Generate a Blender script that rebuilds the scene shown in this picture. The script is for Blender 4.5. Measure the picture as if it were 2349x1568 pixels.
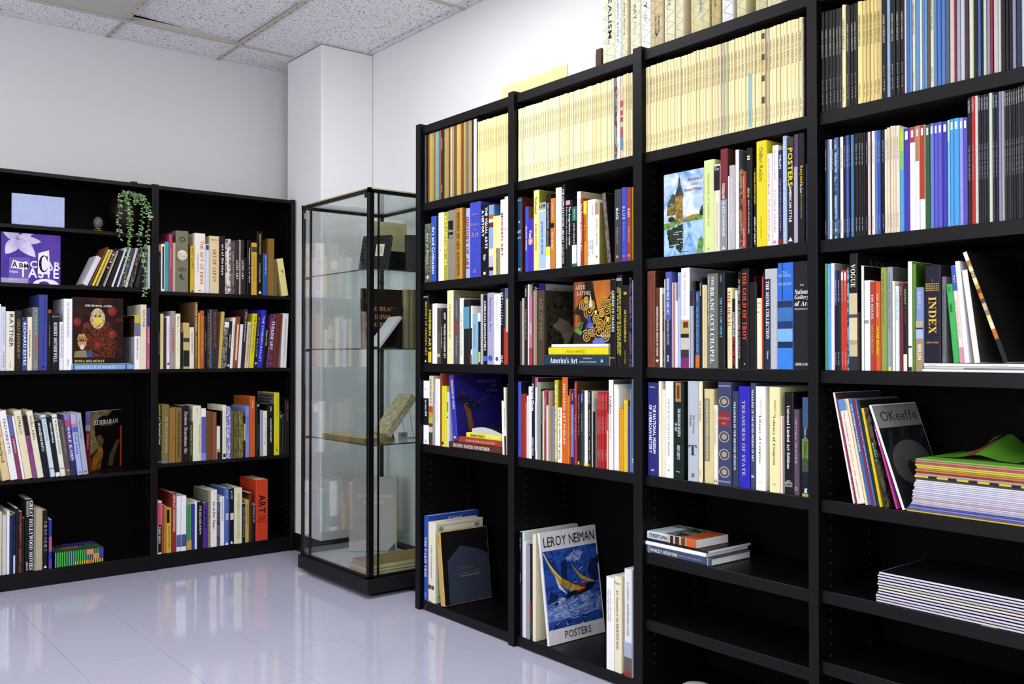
import bpy, bmesh, math, random, re
from mathutils import Matrix, Vector
random.seed(11)
S = bpy.context.scene
for _o in list(bpy.data.objects): bpy.data.objects.remove(_o)
COL = S.collection

# ------------------------------------------------------------------ camera, world, lights, exposure
cam = bpy.data.cameras.new('camera'); cam.sensor_width = 36.0; cam.lens = 32.489
cam.clip_start = .05
camo = bpy.data.objects.new('camera', cam); COL.objects.link(camo)
camo.location = (0, 0, 1.1301); camo.rotation_euler = (math.pi/2 + .0116, 0, -.6778)
S.camera = camo
W = bpy.data.worlds.new('world'); S.world = W; W.use_nodes = True
W.node_tree.nodes['Background'].inputs[0].default_value = (.86, .9, 1, 1)
W.node_tree.nodes['Background'].inputs[1].default_value = .05
S.view_settings.view_transform = 'Standard'; S.view_settings.look = 'None'
S.view_settings.exposure = -.16; S.view_settings.gamma = 1.0; S.view_settings.use_curve_mapping = False
def area(loc, sx, sy, power, col=(1, .985, .99)):
    l = bpy.data.lights.new('panel_or_fill_lamp', 'AREA'); l.shape = 'RECTANGLE'; l.size = sx; l.size_y = sy
    l.energy = power; l.color = col
    o = bpy.data.objects.new('panel_or_fill_lamp', l); COL.objects.link(o); o.location = loc
    o['kind'] = 'helper'
    return o
LAMPS = [(1.72, 3.10, 23), (-.115, 3.10, 20), (.495, .66, 24), (-1.335, 1.88, 18), (1.105, -.74, 12)]
for lx, ly, lp in LAMPS: area((lx, ly, 2.812), .56, 1.16, lp)
# added fill light from two invented windows in the unseen walls behind the camera
w_ = area((-3.34, 1.3, 1.55), 1.7, 3.2, 84, (.96, .97, .99)); w_.rotation_euler = (0, -math.pi/2, 0)
w_ = area((-.4, -2.54, 1.55), 3.0, 1.7, 52, (.96, .97, .99)); w_.rotation_euler = (math.pi/2, 0, 0)
S.cycles.transparent_max_bounces = 48; S.cycles.diffuse_bounces = 6; S.cycles.max_bounces = 16

# ------------------------------------------------------------------ colour and materials
def lin(h, k=.88):
    r = []
    if sum(int(h[i:i+2], 16) for i in (0, 2, 4)) < 132: k *= .58
    for i in (0, 2, 4):
        c = int(h[i:i+2], 16)/255
        r.append((c/12.92 if c <= .04045 else ((c+.055)/1.055)**2.4)*k)
    return (*r, 1)
_mats = {}
def base_mat(name, rough, spec=.22):
    m = bpy.data.materials.new(name); m.use_nodes = True
    nt = m.node_tree; b = nt.nodes['Principled BSDF']
    b.inputs['Roughness'].default_value = rough
    b.inputs['Specular IOR Level'].default_value = spec
    return m, nt, b
def N(nt, t, **kw):
    n = nt.nodes.new(t)
    for k, v in kw.items():
        if k in n.inputs: n.inputs[k].default_value = v
        else: setattr(n, k, v)
    return n
def mat(h, rough=.42, pat=None, scale=60., var=.07):
    """printed paper / cloth: a colour with a little uneven wear; pat adds a second mottling colour"""
    key = (h, rough, pat, scale)
    if key in _mats: return _mats[key]
    m, nt, b = base_mat('print_'+h, rough)
    tc = N(nt, 'ShaderNodeTexCoord'); L = nt.links.new
    no = N(nt, 'ShaderNodeTexNoise', Scale=scale if pat else 35., Detail=3.)
    L(tc.outputs['Object'], no.inputs['Vector'])
    mx = N(nt, 'ShaderNodeMix', data_type='RGBA')
    c = lin(h)
    if pat:
        rp = N(nt, 'ShaderNodeValToRGB'); rp.color_ramp.elements[0].position = .44; rp.color_ramp.elements[1].position = .56
        L(no.outputs['Fac'], rp.inputs[0]); L(rp.outputs[0], mx.inputs['Factor'])
        mx.inputs[6].default_value = c; mx.inputs[7].default_value = lin(pat)
    else:
        L(no.outputs['Fac'], mx.inputs['Factor'])
        mx.inputs[6].default_value = tuple(v*(1-var) for v in c[:3])+(1,)
        mx.inputs[7].default_value = tuple(min(.95, v*(1+var)) for v in c[:3])+(1,)
    L(mx.outputs[2], b.inputs['Base Color'])
    _mats[key] = m
    return m
def paint(cols, scale, name, dist=1.5, rough=.35, stretch=(1, 1, 1), detail=5.):
    """painted / photographic picture: colour ramp over warped noise"""
    m, nt, b = base_mat(name, rough); L = nt.links.new
    tc = N(nt, 'ShaderNodeTexCoord'); mp = N(nt, 'ShaderNodeMapping'); mp.inputs['Scale'].default_value = stretch
    no = N(nt, 'ShaderNodeTexNoise', Scale=scale, Detail=detail, Distortion=dist)
    rp = N(nt, 'ShaderNodeValToRGB'); e = rp.color_ramp.elements
    k = len(cols)
    for i in range(k-2): e.new(.5)
    for i, c in enumerate(cols):
        e[i].position = .3+.4*i/(k-1); e[i].color = lin(c)
    L(tc.outputs['Object'], mp.inputs[0]); L(mp.outputs[0], no.inputs['Vector']); L(no.outputs['Fac'], rp.inputs[0]); L(rp.outputs[0], b.inputs['Base Color'])
    return m
def plaster(name, h, rough, bump=.05, scale=220., spec=.3):
    m, nt, b = base_mat(name, rough, spec); L = nt.links.new
    tc = N(nt, 'ShaderNodeTexCoord'); no = N(nt, 'ShaderNodeTexNoise', Scale=scale, Detail=4.)
    L(tc.outputs['Object'], no.inputs['Vector'])
    bp = N(nt, 'ShaderNodeBump', Strength=bump, Distance=.003); L(no.outputs['Fac'], bp.inputs['Height']); L(bp.outputs[0], b.inputs['Normal'])
    n2 = N(nt, 'ShaderNodeTexNoise', Scale=1.6, Detail=3.); L(tc.outputs['Object'], n2.inputs['Vector'])
    mx = N(nt, 'ShaderNodeMix', data_type='RGBA'); c = lin(h)
    mx.inputs[6].default_value = tuple(v*.96 for v in c[:3])+(1,); mx.inputs[7].default_value = tuple(min(.95, v*1.03) for v in c[:3])+(1,)
    L(n2.outputs['Fac'], mx.inputs['Factor']); L(mx.outputs[2], b.inputs['Base Color'])
    return m
def laminate(name, h, rough, spec=.2):
    m, nt, b = base_mat(name, rough, spec); L = nt.links.new
    tc = N(nt, 'ShaderNodeTexCoord'); mp = N(nt, 'ShaderNodeMapping'); mp.inputs['Scale'].default_value = (60, 60, 4)
    no = N(nt, 'ShaderNodeTexNoise', Scale=3., Detail=5.)
    L(tc.outputs['Object'], mp.inputs[0]); L(mp.outputs[0], no.inputs['Vector'])
    mx = N(nt, 'ShaderNodeMix', data_type='RGBA'); c = lin(h)
    mx.inputs[6].default_value = tuple(v*.8 for v in c[:3])+(1,); mx.inputs[7].default_value = tuple(v*1.25 for v in c[:3])+(1,)
    L(no.outputs['Fac'], mx.inputs['Factor']); L(mx.outputs[2], b.inputs['Base Color'])
    bp = N(nt, 'ShaderNodeBump', Strength=.06, Distance=.001); L(no.outputs['Fac'], bp.inputs['Height']); L(bp.outputs[0], b.inputs['Normal'])
    return m
def floor_mat(name, h):
    m, nt, b = base_mat(name, .1, .5); L = nt.links.new
    ge = N(nt, 'ShaderNodeNewGeometry')
    no = N(nt, 'ShaderNodeTexNoise', Scale=2.2, Detail=4.); L(ge.outputs['Position'], no.inputs['Vector'])
    mx = N(nt, 'ShaderNodeMix', data_type='RGBA'); c = lin(h)
    mx.inputs[6].default_value = tuple(v*.95 for v in c[:3])+(1,); mx.inputs[7].default_value = tuple(v*1.05 for v in c[:3])+(1,)
    L(no.outputs['Fac'], mx.inputs['Factor']); L(mx.outputs[2], b.inputs['Base Color'])
    n2 = N(nt, 'ShaderNodeTexNoise', Scale=9., Detail=3.); L(ge.outputs['Position'], n2.inputs['Vector'])
    bp = N(nt, 'ShaderNodeBump', Strength=.09, Distance=.004); L(n2.outputs['Fac'], bp.inputs['Height']); L(bp.outputs[0], b.inputs['Normal'])
    rr = N(nt, 'ShaderNodeMapRange'); rr.inputs[3].default_value = .04; rr.inputs[4].default_value = .13
    n3 = N(nt, 'ShaderNodeTexNoise', Scale=14., Detail=5.); L(ge.outputs['Position'], n3.inputs['Vector'])
    L(n3.outputs['Fac'], rr.inputs[0]); L(rr.outputs[0], b.inputs['Roughness'])
    return m
def tile_mat(name):
    """mineral fibre ceiling tile: pale with dark pin holes and worm tracks"""
    m, nt, b = base_mat(name, .9, .1); L = nt.links.new
    ge = N(nt, 'ShaderNodeNewGeometry')
    mp = N(nt, 'ShaderNodeMapping'); mp.inputs['Scale'].default_value = (1, .42, 1); L(ge.outputs['Position'], mp.inputs[0])
    no = N(nt, 'ShaderNodeTexNoise', Scale=150., Detail=2., Distortion=.6); L(mp.outputs[0], no.inputs['Vector'])
    rp = N(nt, 'ShaderNodeValToRGB'); e = rp.color_ramp.elements
    e[0].position = .355; e[0].color = lin('98949a'); e[1].position = .43; e[1].color = lin('fcfafa')
    L(no.outputs['Fac'], rp.inputs[0]); L(rp.outputs[0], b.inputs['Base Color'])
    bp = N(nt, 'ShaderNodeBump', Strength=.4, Distance=.003); L(no.outputs['Fac'], bp.inputs['Height']); L(bp.outputs[0], b.inputs['Normal'])
    return m
def glass_mat(name, tint, f0=1.0):
    m = bpy.data.materials.new(name); m.use_nodes = True; nt = m.node_tree; L = nt.links.new
    nt.nodes.remove(nt.nodes['Principled BSDF']); out = nt.nodes['Material Output']
    tr = N(nt, 'ShaderNodeBsdfTransparent'); tr.inputs[0].default_value = tint
    gl = N(nt, 'ShaderNodeBsdfGlossy'); gl.inputs['Roughness'].default_value = .02; gl.inputs[0].default_value = (1, 1, 1, 1)
    fr = N(nt, 'ShaderNodeFresnel'); ge = N(nt, 'ShaderNodeNewGeometry'); io = N(nt, 'ShaderNodeMapRange'); io.inputs[3].default_value = 1.5; io.inputs[4].default_value = 1/1.5
    L(ge.outputs['Backfacing'], io.inputs[0]); L(io.outputs[0], fr.inputs[0])
    ml = N(nt, 'ShaderNodeMath', operation='MULTIPLY'); ml.inputs[1].default_value = f0
    mx = N(nt, 'ShaderNodeMixShader')
    L(fr.outputs[0], ml.inputs[0]); L(ml.outputs[0], mx.inputs[0]); L(tr.outputs[0], mx.inputs[1]); L(gl.outputs[0], mx.inputs[2]); L(mx.outputs[0], out.inputs[0])
    return m
def emit_mat(name, col, st):
    m, nt, b = base_mat(name, .6)
    b.inputs['Emission Color'].default_value = (*col, 1); b.inputs['Emission Strength'].default_value = st
    return m
BLACK = laminate('black_laminate', '0c0c0e', .4)
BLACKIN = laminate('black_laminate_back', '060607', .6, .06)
PAPER = mat('e6e0cc', .8); PAPERW = mat('ecebe8', .7)
METAL = mat('101012', .35)
WHITE_PAINT = plaster('white_wall_paint', 'edecec', .6)
LEFT_PAINT = plaster('grey_white_wall_paint', 'dddcdd', .65)

# ------------------------------------------------------------------ mesh helpers
def link(name, me, parent=None, mw=None):
    o = bpy.data.objects.new(name, me); COL.objects.link(o)
    if parent is not None: o.parent = parent
    if mw is not None: o.matrix_local = mw
    return o
def empty(name, loc=(0, 0, 0)):
    o = bpy.data.objects.new(name, None); COL.objects.link(o); o.location = loc; o.empty_display_size = .05
    return o
def tag(o, label=None, cat=None, group=None, kind=None):
    if label: o['label'] = label
    if cat: o['category'] = cat
    if group: o['group'] = group
    if kind: o['kind'] = kind
    return o
class MB:
    def __init__(s): s.v = []; s.f = []; s.m = []; s.sm = []
    def face(s, pts, mi=0):
        k = len(s.v); s.v += [tuple(p) for p in pts]; s.f.append(tuple(range(k, k+len(pts)))); s.m.append(mi)
    def box(s, x0, x1, y0, y1, z0, z1, mi=0, mis=None):
        k = len(s.v)
        s.v += [(x0, y0, z0), (x1, y0, z0), (x1, y1, z0), (x0, y1, z0), (x0, y0, z1), (x1, y0, z1), (x1, y1, z1), (x0, y1, z1)]
        for i, q in enumerate(((0, 3, 2, 1), (4, 5, 6, 7), (0, 1, 5, 4), (1, 2, 6, 5), (2, 3, 7, 6), (3, 0, 4, 7))):
            s.f.append(tuple(k+a for a in q)); s.m.append(mis[i] if mis else mi)
    def prism(s, outline, z0, z1, mi=0, top=None, sides=None):
        k = len(s.v); n = len(outline)
        s.v += [(x, y, z0) for x, y in outline]+[(x, y, z1) for x, y in outline]
        s.f.append(tuple(k+i for i in reversed(range(n)))); s.m.append(mi if top is None else top)
        s.f.append(tuple(k+n+i for i in range(n))); s.m.append(mi if top is None else top)
        for i in range(n):
            j = (i+1) % n; s.f.append((k+i, k+j, k+n+j, k+n+i)); s.m.append(sides[i] if sides else mi)
    def tube(s, pts, r, n=5, mi=0):
        pts = [Vector(p) for p in pts]; k0 = len(s.v)
        for i, p in enumerate(pts):
            d = (pts[min(i+1, len(pts)-1)]-pts[max(i-1, 0)]).normalized()
            a = d.cross(Vector((0, 0, 1)) if abs(d.z) < .9 else Vector((1, 0, 0))).normalized(); b = d.cross(a)
            for j in range(n):
                t = 2*math.pi*j/n; s.v.append(tuple(p+a*r*math.cos(t)+b*r*math.sin(t)))
        for i in range(len(pts)-1):
            for j in range(n):
                s.f.append((k0+i*n+j, k0+i*n+(j+1) % n, k0+(i+1)*n+(j+1) % n, k0+(i+1)*n+j)); s.m.append(mi)
        s.f.append(tuple(k0+j for j in reversed(range(n)))); s.m.append(mi)
        s.f.append(tuple(k0+(len(pts)-1)*n+j for j in range(n))); s.m.append(mi)
    def lathe(s, prof, n=24, mi=0, c=(0, 0, 0)):
        k0 = len(s.v)
        for r, z in prof:
            for j in range(n):
                t = 2*math.pi*j/n; s.v.append((c[0]+r*math.cos(t), c[1]+r*math.sin(t), c[2]+z))
        for i in range(len(prof)-1):
            for j in range(n):
                s.f.append((k0+i*n+j, k0+i*n+(j+1) % n, k0+(i+1)*n+(j+1) % n, k0+(i+1)*n+j)); s.m.append(mi)
        s.f.append(tuple(k0+j for j in reversed(range(n)))); s.m.append(mi)
        s.f.append(tuple(k0+(len(prof)-1)*n+j for j in range(n))); s.m.append(mi)
    def mesh(s, name, mats, smooth=False):
        me = bpy.data.meshes.new(name); me.from_pydata(s.v, [], s.f)
        for m in mats: me.materials.append(m)
        if len(mats) > 1: me.polygons.foreach_set('material_index', s.m)
        if smooth: me.polygons.foreach_set('use_smooth', [True]*len(s.f))
        me.update()
        return me
    def build(s, name, mats, parent=None, mw=None, smooth=False, bevel=0):
        if not isinstance(mats, (list, tuple)): mats = [mats]
        me = s.mesh(name, mats, smooth)
        if bevel:
            bm = bmesh.new(); bm.from_mesh(me)
            bmesh.ops.bevel(bm, geom=bm.edges[:], offset=bevel, segments=1, affect='EDGES')
            bm.to_mesh(me); bm.free()
        return link(name, me, parent, mw)
def box_obj(name, x0, x1, y0, y1, z0, z1, m, parent=None, bevel=0):
    b = MB(); b.box(x0, x1, y0, y1, z0, z1); return b.build(name, m, parent, bevel=bevel)

# ------------------------------------------------------------------ lettering: every distinct string becomes one shared mesh, unit wide and unit high
def styled(st, s):
    """serif and blackletter capitals / small letters come from the built-in font's mathematical alphabets"""
    out = ''
    for c in s:
        o = ord(c); q = c
        if 'A' <= c <= 'Z':
            i = o-65
            if st in 'si': q = chr(0x1D400+i)
            elif st == 'f': q = {'C': '\u212d', 'H': '\u210c', 'I': '\u2111', 'R': '\u211c', 'Z': '\u2128'}.get(c, chr(0x1D504+i))
        elif 'a' <= c <= 'z':
            i = o-97
            if st in 'si': q = chr(0x1D41A+i)
            elif st == 'f': q = chr(0x1D51E+i)
        out += q
    return out
def _ring(r0, r1, ax=1., n=20):
    V, F = [], []
    for i in range(n):
        t = 2*math.pi*i/n; V += [(.5+ax*r0*math.cos(t), .5+r0*math.sin(t)), (.5+ax*r1*math.cos(t), .5+r1*math.sin(t))]
    for i in range(n):
        j = (i+1) % n; F.append((2*i, 2*i+1, 2*j+1, 2*j))
    return V, F
def _pg(*ps):
    V, F = [], []
    for p in ps: F.append(tuple(range(len(V), len(V)+len(p)))); V += list(p)
    return V, F
def _mix(*gs):
    V, F = [], []
    for v, f in gs: F += [tuple(i+len(V) for i in q) for q in f]; V += v
    return V, F
SYM = {'●': _ring(.001, .5), '◯': _ring(.36, .5), '◉': _mix(_ring(.4, .5), _ring(.001, .25)), '▲': _pg([(0, 0), (1, 0), (.5, 1)]), '▼': _pg([(0, 1), (.5, 0), (1, 1)]), '■': _pg([(0, 0), (1, 0), (1, 1), (0, 1)]),
 '▪': _pg([(.1, .2), (.9, .2), (.9, .8), (.1, .8)]), '▒': _pg(*[[(.25*i, .25*j), (.25*i+.17, .25*j), (.25*i+.17, .25*j+.15), (.25*i, .25*j+.15)] for i in range(4) for j in range(4)]),
 '♥': _pg([(.5, 0), (1, .6), (.85, .95), (.5, .75), (.15, .95), (0, .6)]), '❦': _mix(_pg([(.5, 0), (.6, .4), (.5, .5), (.4, .4)]), _pg([(.5, .5), (.9, .7), (.8, 1), (.5, .8)]), _pg([(.5, .5), (.1, .7), (.2, 1), (.5, .8)])),
 '✛': _pg([(.4, 0), (.6, 0), (.6, 1), (.4, 1)], [(0, .4), (.38, .4), (.38, .6), (0, .6)], [(.62, .4), (1, .4), (1, .6), (.62, .6)]), '⬬': _ring(.001, .5, .8),
 '◊': _mix(_ring(.4, .5, 1.8), _ring(.001, .2)), '♪': _pg([(.05, .55), (.2, .8), (.35, .98), (.5, .98), (.55, .85), (.5, .6), (.75, .3), (1, .05), (.6, .2), (.45, .3), (.44, .02), (.4, .02), (.38, .34), (.36, .02), (.32, .02), (.3, .4), (.15, .5)])}
_text = {}
def need_text(st, s): _text.setdefault((st, s), None)
GLYPH = {}
def glyph_sheet(chars, off):
    chars = sorted(chars)
    c = bpy.data.curves.new('t', 'FONT'); c.body = '\n'.join(chars); c.resolution_u = 2; c.fill_mode = 'FRONT'; c.space_line = 3.; c.offset = off
    o = bpy.data.objects.new('t', c); COL.objects.link(o)
    dg = bpy.context.evaluated_depsgraph_get(); dg.update()
    me = bpy.data.meshes.new_from_object(o.evaluated_get(dg))
    ls = 3.; out = {}
    rows = {k: ([], [], {}) for k in range(len(chars))}
    vs = [tuple(v.co) for v in me.vertices]
    for p in me.polygons:
        cy = sum(vs[i][1] for i in p.vertices)/len(p.vertices); k = min(len(chars)-1, max(0, round((.3-cy)/ls)))
        V, F, ix = rows[k]; f = []
        for i in p.vertices:
            if i not in ix: ix[i] = len(V); V.append((vs[i][0], vs[i][1]+k*ls))
            f.append(ix[i])
        F.append(tuple(f))
    for k, ch in enumerate(chars):
        V, F, ix = rows[k]
        if V: out[ch] = (V, F)
    bpy.data.objects.remove(o); bpy.data.curves.remove(c); bpy.data.meshes.remove(me)
    return out
def make_texts():
    nc, bc = set(), set()
    for (st, s) in _text:
        for c in styled(st, s):
            if c != ' ' and c not in SYM: (bc if st == 'b' else nc).add(c)
    G_ = {False: glyph_sheet(nc, 0.), True: glyph_sheet(bc, .022)}
    for d in G_.values():
        for k, (V, F) in SYM.items(): d[k] = (V, F)
    for (st, s) in _text:
        V, F, x = [], [], 0.
        for ch in styled(st, s):
            gl = G_[st == 'b']
            if ch == ' ' or ch not in gl: x += .3; continue
            gv, gf = gl[ch]; n = len(V); g0 = min(q[0] for q in gv); w = max(q[0] for q in gv)-g0; sh = .2 if st == 'i' else 0
            if st == 'm': dx = x+.3-w/2-g0; x += .62
            else: dx = x-g0; x += w+(.085 if st in 'nb' else .06)
            V += [(px+dx+sh*py, py, 0.) for px, py in gv]; F += [tuple(i+n for i in q) for q in gf]
        if not V: _text[(st, s)] = (None, 1.); continue
        x0, x1 = min(v[0] for v in V), max(v[0] for v in V); y0, y1 = min(v[1] for v in V), max(v[1] for v in V)
        w, h = max(x1-x0, 1e-4), max(y1-y0, 1e-4)
        me = bpy.data.meshes.new('lettering'); me.from_pydata([((px-x0)/w, (py-y0)/h, 0) for px, py, pz in V], [], F); me.materials.append(None)
        _text[(st, s)] = (me, w/h)
def put_text(parent, st, s, col, org, ux, uy, name='title'):
    """org: lower left corner, ux / uy: full width and height vectors in the parent's space"""
    me, asp = _text[(st, s)]
    if me is None: return
    ux, uy = Vector(ux), Vector(uy); n = ux.cross(uy).normalized()
    M = Matrix(((ux.x, uy.x, n.x, org[0]), (ux.y, uy.y, n.y, org[1]), (ux.z, uy.z, n.z, org[2]), (0, 0, 0, 1)))
    o = link(name, me, parent, M)
    o.material_slots[0].link = 'OBJECT'; o.material_slots[0].material = mat(col, .5)
    return o

MACRO = {
 'AH': 's:AMERICAN HERITAGE:6a6038:.13:.44:.42;n:APRIL 1964:7a7048:.8:.94:.3',
 'AHW': 's:AMERICAN HERITAGE:c0b8a4:.18:.46:.42;n:June 1978:b0aaa0:.68:.93:.34',
 'JW': 'n:JOURNAL OF ART 2003:c0c8d0:.1:.31:.42;n:Spring 2003:c0c8d0:.82:.95:.36',
 'JB': 'n:JOURNAL OF ART 2003:7a7468:.1:.31:.42;n:Spring 2003:7a7468:.82:.95:.36',
 'AFW': 'b:ARTNEWS:a8a8ae:.02:.12:.6;n:THE YEAR IN REVIEW:8a8a92:.38:.66:.5',
 'CR': "n:CHRISTIE'S:e8c8c0:.04:.14:.3;n:NEW YORK:e8c8c0:.16:.23:.3;n:POST WAR AND CONTEMPORARY ART:e8c8c0:.33:.55:.3;n:TUESDAY:e8c8c0:.75:.9:.3",
}
def parse_texts(t):
    if t.startswith('@'): t = MACRO[t[1:]]
    r = []
    for it in t.split(';'):
        if not it: continue
        p = it.split(':'); st = p[0]
        k = next(i for i in range(len(p)-1, 0, -1) if re.fullmatch(r'[0-9a-f]{6}', p[i]))
        r.append((st, ':'.join(p[1:k]), p[k], [float(x) for x in p[k+1:]]))
    return r

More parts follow.
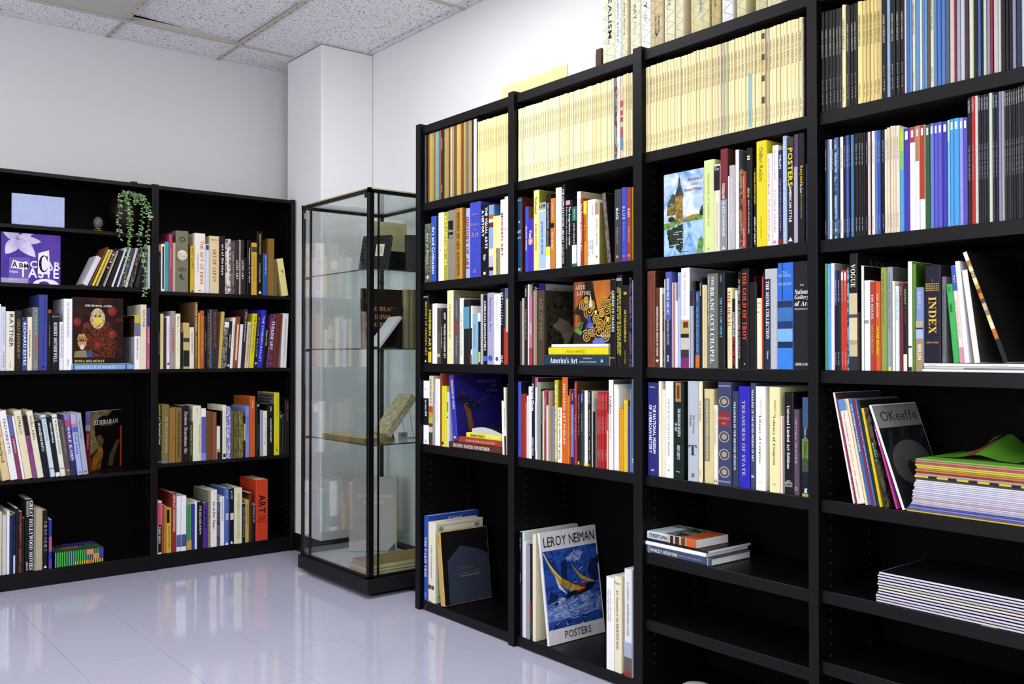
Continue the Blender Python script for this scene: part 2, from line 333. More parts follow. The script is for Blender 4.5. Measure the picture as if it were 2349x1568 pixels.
ROWS = [
('R',1,1,1.7916,"""
-3422.4 -3409.1 12.8 301 0 0 3a4448 ||
-3409.1 -3399.1 9.4 300 0 0 1c1a1c ||
-3399.1 -3381.4 17.3 303 0 0 86562c ||
-3381.4 -3368.3 12.6 302 0 0 ac9a50 ||
-3368.3 -3352 15.8 301 0 0 a69448 ||
-3352 -3337.2 14.4 301 0 0 7c6040 ||
-3337.2 -3324.3 12.4 302 0 0 86a688 ||
-3324.3 -3310.2 13.6 303 0 0 6088a0 ||
-3310.2 -3295 14.8 302 0 0 864e26 ||
-3295 -3273.5 21 302 0 0 2b2320 |n:AMERICAN HERITAGE:d0c090:.12:.3:.3;n:1963:d0c090:.8:.9:.3|
-3273.5 -3253.5 19.5 304 0 0 a48c50 ||
-3253.5 -3238.5 14.4 302 0 0 a0884a ||
-3238.5 -3224.9 13.1 303 0 0 6e361e ||
-3224.9 -3216.3 8.1 302 0 0 d0c8b4 ||
-3216.3 -3201.6 14.2 304 0 0 a28e56 ||
-3201.6 -3189.4 11.7 303 0 0 4a5236 ||
-3189.4 -3177.3 11.6 306 0 0 864a20 ||
-3177.3 -3160.4 16.4 306 0 0 bcac6a ||
-3160.4 -3146 13.9 302 0 0 ac964a ||
-3146 -3128.1 17.4 304 0 0 7c3616 ||
-3128.1 -3112.8 14.9 302 0 0 ac9454 ||
-3112.8 -3097.5 14.8 303 0 0 6e685c ||
-3097.5 -3073 24 303 0 0 a28a54 ||
-3073 -3062.6 9.9 302 0 0 26242a ||
-3062.6 -3038.4 23.6 306 0 0 ffffff ||
-3038.4 -3030.4 7.5 302 0 0 1e1c18 ||
-3030.4 -3020.8 9.1 282 0 0 f0e2a0 |@AH|
-3020.6 -3011.8 8.3 282 0 0 f0e2a0 |@AH|
-3011.5 -3001.1 9.9 282 0 0 f0e2a0 |@AH|
-3000.8 -2991.8 8.5 281 0 0 f3e6a6 |@AH|
-2991.5 -2983 8 282 0 0 f4e8b2 |@AH|
-2982.7 -2972.4 9.8 281 0 0 f0e2a0 |@AH|
-2972.1 -2959 12.6 282 0 0 f0e2a0 |@AH|
-2958.7 -2946.3 11.9 281 0 0 f0e2a0 |@AH|
-2946 -2933.9 11.7 280 0 0 f3e6a6 |@AH|
-2933.6 -2924.5 8.6 281 0 0 f0e2a0 |@AH|
-2924.2 -2913.4 10.3 281 0 0 f3e6a6 |@AH|
-2913.1 -2903.8 8.8 281 0 0 f0e2a0 |@AH|
-2903.5 -2894.8 8.2 280 0 0 f6ecae |@AH|
-2894.5 -2886.1 7.9 281 0 0 f4e8b2 |@AH|
-2885.9 -2877 8.4 280 0 0 f0e2a0 |@AH|
-2876.7 -2864 12.2 280 0 0 f4e8b2 |@AH|
-2863.8 -2851.7 11.6 280 0 0 f3e6a6 |@AH|
-2851.4 -2839.6 11.4 279 0 0 f3e6a6 |@AH|
-2839.3 -2827.5 11.3 281 0 0 f3e6a6 |@AH|
"""),
('R',2,1,1.7916,"""
-2767.9 -2753.4 13.9 280 0 0 fbf2c4 |@AH|
-2753.2 -2740.1 12.5 281 0 0 f8eebc |@AH|
-2739.9 -2728.7 10.7 281 0 0 f8eebc |@AH|
-2728.4 -2715.6 12.4 282 0 0 fbf2c4 |@AH|
-2715.3 -2701.5 13.3 282 0 0 f8eebc |@AH|
-2701.3 -2687.3 13.5 281 0 0 f8eebc |@AH|
-2687 -2676 10.5 281 0 0 f8efc0 |@AH|
-2675.7 -2663.9 11.3 281 0 0 f6eab4 |@AH|
-2663.7 -2648.5 14.6 280 0 0 fbf2c4 |@AH|
-2648.3 -2634.1 13.7 280 0 0 f6eab4 |@AH|
-2633.9 -2622.6 10.8 280 0 0 f8efc0 |@AH|
-2622.3 -2609.1 12.7 281 0 0 f8eebc |@AH|
-2608.9 -2594 14.4 281 0 0 f8eebc |@AH|
-2593.8 -2583.7 9.6 281 0 0 f8efc0 |@AH|
-2583.4 -2568.2 14.7 282 0 0 f8efc0 |@AH|
-2568 -2556.9 10.5 281 0 0 f8efc0 |@AH|
-2556.7 -2547.4 8.8 280 0 0 f8efc0 |@AH|
-2547.1 -2535.8 10.9 281 0 0 fbf2c4 |@AH|
-2535.6 -2526 9.1 281 0 0 f8eebc |@AH|
-2525.7 -2510.7 14.5 281 0 0 f8eebc |@AH|
-2510.5 -2499.8 10.2 281 0 0 f6eab4 |@AH|
-2499.6 -2486.5 12.5 282 0 0 fbf2c4 |@AH|
-2486.3 -2475.4 10.4 280 0 0 f6eab4 |@AH|
-2475.2 -2464.4 10.3 281 0 0 f8efc0 |@AH|
-2464.2 -2453.5 10.2 280 0 0 fbf2c4 |@AH|
-2453.3 -2443.6 9.2 281 0 0 fbf2c4 |@AH|
-2443.4 -2430.8 12.1 281 0 0 f8eebc |@AH|
-2430.6 -2416.9 13.2 281 0 0 f8efc0 |@AH|
-2416.6 -2403 13.2 280 0 0 f6eab4 |@AH|
-2402.7 -2390.2 12 280 0 0 f8eebc |@AH|
-2390 -2381.1 8.4 280 0 0 f6eab4 |@AH|
-2380.9 -2368.9 11.5 281 0 0 f8efc0 |@AH|
-2368.7 -2355.1 13 280 0 0 fbf2c4 |@AH|
-2354.9 -2344.9 9.5 280 0 0 f6eab4 |@AH|
-2344.7 -2335 9.2 280 0 0 f8eebc |@AH|
-2334.8 -2323.1 11.1 282 0 0 f8eebc |@AH|
-2322.9 -2313.8 8.6 280 0 0 f6eab4 |@AH|
-2313.6 -2302.2 10.9 280 0 0 fbf2c4 |@AH|
-2302 -2291.9 9.7 280 0 0 f8efc0 |@AH|
-2291.7 -2281.1 10.1 281 0 0 f8efc0 |@AH|
-2280.9 -2270.8 9.6 280 0 0 f8eebc |@AH|
-2270.6 -2258.2 11.9 280 0 0 f8eebc |@AH|
-2258 -2247.5 9.9 282 0 0 f8efc0 |@AH|
-2246.7 -2234 12.3 281 0 0 8a94b0 k5a3050|n:AMERICAN HERITAGE:402030:.1:.5|
-2234 -2225.2 8.2 281 0 0 f8efc0 |@AH|
-2225.2 -2216.9 7.8 281 0 0 f8efc0 |@AH|
-2216.9 -2203.9 12.5 281 0 0 d8c8c0 B.3-.38-b04858,B.42-.48-b04858,B.5-.56-a04050,B.62-.75-a05070,B.75-.9-5a88b8||
-2203.9 -2193.6 9.9 282 0 0 f8eebc |@AH|
-2193.4 -2187 5.9 282 0 0 f8eebc |@AH|
-2186.8 -2176.8 9.6 283 0 0 f6eab4 |@AH|
-2176.6 -2169.8 6.3 281 0 0 f8efc0 |@AH|
-2169.6 -2159.9 9.2 281 0 0 f8efc0 |@AH|
"""),
('R',3,1,1.7916,"""
-2100.6 -2091.6 8.5 281 0 0 f3e6b0 |@AH|
-2091.6 -2081.4 9.7 281 0 0 f0e2a8 |@AH|
-2081.4 -2066.9 14 283 0 0 f6eaba |@AH|
-2066.9 -2052.9 13.5 282 0 0 f3e6b0 |@AH|
-2052.9 -2040.7 11.7 283 0 0 f0e2a8 |@AH|
-2040.7 -2027.8 12.5 283 0 0 f6eaba |@AH|
-2027.8 -2014.9 12.4 283 0 0 f3e6b0 |@AH|
-2014.9 -2003.4 11 283 0 0 f0e2a8 |@AH|
-2003.4 -1992 10.9 283 0 0 f6eaba |@AH|
-1992 -1978.1 13.4 282 0 0 f3e6b0 |@AH|
-1978.1 -1963.4 14.1 282 0 0 f0e2a8 |@AH|
-1963.4 -1948.9 14 281 0 0 f6eaba |@AH|
-1948.9 -1935.4 13.1 281 0 0 f3e6b0 |@AH|
-1935.4 -1921.5 13.4 281 0 0 f6eaba |@AH|
-1921.5 -1908.1 12.9 281 0 0 f0e2a8 |@AH|
-1908.1 -1897.2 10.4 281 0 0 f6eaba |@AH|
-1897.2 -1885.2 11.5 283 0 0 f3e6b0 |@AH|
-1885.2 -1872.1 12.6 283 0 0 f0e2a8 |@AH|
-1872.1 -1860.2 11.3 282 0 0 f6eaba |@AH|
-1860.2 -1848.5 11.3 282 0 0 f3e6b0 |@AH|
-1848.5 -1831.7 16.2 282 0 0 f6eaba |@AH|
-1831.7 -1824 7.2 280 0 0 f0e2a8 |@AH|
-1824 -1810.9 12.6 281 0 0 f3e6b0 |@AH|
-1810.9 -1800.2 10.2 280 0 0 e8dcae |@AH|
-1800.2 -1788.1 11.6 280 0 0 e6dab0 |@AH|
-1788.1 -1776.8 10.8 280 0 0 c8bca4 |@AH|
-1776 -1762.5 13 280 0 0 c9cca0 |@AH|
-1762.5 -1751.4 10.7 280 0 0 f3e6b0 |@AH|
-1751.4 -1738.5 12.4 281 0 0 f6eaba |@AH|
-1738.5 -1724.9 13.1 282 0 0 f0e2a8 |@AH|
-1724.9 -1712.9 11.5 281 0 0 f6eaba |@AH|
-1712.9 -1698.4 13.9 281 0 0 f3e6b0 |@AH|
-1698.4 -1686.6 11.3 282 0 0 f6eaba |@AH|
-1686.6 -1675.2 10.9 282 0 0 f0e2a8 B.42-.98-8ab8c0|@AH|
-1675.2 -1664.6 10.1 283 0 0 f6eaba |@AH|
-1664.6 -1651.2 12.9 283 0 0 f3e6b0 |@AH|
-1651.2 -1640.1 10.7 282 0 0 efe0a6 |@AH|
-1640.1 -1626.9 12.7 282 0 0 e8d49c B.04-.1-50423c,B.26-.32-50423c,B.48-.54-50423c,B.7-.77-50423c|@AH|
-1626.9 -1615.2 11.2 281 0 0 c6b698 |@AH|
-1615.2 -1602.2 12.5 281 0 0 f3e6b0 |@AH|
-1602.2 -1590.3 11.4 282 0 0 f6eaba |@AH|
-1590.3 -1576.9 13 282 0 0 f0e2a8 |@AH|
-1576.9 -1565.8 10.5 282 0 0 f6eaba |@AH|
-1565.8 -1555.2 10.1 282 0 0 f3e6b0 |@AH|
-1555.2 -1541.4 13.3 283 0 0 f6eaba |@AH|
-1541.4 -1526.3 14.5 282 0 0 f0e2a8 |@AH|
-1526.3 -1515.9 9.9 281 0 0 f6eaba |@AH|
-1515.9 -1501.5 14 282 0 0 f3e6b0 |@AH|
-1501.5 -1496 4.9 277 0 0 3a2a34 |n:AMERICAN HERITAGE INDEX:c8b8c0:.05:.9:.35|
"""),
('R',4,1,1.7916,"""
-1444 -1433.6 9.9 275 0 0 2a2626 |@AHW|
-1433.6 -1421.1 12 275 0 0 2e2826 |@AHW|
-1421.1 -1408.7 11.9 274 0 0 26262a |@AHW|
-1408.7 -1399.9 8.3 273 0 0 2a2a2c |@AHW|
-1399.9 -1390.1 9.3 273 0 0 2c2c34 |@AHW|
-1390.1 -1381.5 8.2 273 0 0 2c2c34 |@AHW|
-1381.5 -1369.1 11.9 278 0 0 f2e8a8 |@AH|
-1368.6 -1357.4 10.7 273 0 0 2a2a30 |@AHW|
-1357.4 -1346.2 10.6 272 0 0 26262a |@AHW|
-1346.2 -1334.9 10.8 272 0 0 26262a |@AHW|
-1334.9 -1321.9 12.6 273 0 0 e8dc94 |@AH|
-1321.9 -1310.2 11.2 272 0 0 ddcc88 |@AH|
-1310.2 -1299.9 9.8 271 0 0 d8c078 |@AH|
-1299.9 -1289.7 9.7 270 0 0 e6d48c |@AH|
-1289.7 -1279.5 9.7 269 0 0 e6d48c |@AH|
-1279.5 -1266.9 12.1 268 0 0 cdb678 |@AH|
-1266.9 -1252.4 14 267 0 0 1d2333 |@AHW|
-1252.4 -1242 9.9 264 0 0 8fb0cc |@AHW|
-1242 -1228.5 13 263 0 0 242424 |@AHW|
-1228.5 -1216.3 11.7 262 0 0 2a2a2a |@AHW|
-1216.3 -1204.2 11.6 261 0 0 24221f |@AHW|
-1204.2 -1199.4 4.3 260 0 0 d8c8d8 ||
-1199.4 -1189.8 9.1 260 0 0 3f6fae ||
-1189.8 -1183.9 5.5 259 0 0 6a98c8 ||
-1183.9 -1174.4 9 258 0 0 d8d4c0 |@AH|
-1174.4 -1165 8.9 257 0 0 5f8fb0 ||
-1165 -1159.1 5.4 256 0 0 e0dcc8 ||
-1159.1 -1152.1 6.5 255 0 0 5585b5 ||
-1152.1 -1144 7.6 255 0 0 6f8fb0 ||
-1144 -1137.1 6.4 254 0 0 5a5048 ||
-1137.1 -1127.9 8.7 254 0 0 d8dcb0 |@AH|
-1127.9 -1119.9 7.5 253 0 0 5a7fb0 ||
-1119.9 -1109.7 9.7 252 0 0 4a70b0 ||
-1109.7 -1098.4 10.8 251 0 0 5578b0 ||
-1098.4 -1089.5 8.4 250 0 0 505c78 ||
-1089.5 -1078.4 10.6 249 0 0 c8bcb8 ||
-1078.4 -1070.7 7.2 248 0 0 802838 ||
-1070.7 -1063 7.2 247 0 0 8fa8b0 ||
-1063 -1052.1 10.4 246 0 0 c8c0c8 ||
-1052.1 -1042.3 9.2 245 0 0 3c343c ||
-1042.3 -1030.5 11.3 244 0 0 d0d4b4 ||
-1030.5 -1022 8 244 0 0 22222a ||
-1022 -1013.5 8 242 0 0 4a5f90 ||
-1013.5 -1007.2 5.8 242 0 0 22222a ||
-1007.2 -999.8 6.8 241 0 0 b8c8b8 ||
-999.8 -991.5 7.9 240 0 0 8a8498 ||
-991.5 -984.2 6.8 240 0 0 8a2838 ||
-984.2 -973.9 9.8 238 0 0 c0b4bc ||
-973.9 -965.7 7.7 238 0 0 c8c4b0 ||
-965.7 -957.5 7.7 237 0 0 22222a ||
-957.5 -949.4 7.6 237 0 0 2a2830 ||
-949.4 -941.4 7.6 236 0 0 22222a ||
-941.4 -933.4 7.5 235 0 0 8a8898 ||
-933.4 -921.4 11.4 234 0 0 2a3458 ||
-921.4 -911.6 9.4 233 0 0 b0c0b0 ||
-911.6 -901.8 9.3 233 0 0 3a3a48 ||
-901.8 -890.1 11.2 232 0 0 5a6a90 ||
"""),
('R',1,2,1.4397,"""
-3421.8 -3371.5 49.8 257 0 0 6f7562 k3f4438|n:Art in Focus:e8ece0:.15:.7:.3;n:+:ffffff:.88:.95:.4|with green marbled spine
-3371.5 -3331.1 40 285 0 0 2b55c0 |b:Art and Civilization:f4f6ff:.16:.88:.5|titled Art and Civilization
-3331.1 -3313.9 16.7 281 0 0 1a1a20 ||
-3313.9 -3273.2 40.1 294 0 0 fffef4 |n:AN INTRODUCTION TO ART:b8b0a0:.08:.6:.3|
-3273.2 -3241.8 30.9 293 0 0 a8a43a |b:ART HISTORY:f0e85a:.05:.62:.55;b:II:f0e85a:.7:.78:.5|titled Art History
-3241.8 -3194.9 46.4 296 0 0 8a857c P.0,.8,.15,.4,1a1a1c|hs:History:c8c8b0:.3:.05;hs:Art:c8c8b0:.37:.05|linen with black label
-3194.9 -3139 55.4 298 0 0 a0782c Ps.7,1,0,1,c89a40|s:HISTORY OF ART:5a3a10:.06:.58:.38;s:JANSON:5a3a10:.62:.95:.38|titled History of Art
-3109.2 -3082.8 25.9 289 0 0 b0b4d8 |s:HISTORY OF ART:8a2030:.12:.88:.7|with red serif lettering
-3082.8 -3010.7 71.6 308 0 0 3d49b5 |hs:Janson:a088a8:.16:.03;hs:History:a088a8:.3:.045;hs:of:a088a8:.36:.035;hs:Art:a088a8:.43:.075;hs:■:8a6a90:.92:.05|slipcased History of Art
-3010.7 -2955.9 54.3 292 0 0 131316 |b:THE VISUAL ARTS:ffffff:.05:.62:.3:.2;b:A HISTORY:ffffff:.08:.45:.28:-.22;b:Fifth Edition:ffffff:.7:.78:.28;b:1:ffffff:.94:.98:.25|titled The Visual Arts
-2955.9 -2924 31.4 284 0 0 9aa6cc v3a6a9a B.0-.14-7aa0c0,B.14-.2-b85a2a,B.2-.25-e8e8e8,B.25-.32-6a3020,B.32-.62-8ea6d8,B.62-.72-e8d8c0,B.72-.88-c0b8d8,B.88-.93-301818||
-2924 -2879.5 44 235 0 0 e6e29a Ps0,.45,0,1,ece88e,B.5-.55-f4f0d0,B.55-1-8a8a68|n:ART HISTORY:6a6a30:.55:.95:.25|
-2879.5 -2854.1 24.9 295 0 0 fffffa |b:MODERN ART:9a3a20:.18:.76:.55|titled Modern Art
-2854.1 -2828.1 25.5 304 0 0 ffffff |hn:ART:a89880:.42:.03;hn:of:a89880:.47:.02|
"""),
('R',2,2,1.4397,"""
-2771.3 -2745.3 25.5 290 0 0 24425c v5a1c14|hn:GARDNER:d0d8e0:.04:.02;hn:ART:e8f0f4:.46:.04;hn:AGES:d0d8e0:.54:.03;hb:H:ffffff:.96:.04;hb:■:d8a0a0:.33:.03|slate blue Art through Ages
-2728.5 -2708.9 19.1 249 0 0 2f4cc8 v7a5018|s:DRAWING SCHOOL:e8ecff:.3:.68:.5|titled Drawing School
-2708.9 -2676.9 31.6 200 0 0 4a2ab0 P.1,.9,.38,.48,e8863a|b:Visual Art:ffffff:.22:.5:.5|
-2674.8 -2643.6 30.7 304 0 0 f4ee90 v8a8c24|i:National:6a6438:.08:.3:.5;s:RADIO AND PROP:c07030:.42:.75:.35|
-2643.6 -2604.5 38.6 253 0 0 f4f4ea P.02,.98,.0,.11,a8a49a,P.04,.96,.13,.98,a9c4ee|s:READINGS IN ART HISTORY:3a4a80:.28:.78:.3;hb:LSM:3a3a3a:.05:.05|titled Readings in Art History
-2604.5 -2577 27 280 0 0 16161e B.7-.82-e8e04a,B.82-1-f4f4ee|b:Sight Sound Motion:c8ccf0:.12:.46:.4;n:Applied Media Aesthetics:e8e8e8:.48:.7:.25|
-2577 -2551.8 24.7 261 0 0 d07a22 P.0,.9,.35,.42,1a1410|i:Twentieth-Century:f0dcc0:.06:.3:.4;s:SIX CHAIRS:f4e4c8:.48:.72:.4|
-2549.1 -2517.3 31.3 296 0 0 ffffff |n:A:555555:.92:.94:.2|
-2516.6 -2496.6 19.5 304 0 0 121214 |b:THE COMPLETE POSTER LIBRARY:e8e8e8:.05:.7:.5;n:COLLECTION:e8e8e8:.72:.95:.4|
-2496.6 -2461.1 34.9 243 0 0 16161a P.1,.75,.0,.07,d890a8|b:The design history reader:f4f4f4:.1:.68:.35:.15;n:Edited with an introduction:d0d0d0:.1:.72:.22:-.25|titled Design History Reader
-2459.3 -2434.3 24.5 216 0 0 1c1c1e B.0-.24-1f6a55,B.64-.95-e6eaf4,B.95-1-1f6a55|b:Cultural Theory:e8f0ec:.04:.22:.3;b:and the visual arts:f0f0f0:.28:.62:.3|
-2434.3 -2415.3 18.4 267 0 0 fffffa vb0a478||
-2415.3 -2400.2 14.7 241 0 0 9a3a20 |b:The Power of Feminist Art:f4e8e0:.08:.78:.5|
-2399.1 -2381.2 17.4 229 0 0 d88a20 B.0-.2-e6d838|b:Visual Thinking:6a4a10:.22:.62:.55|titled Visual Thinking
-2381.2 -2341.3 39.4 230 0 0 ffffff |n:WHITNEY:7a7a7a:.08:.26:.22:.2;n:HANDBOOK:4a4a4a:.62:.85:.2:.2;n:OF THE:4a4a4a:.62:.76:.2:-.05;n:COLLECTION:4a4a4a:.62:.88:.2:-.3|titled Handbook of Collection
-2341.3 -2321.5 19.3 217 0 0 fdfbe0 v8a8440 B.0-.2-c08a70|n:WRITING PICTURE BOOKS:6a5a3a:.26:.7:.35;hb:●:b07030:.88:.04|
-2282 -2265.1 16.3 246 -0.11 0 7a706a v1a1a1c k5a4a44||
-2246.7 -2214.5 31.6 248 0 0 3c3c42 d.17|b:BLACK:ffffff:.26:.42:.35;i:The History of a Color:a0a0a8:.52:.75:.3;hb:●:d89030:.93:.04|titled Black in white lettering
-2213.6 -2186.5 26.6 251 0 0 4048b0 d.17|b:B L U E:d8dcff:.26:.43:.4;i:The History of a Color:a0a8e0:.47:.72:.3;hb:●:c05090:.93:.04|titled Blue in white lettering
-2185.8 -2163.9 21.4 247 0 0 a03a2c d.17|b:RED:f0d8d0:.29:.41:.45;i:The History of a Color:e0b8a8:.53:.75:.35;hb:●:d89030:.93:.04|titled Red in white lettering
-2162.6 -2154.3 7.8 246 0 0 e8e020 ||
"""),
('R',3,2,1.4397,"""
-1857.8 -1816.1 41.2 285 0 0 d4e49a |i:Masterworks of American Art:b8a870:.14:.72:.22;n:Abrams:8a7a50:.95:.97:.3|pale green tall
-1816.1 -1792.6 22.9 266 0 0 e8dcc4 v2a1a28 B.02-.3-2a1a28|hn:So:e8e0e8:.05:.04;n:A Retrospective Exhibition:b09a70:.45:.95:.25|
-1792.6 -1765.7 26.4 309 0 0 7a2230 v4a3018 B.5-1-8a8f94|b:MODIGLIANI:f4e8ec:.34:.49:.4;b:THE ARTISTS OF MONTPARNASSE:f0f0f0:.51:.86:.35;hb:▲:ffffff:.97:.03|maroon over grey spine
-1764 -1758.9 4.6 224 0 0 f4f0e0 ||
-1758.9 -1736.8 21.5 254 0 0 b8b4b6 |n:MR LUMAN REED'S PICTURE GALLERY:f4f0f4:.16:.8:.35|with pale letters, Picture Gallery
-1736.2 -1723.4 12.3 298 0 0 e8e6ea v606068||
-1722.7 -1711.1 11.2 237 0 0 8a7a58 k3a3424||
-1711.1 -1697.5 13.1 229 0 0 b8402e |n:Painting History in Art:f0d8d0:.06:.36:.35;n:ILLUSTRATIONS:f4e0d8:.75:.97:.4|
-1696.8 -1675.6 20.8 296 0 0 16161a |b:11:f0e890:.08:.12:.45;n:skilled work:e8e070:.4:.5:.4;n:american art craft in the renwick gallery:e8e8e8:.52:.86:.35|
-1671.6 -1661 10.2 234 0 0 121214 |b:NATIONAL PORTRAIT GALLERY:d8c830:.06:.46:.5;b:HOSEN LAY GALLERY:f0f0f0:.62:.97:.5|
-1661 -1624.2 36.2 309 0 0 e0d022 |n:Odilon Redon:7a6a18:.06:.38:.36;n:Prince of Dreams:a08a20:.72:.92:.15|broad bright yellow
-1624.2 -1606 17.7 267 0 0 ece0d4 |n:Catalogue of paintings:8a7a70:.05:.95:.3|
-1606 -1586.7 18.8 288 0 0 f4f2f4 |n:EDWARD HOPPER:a8a8b8:.05:.35:.3;n:PATTERNS OF DESIRE:98989c:.45:.88:.3;hn:18:555555:.97:.03|
-1586.1 -1570.7 14.9 271 0 0 1e2452 B.94-1-7a2020|b:PHILLIPS:e8ecff:.05:.2:.4;n:THE PHILLIPS COLLECTION:c8ccdc:.3:.85:.25|navy with dark red foot
-1570.1 -1556.7 12.9 309 0 0 9fb6d4 |n:THE ART INSTITUTE OF CHICAGO COLLECTION:e8f0fa:.05:.98:.6|
-1556.1 -1532.9 22.7 302 0 0 26222c B.0-.08-3a3434|b:POSTERS:e8d828:.1:.46:.68;b:AMERICAN STYLE:f4f4f4:.46:.8:.38;hb:▲:ffffff:.96:.04|titled Posters American Style
-1532.6 -1519.5 12.6 307 0 0 5a3a78 B.3-1-a8a8b0 k4a4a52||
-1518.9 -1497 21.3 307 0 0 1a1a1e |b:Recycled:e0b830:.3:.46:.5;n:Re Seen:f0f0f0:.47:.55:.35;n:Folk Art from the Global Scrap Heap:a8c040:.56:.78:.3|titled Recycled in yellow
-1495 -1487.1 7.4 218 0 0 2a3040 ||
-1486.5 -1481.9 4.2 217 0 0 1c1c20 ||
"""),
('R',4,2,1.4397,"""
-1435.5 -1427.7 7.4 274 0 0 1c1c20 |@JW|
-1427.7 -1421.9 5.3 274 0 0 4a7ab8 |@JW|
-1421.9 -1414.1 7.3 273 0 0 f0ece4 |@JB|
-1414.1 -1406.7 6.9 273 0 0 1a2030 |@JW|
-1406.7 -1399.3 6.9 275 0 0 9ab8d0 k2a4a78||
-1399.3 -1394 4.8 275 0 0 3a5a90 |@JW|
-1394 -1389.3 4.2 274 0 0 16161c |@JW|
-1389.3 -1380 8.8 274 0 0 f0eee8 |@JB|
-1380 -1376.1 3.5 274 0 0 202028 ||
-1376.1 -1370.1 5.4 274 0 0 1c2438 |@JW|
-1370.1 -1361.9 7.7 274 0 0 4a58a8 |@JW|
-1361.9 -1357.7 3.7 275 0 0 20202c |@JW|
-1357.7 -1347.9 9.3 274 0 0 3a80b8 |@JW|
-1347.9 -1344.1 3.4 274 0 0 181820 ||
-1344.1 -1334.4 9.2 275 0 0 1e1e20 |@JW|
-1334.4 -1326.4 7.5 275 0 0 1c1c1c |@JW|
-1326.4 -1318.4 7.5 273 0 0 1a1a1c |@JW|
-1318.4 -1313.6 4.3 273 0 0 22242c ||
-1313.6 -1307.3 5.8 272 0 0 16161a |@JW|
-1307.3 -1299.4 7.4 272 0 0 dcc4c0 |@JB|
-1299.4 -1295.7 3.3 272 0 0 1c1c22 ||
-1295.7 -1286.9 8.3 272 0 0 f0ecd8 |@JB|
-1286.9 -1279.2 7.3 272 0 0 4a78c0 |@JW|
-1279.2 -1271.4 7.2 271 0 0 3a50a0 |@JW|
-1271.4 -1266.8 4.1 271 0 0 14141c ||
-1266.8 -1259.7 6.6 270 0 0 1c1c20 |@JW|
-1259.7 -1253 6.2 270 0 0 e4dcc8 |@JB|
-1253 -1245.4 7.1 273 0 0 e0d2b8 |@JB|
-1245.4 -1237.9 7.1 276 0 0 e4d6bc |@JB|
-1237.9 -1230.3 7 275 0 0 e0d0b4 |@JB|
-1230.3 -1219.8 10 274 0 0 e6d8be |@JB|
-1219.3 -1208 10.8 264 0 0 4aa0d8 B.0-.22-a8c840,B.22-.4-7ab878||
-1208 -1192.7 14.8 262 0 0 4a30a0 P.25,.75,.03,.11,e8e8f8||
-1192.7 -1177.2 14.9 262 0 0 f0eef4 B.0-.15-a83a3c,P.3,.7,.03,.1,e8d8d8||
-1177.2 -1167.1 9.6 263 0 0 f0eef4 B.0-.34-b07840,P.3,.7,.03,.1,e8d8d8||
-1167.1 -1152.8 13.8 263 0 0 f0eef4 B.0-.71-a83a28,P.3,.7,.03,.1,e8d8d8||
-1152.8 -1140 12.3 261 0 0 1f5a2a P.3,.7,.03,.1,d8e8d8||
-1139.1 -1130.1 8.5 262 0 0 6a78c8 P.25,.75,.03,.1,e8e8f8||
-1130.1 -1120.3 9.3 262 0 0 5a58c0 P.25,.75,.03,.1,e8e8f8||
-1120.3 -1109.2 10.6 262 0 0 5a58c0 P.25,.75,.03,.1,e8e8f8||
-1108.6 -1095.4 12.7 261 0 0 3a3aa0 P.25,.75,.03,.1,e8e8f8||
-1095.4 -1089.7 5.3 262 0 0 7ab8d8 B.0-.2-b8d8a8||
-1089.7 -1079.8 9.3 263 0 0 4a9cd8 P.25,.75,.03,.1,e8f4f8||
-1079.8 -1066.9 12.5 263 0 0 4a9cd8 P.25,.75,.03,.1,e8f4f8||
-1066.9 -1057.5 8.9 262 0 0 8a98d8 P.25,.75,.03,.1,f0f0f8||
-1057.5 -1047.4 9.6 261 0 0 5a4cb0 P.25,.75,.03,.1,e8e8f8||
-1047.1 -1037.6 9 306 0 0 26242a |@AFW|
-1037.6 -1028.4 8.7 308 0 0 b02c28 |@AFW|
-1028.4 -1021.3 6.6 307 0 0 c8c8c4 ||
-1021.3 -1015.1 5.7 307 0 0 26262c |@AFW|
-1015.1 -1008.9 5.7 306 0 0 22222a |@AFW|
-1008.9 -1002.4 5.9 307 0 0 2a2c30 |@AFW|
-1002.4 -996 5.9 306 0 0 24262a |@AFW|
-996 -988.4 7.2 307 0 0 c8d0c0 ||
-988.4 -982 5.8 307 0 0 2a2a38 |@AFW|
-982 -975.7 5.8 306 0 0 24242c |@AFW|
-975.7 -966.9 8.3 306 0 0 8088b0 ||
-966.9 -960.6 5.8 305 0 0 a8a098 ||
-960.6 -955.7 4.5 305 0 0 2e2c34 |@AFW|
-955.7 -950.7 4.5 305 0 0 26262c |@AFW|
-950.7 -945.8 4.4 305 0 0 303438 |@AFW|
-945.8 -940.8 4.4 305 0 0 26262c |@AFW|
-940.8 -935.9 4.4 305 0 0 2a2830 |@AFW|
-935.9 -931 4.4 305 0 0 26262c |@AFW|
-931 -924.9 5.6 307 0 0 2c2c32 |@AFW|
-924.9 -918.9 5.6 308 0 0 28282e |@AFW|
-918.9 -911.6 6.7 309 0 0 2c2c32 |@AFW|
-911.6 -904.4 6.7 310 0 0 34343a |@AFW|
-904.4 -897.2 6.7 311 0 0 2c2c32 |@AFW|
"""),
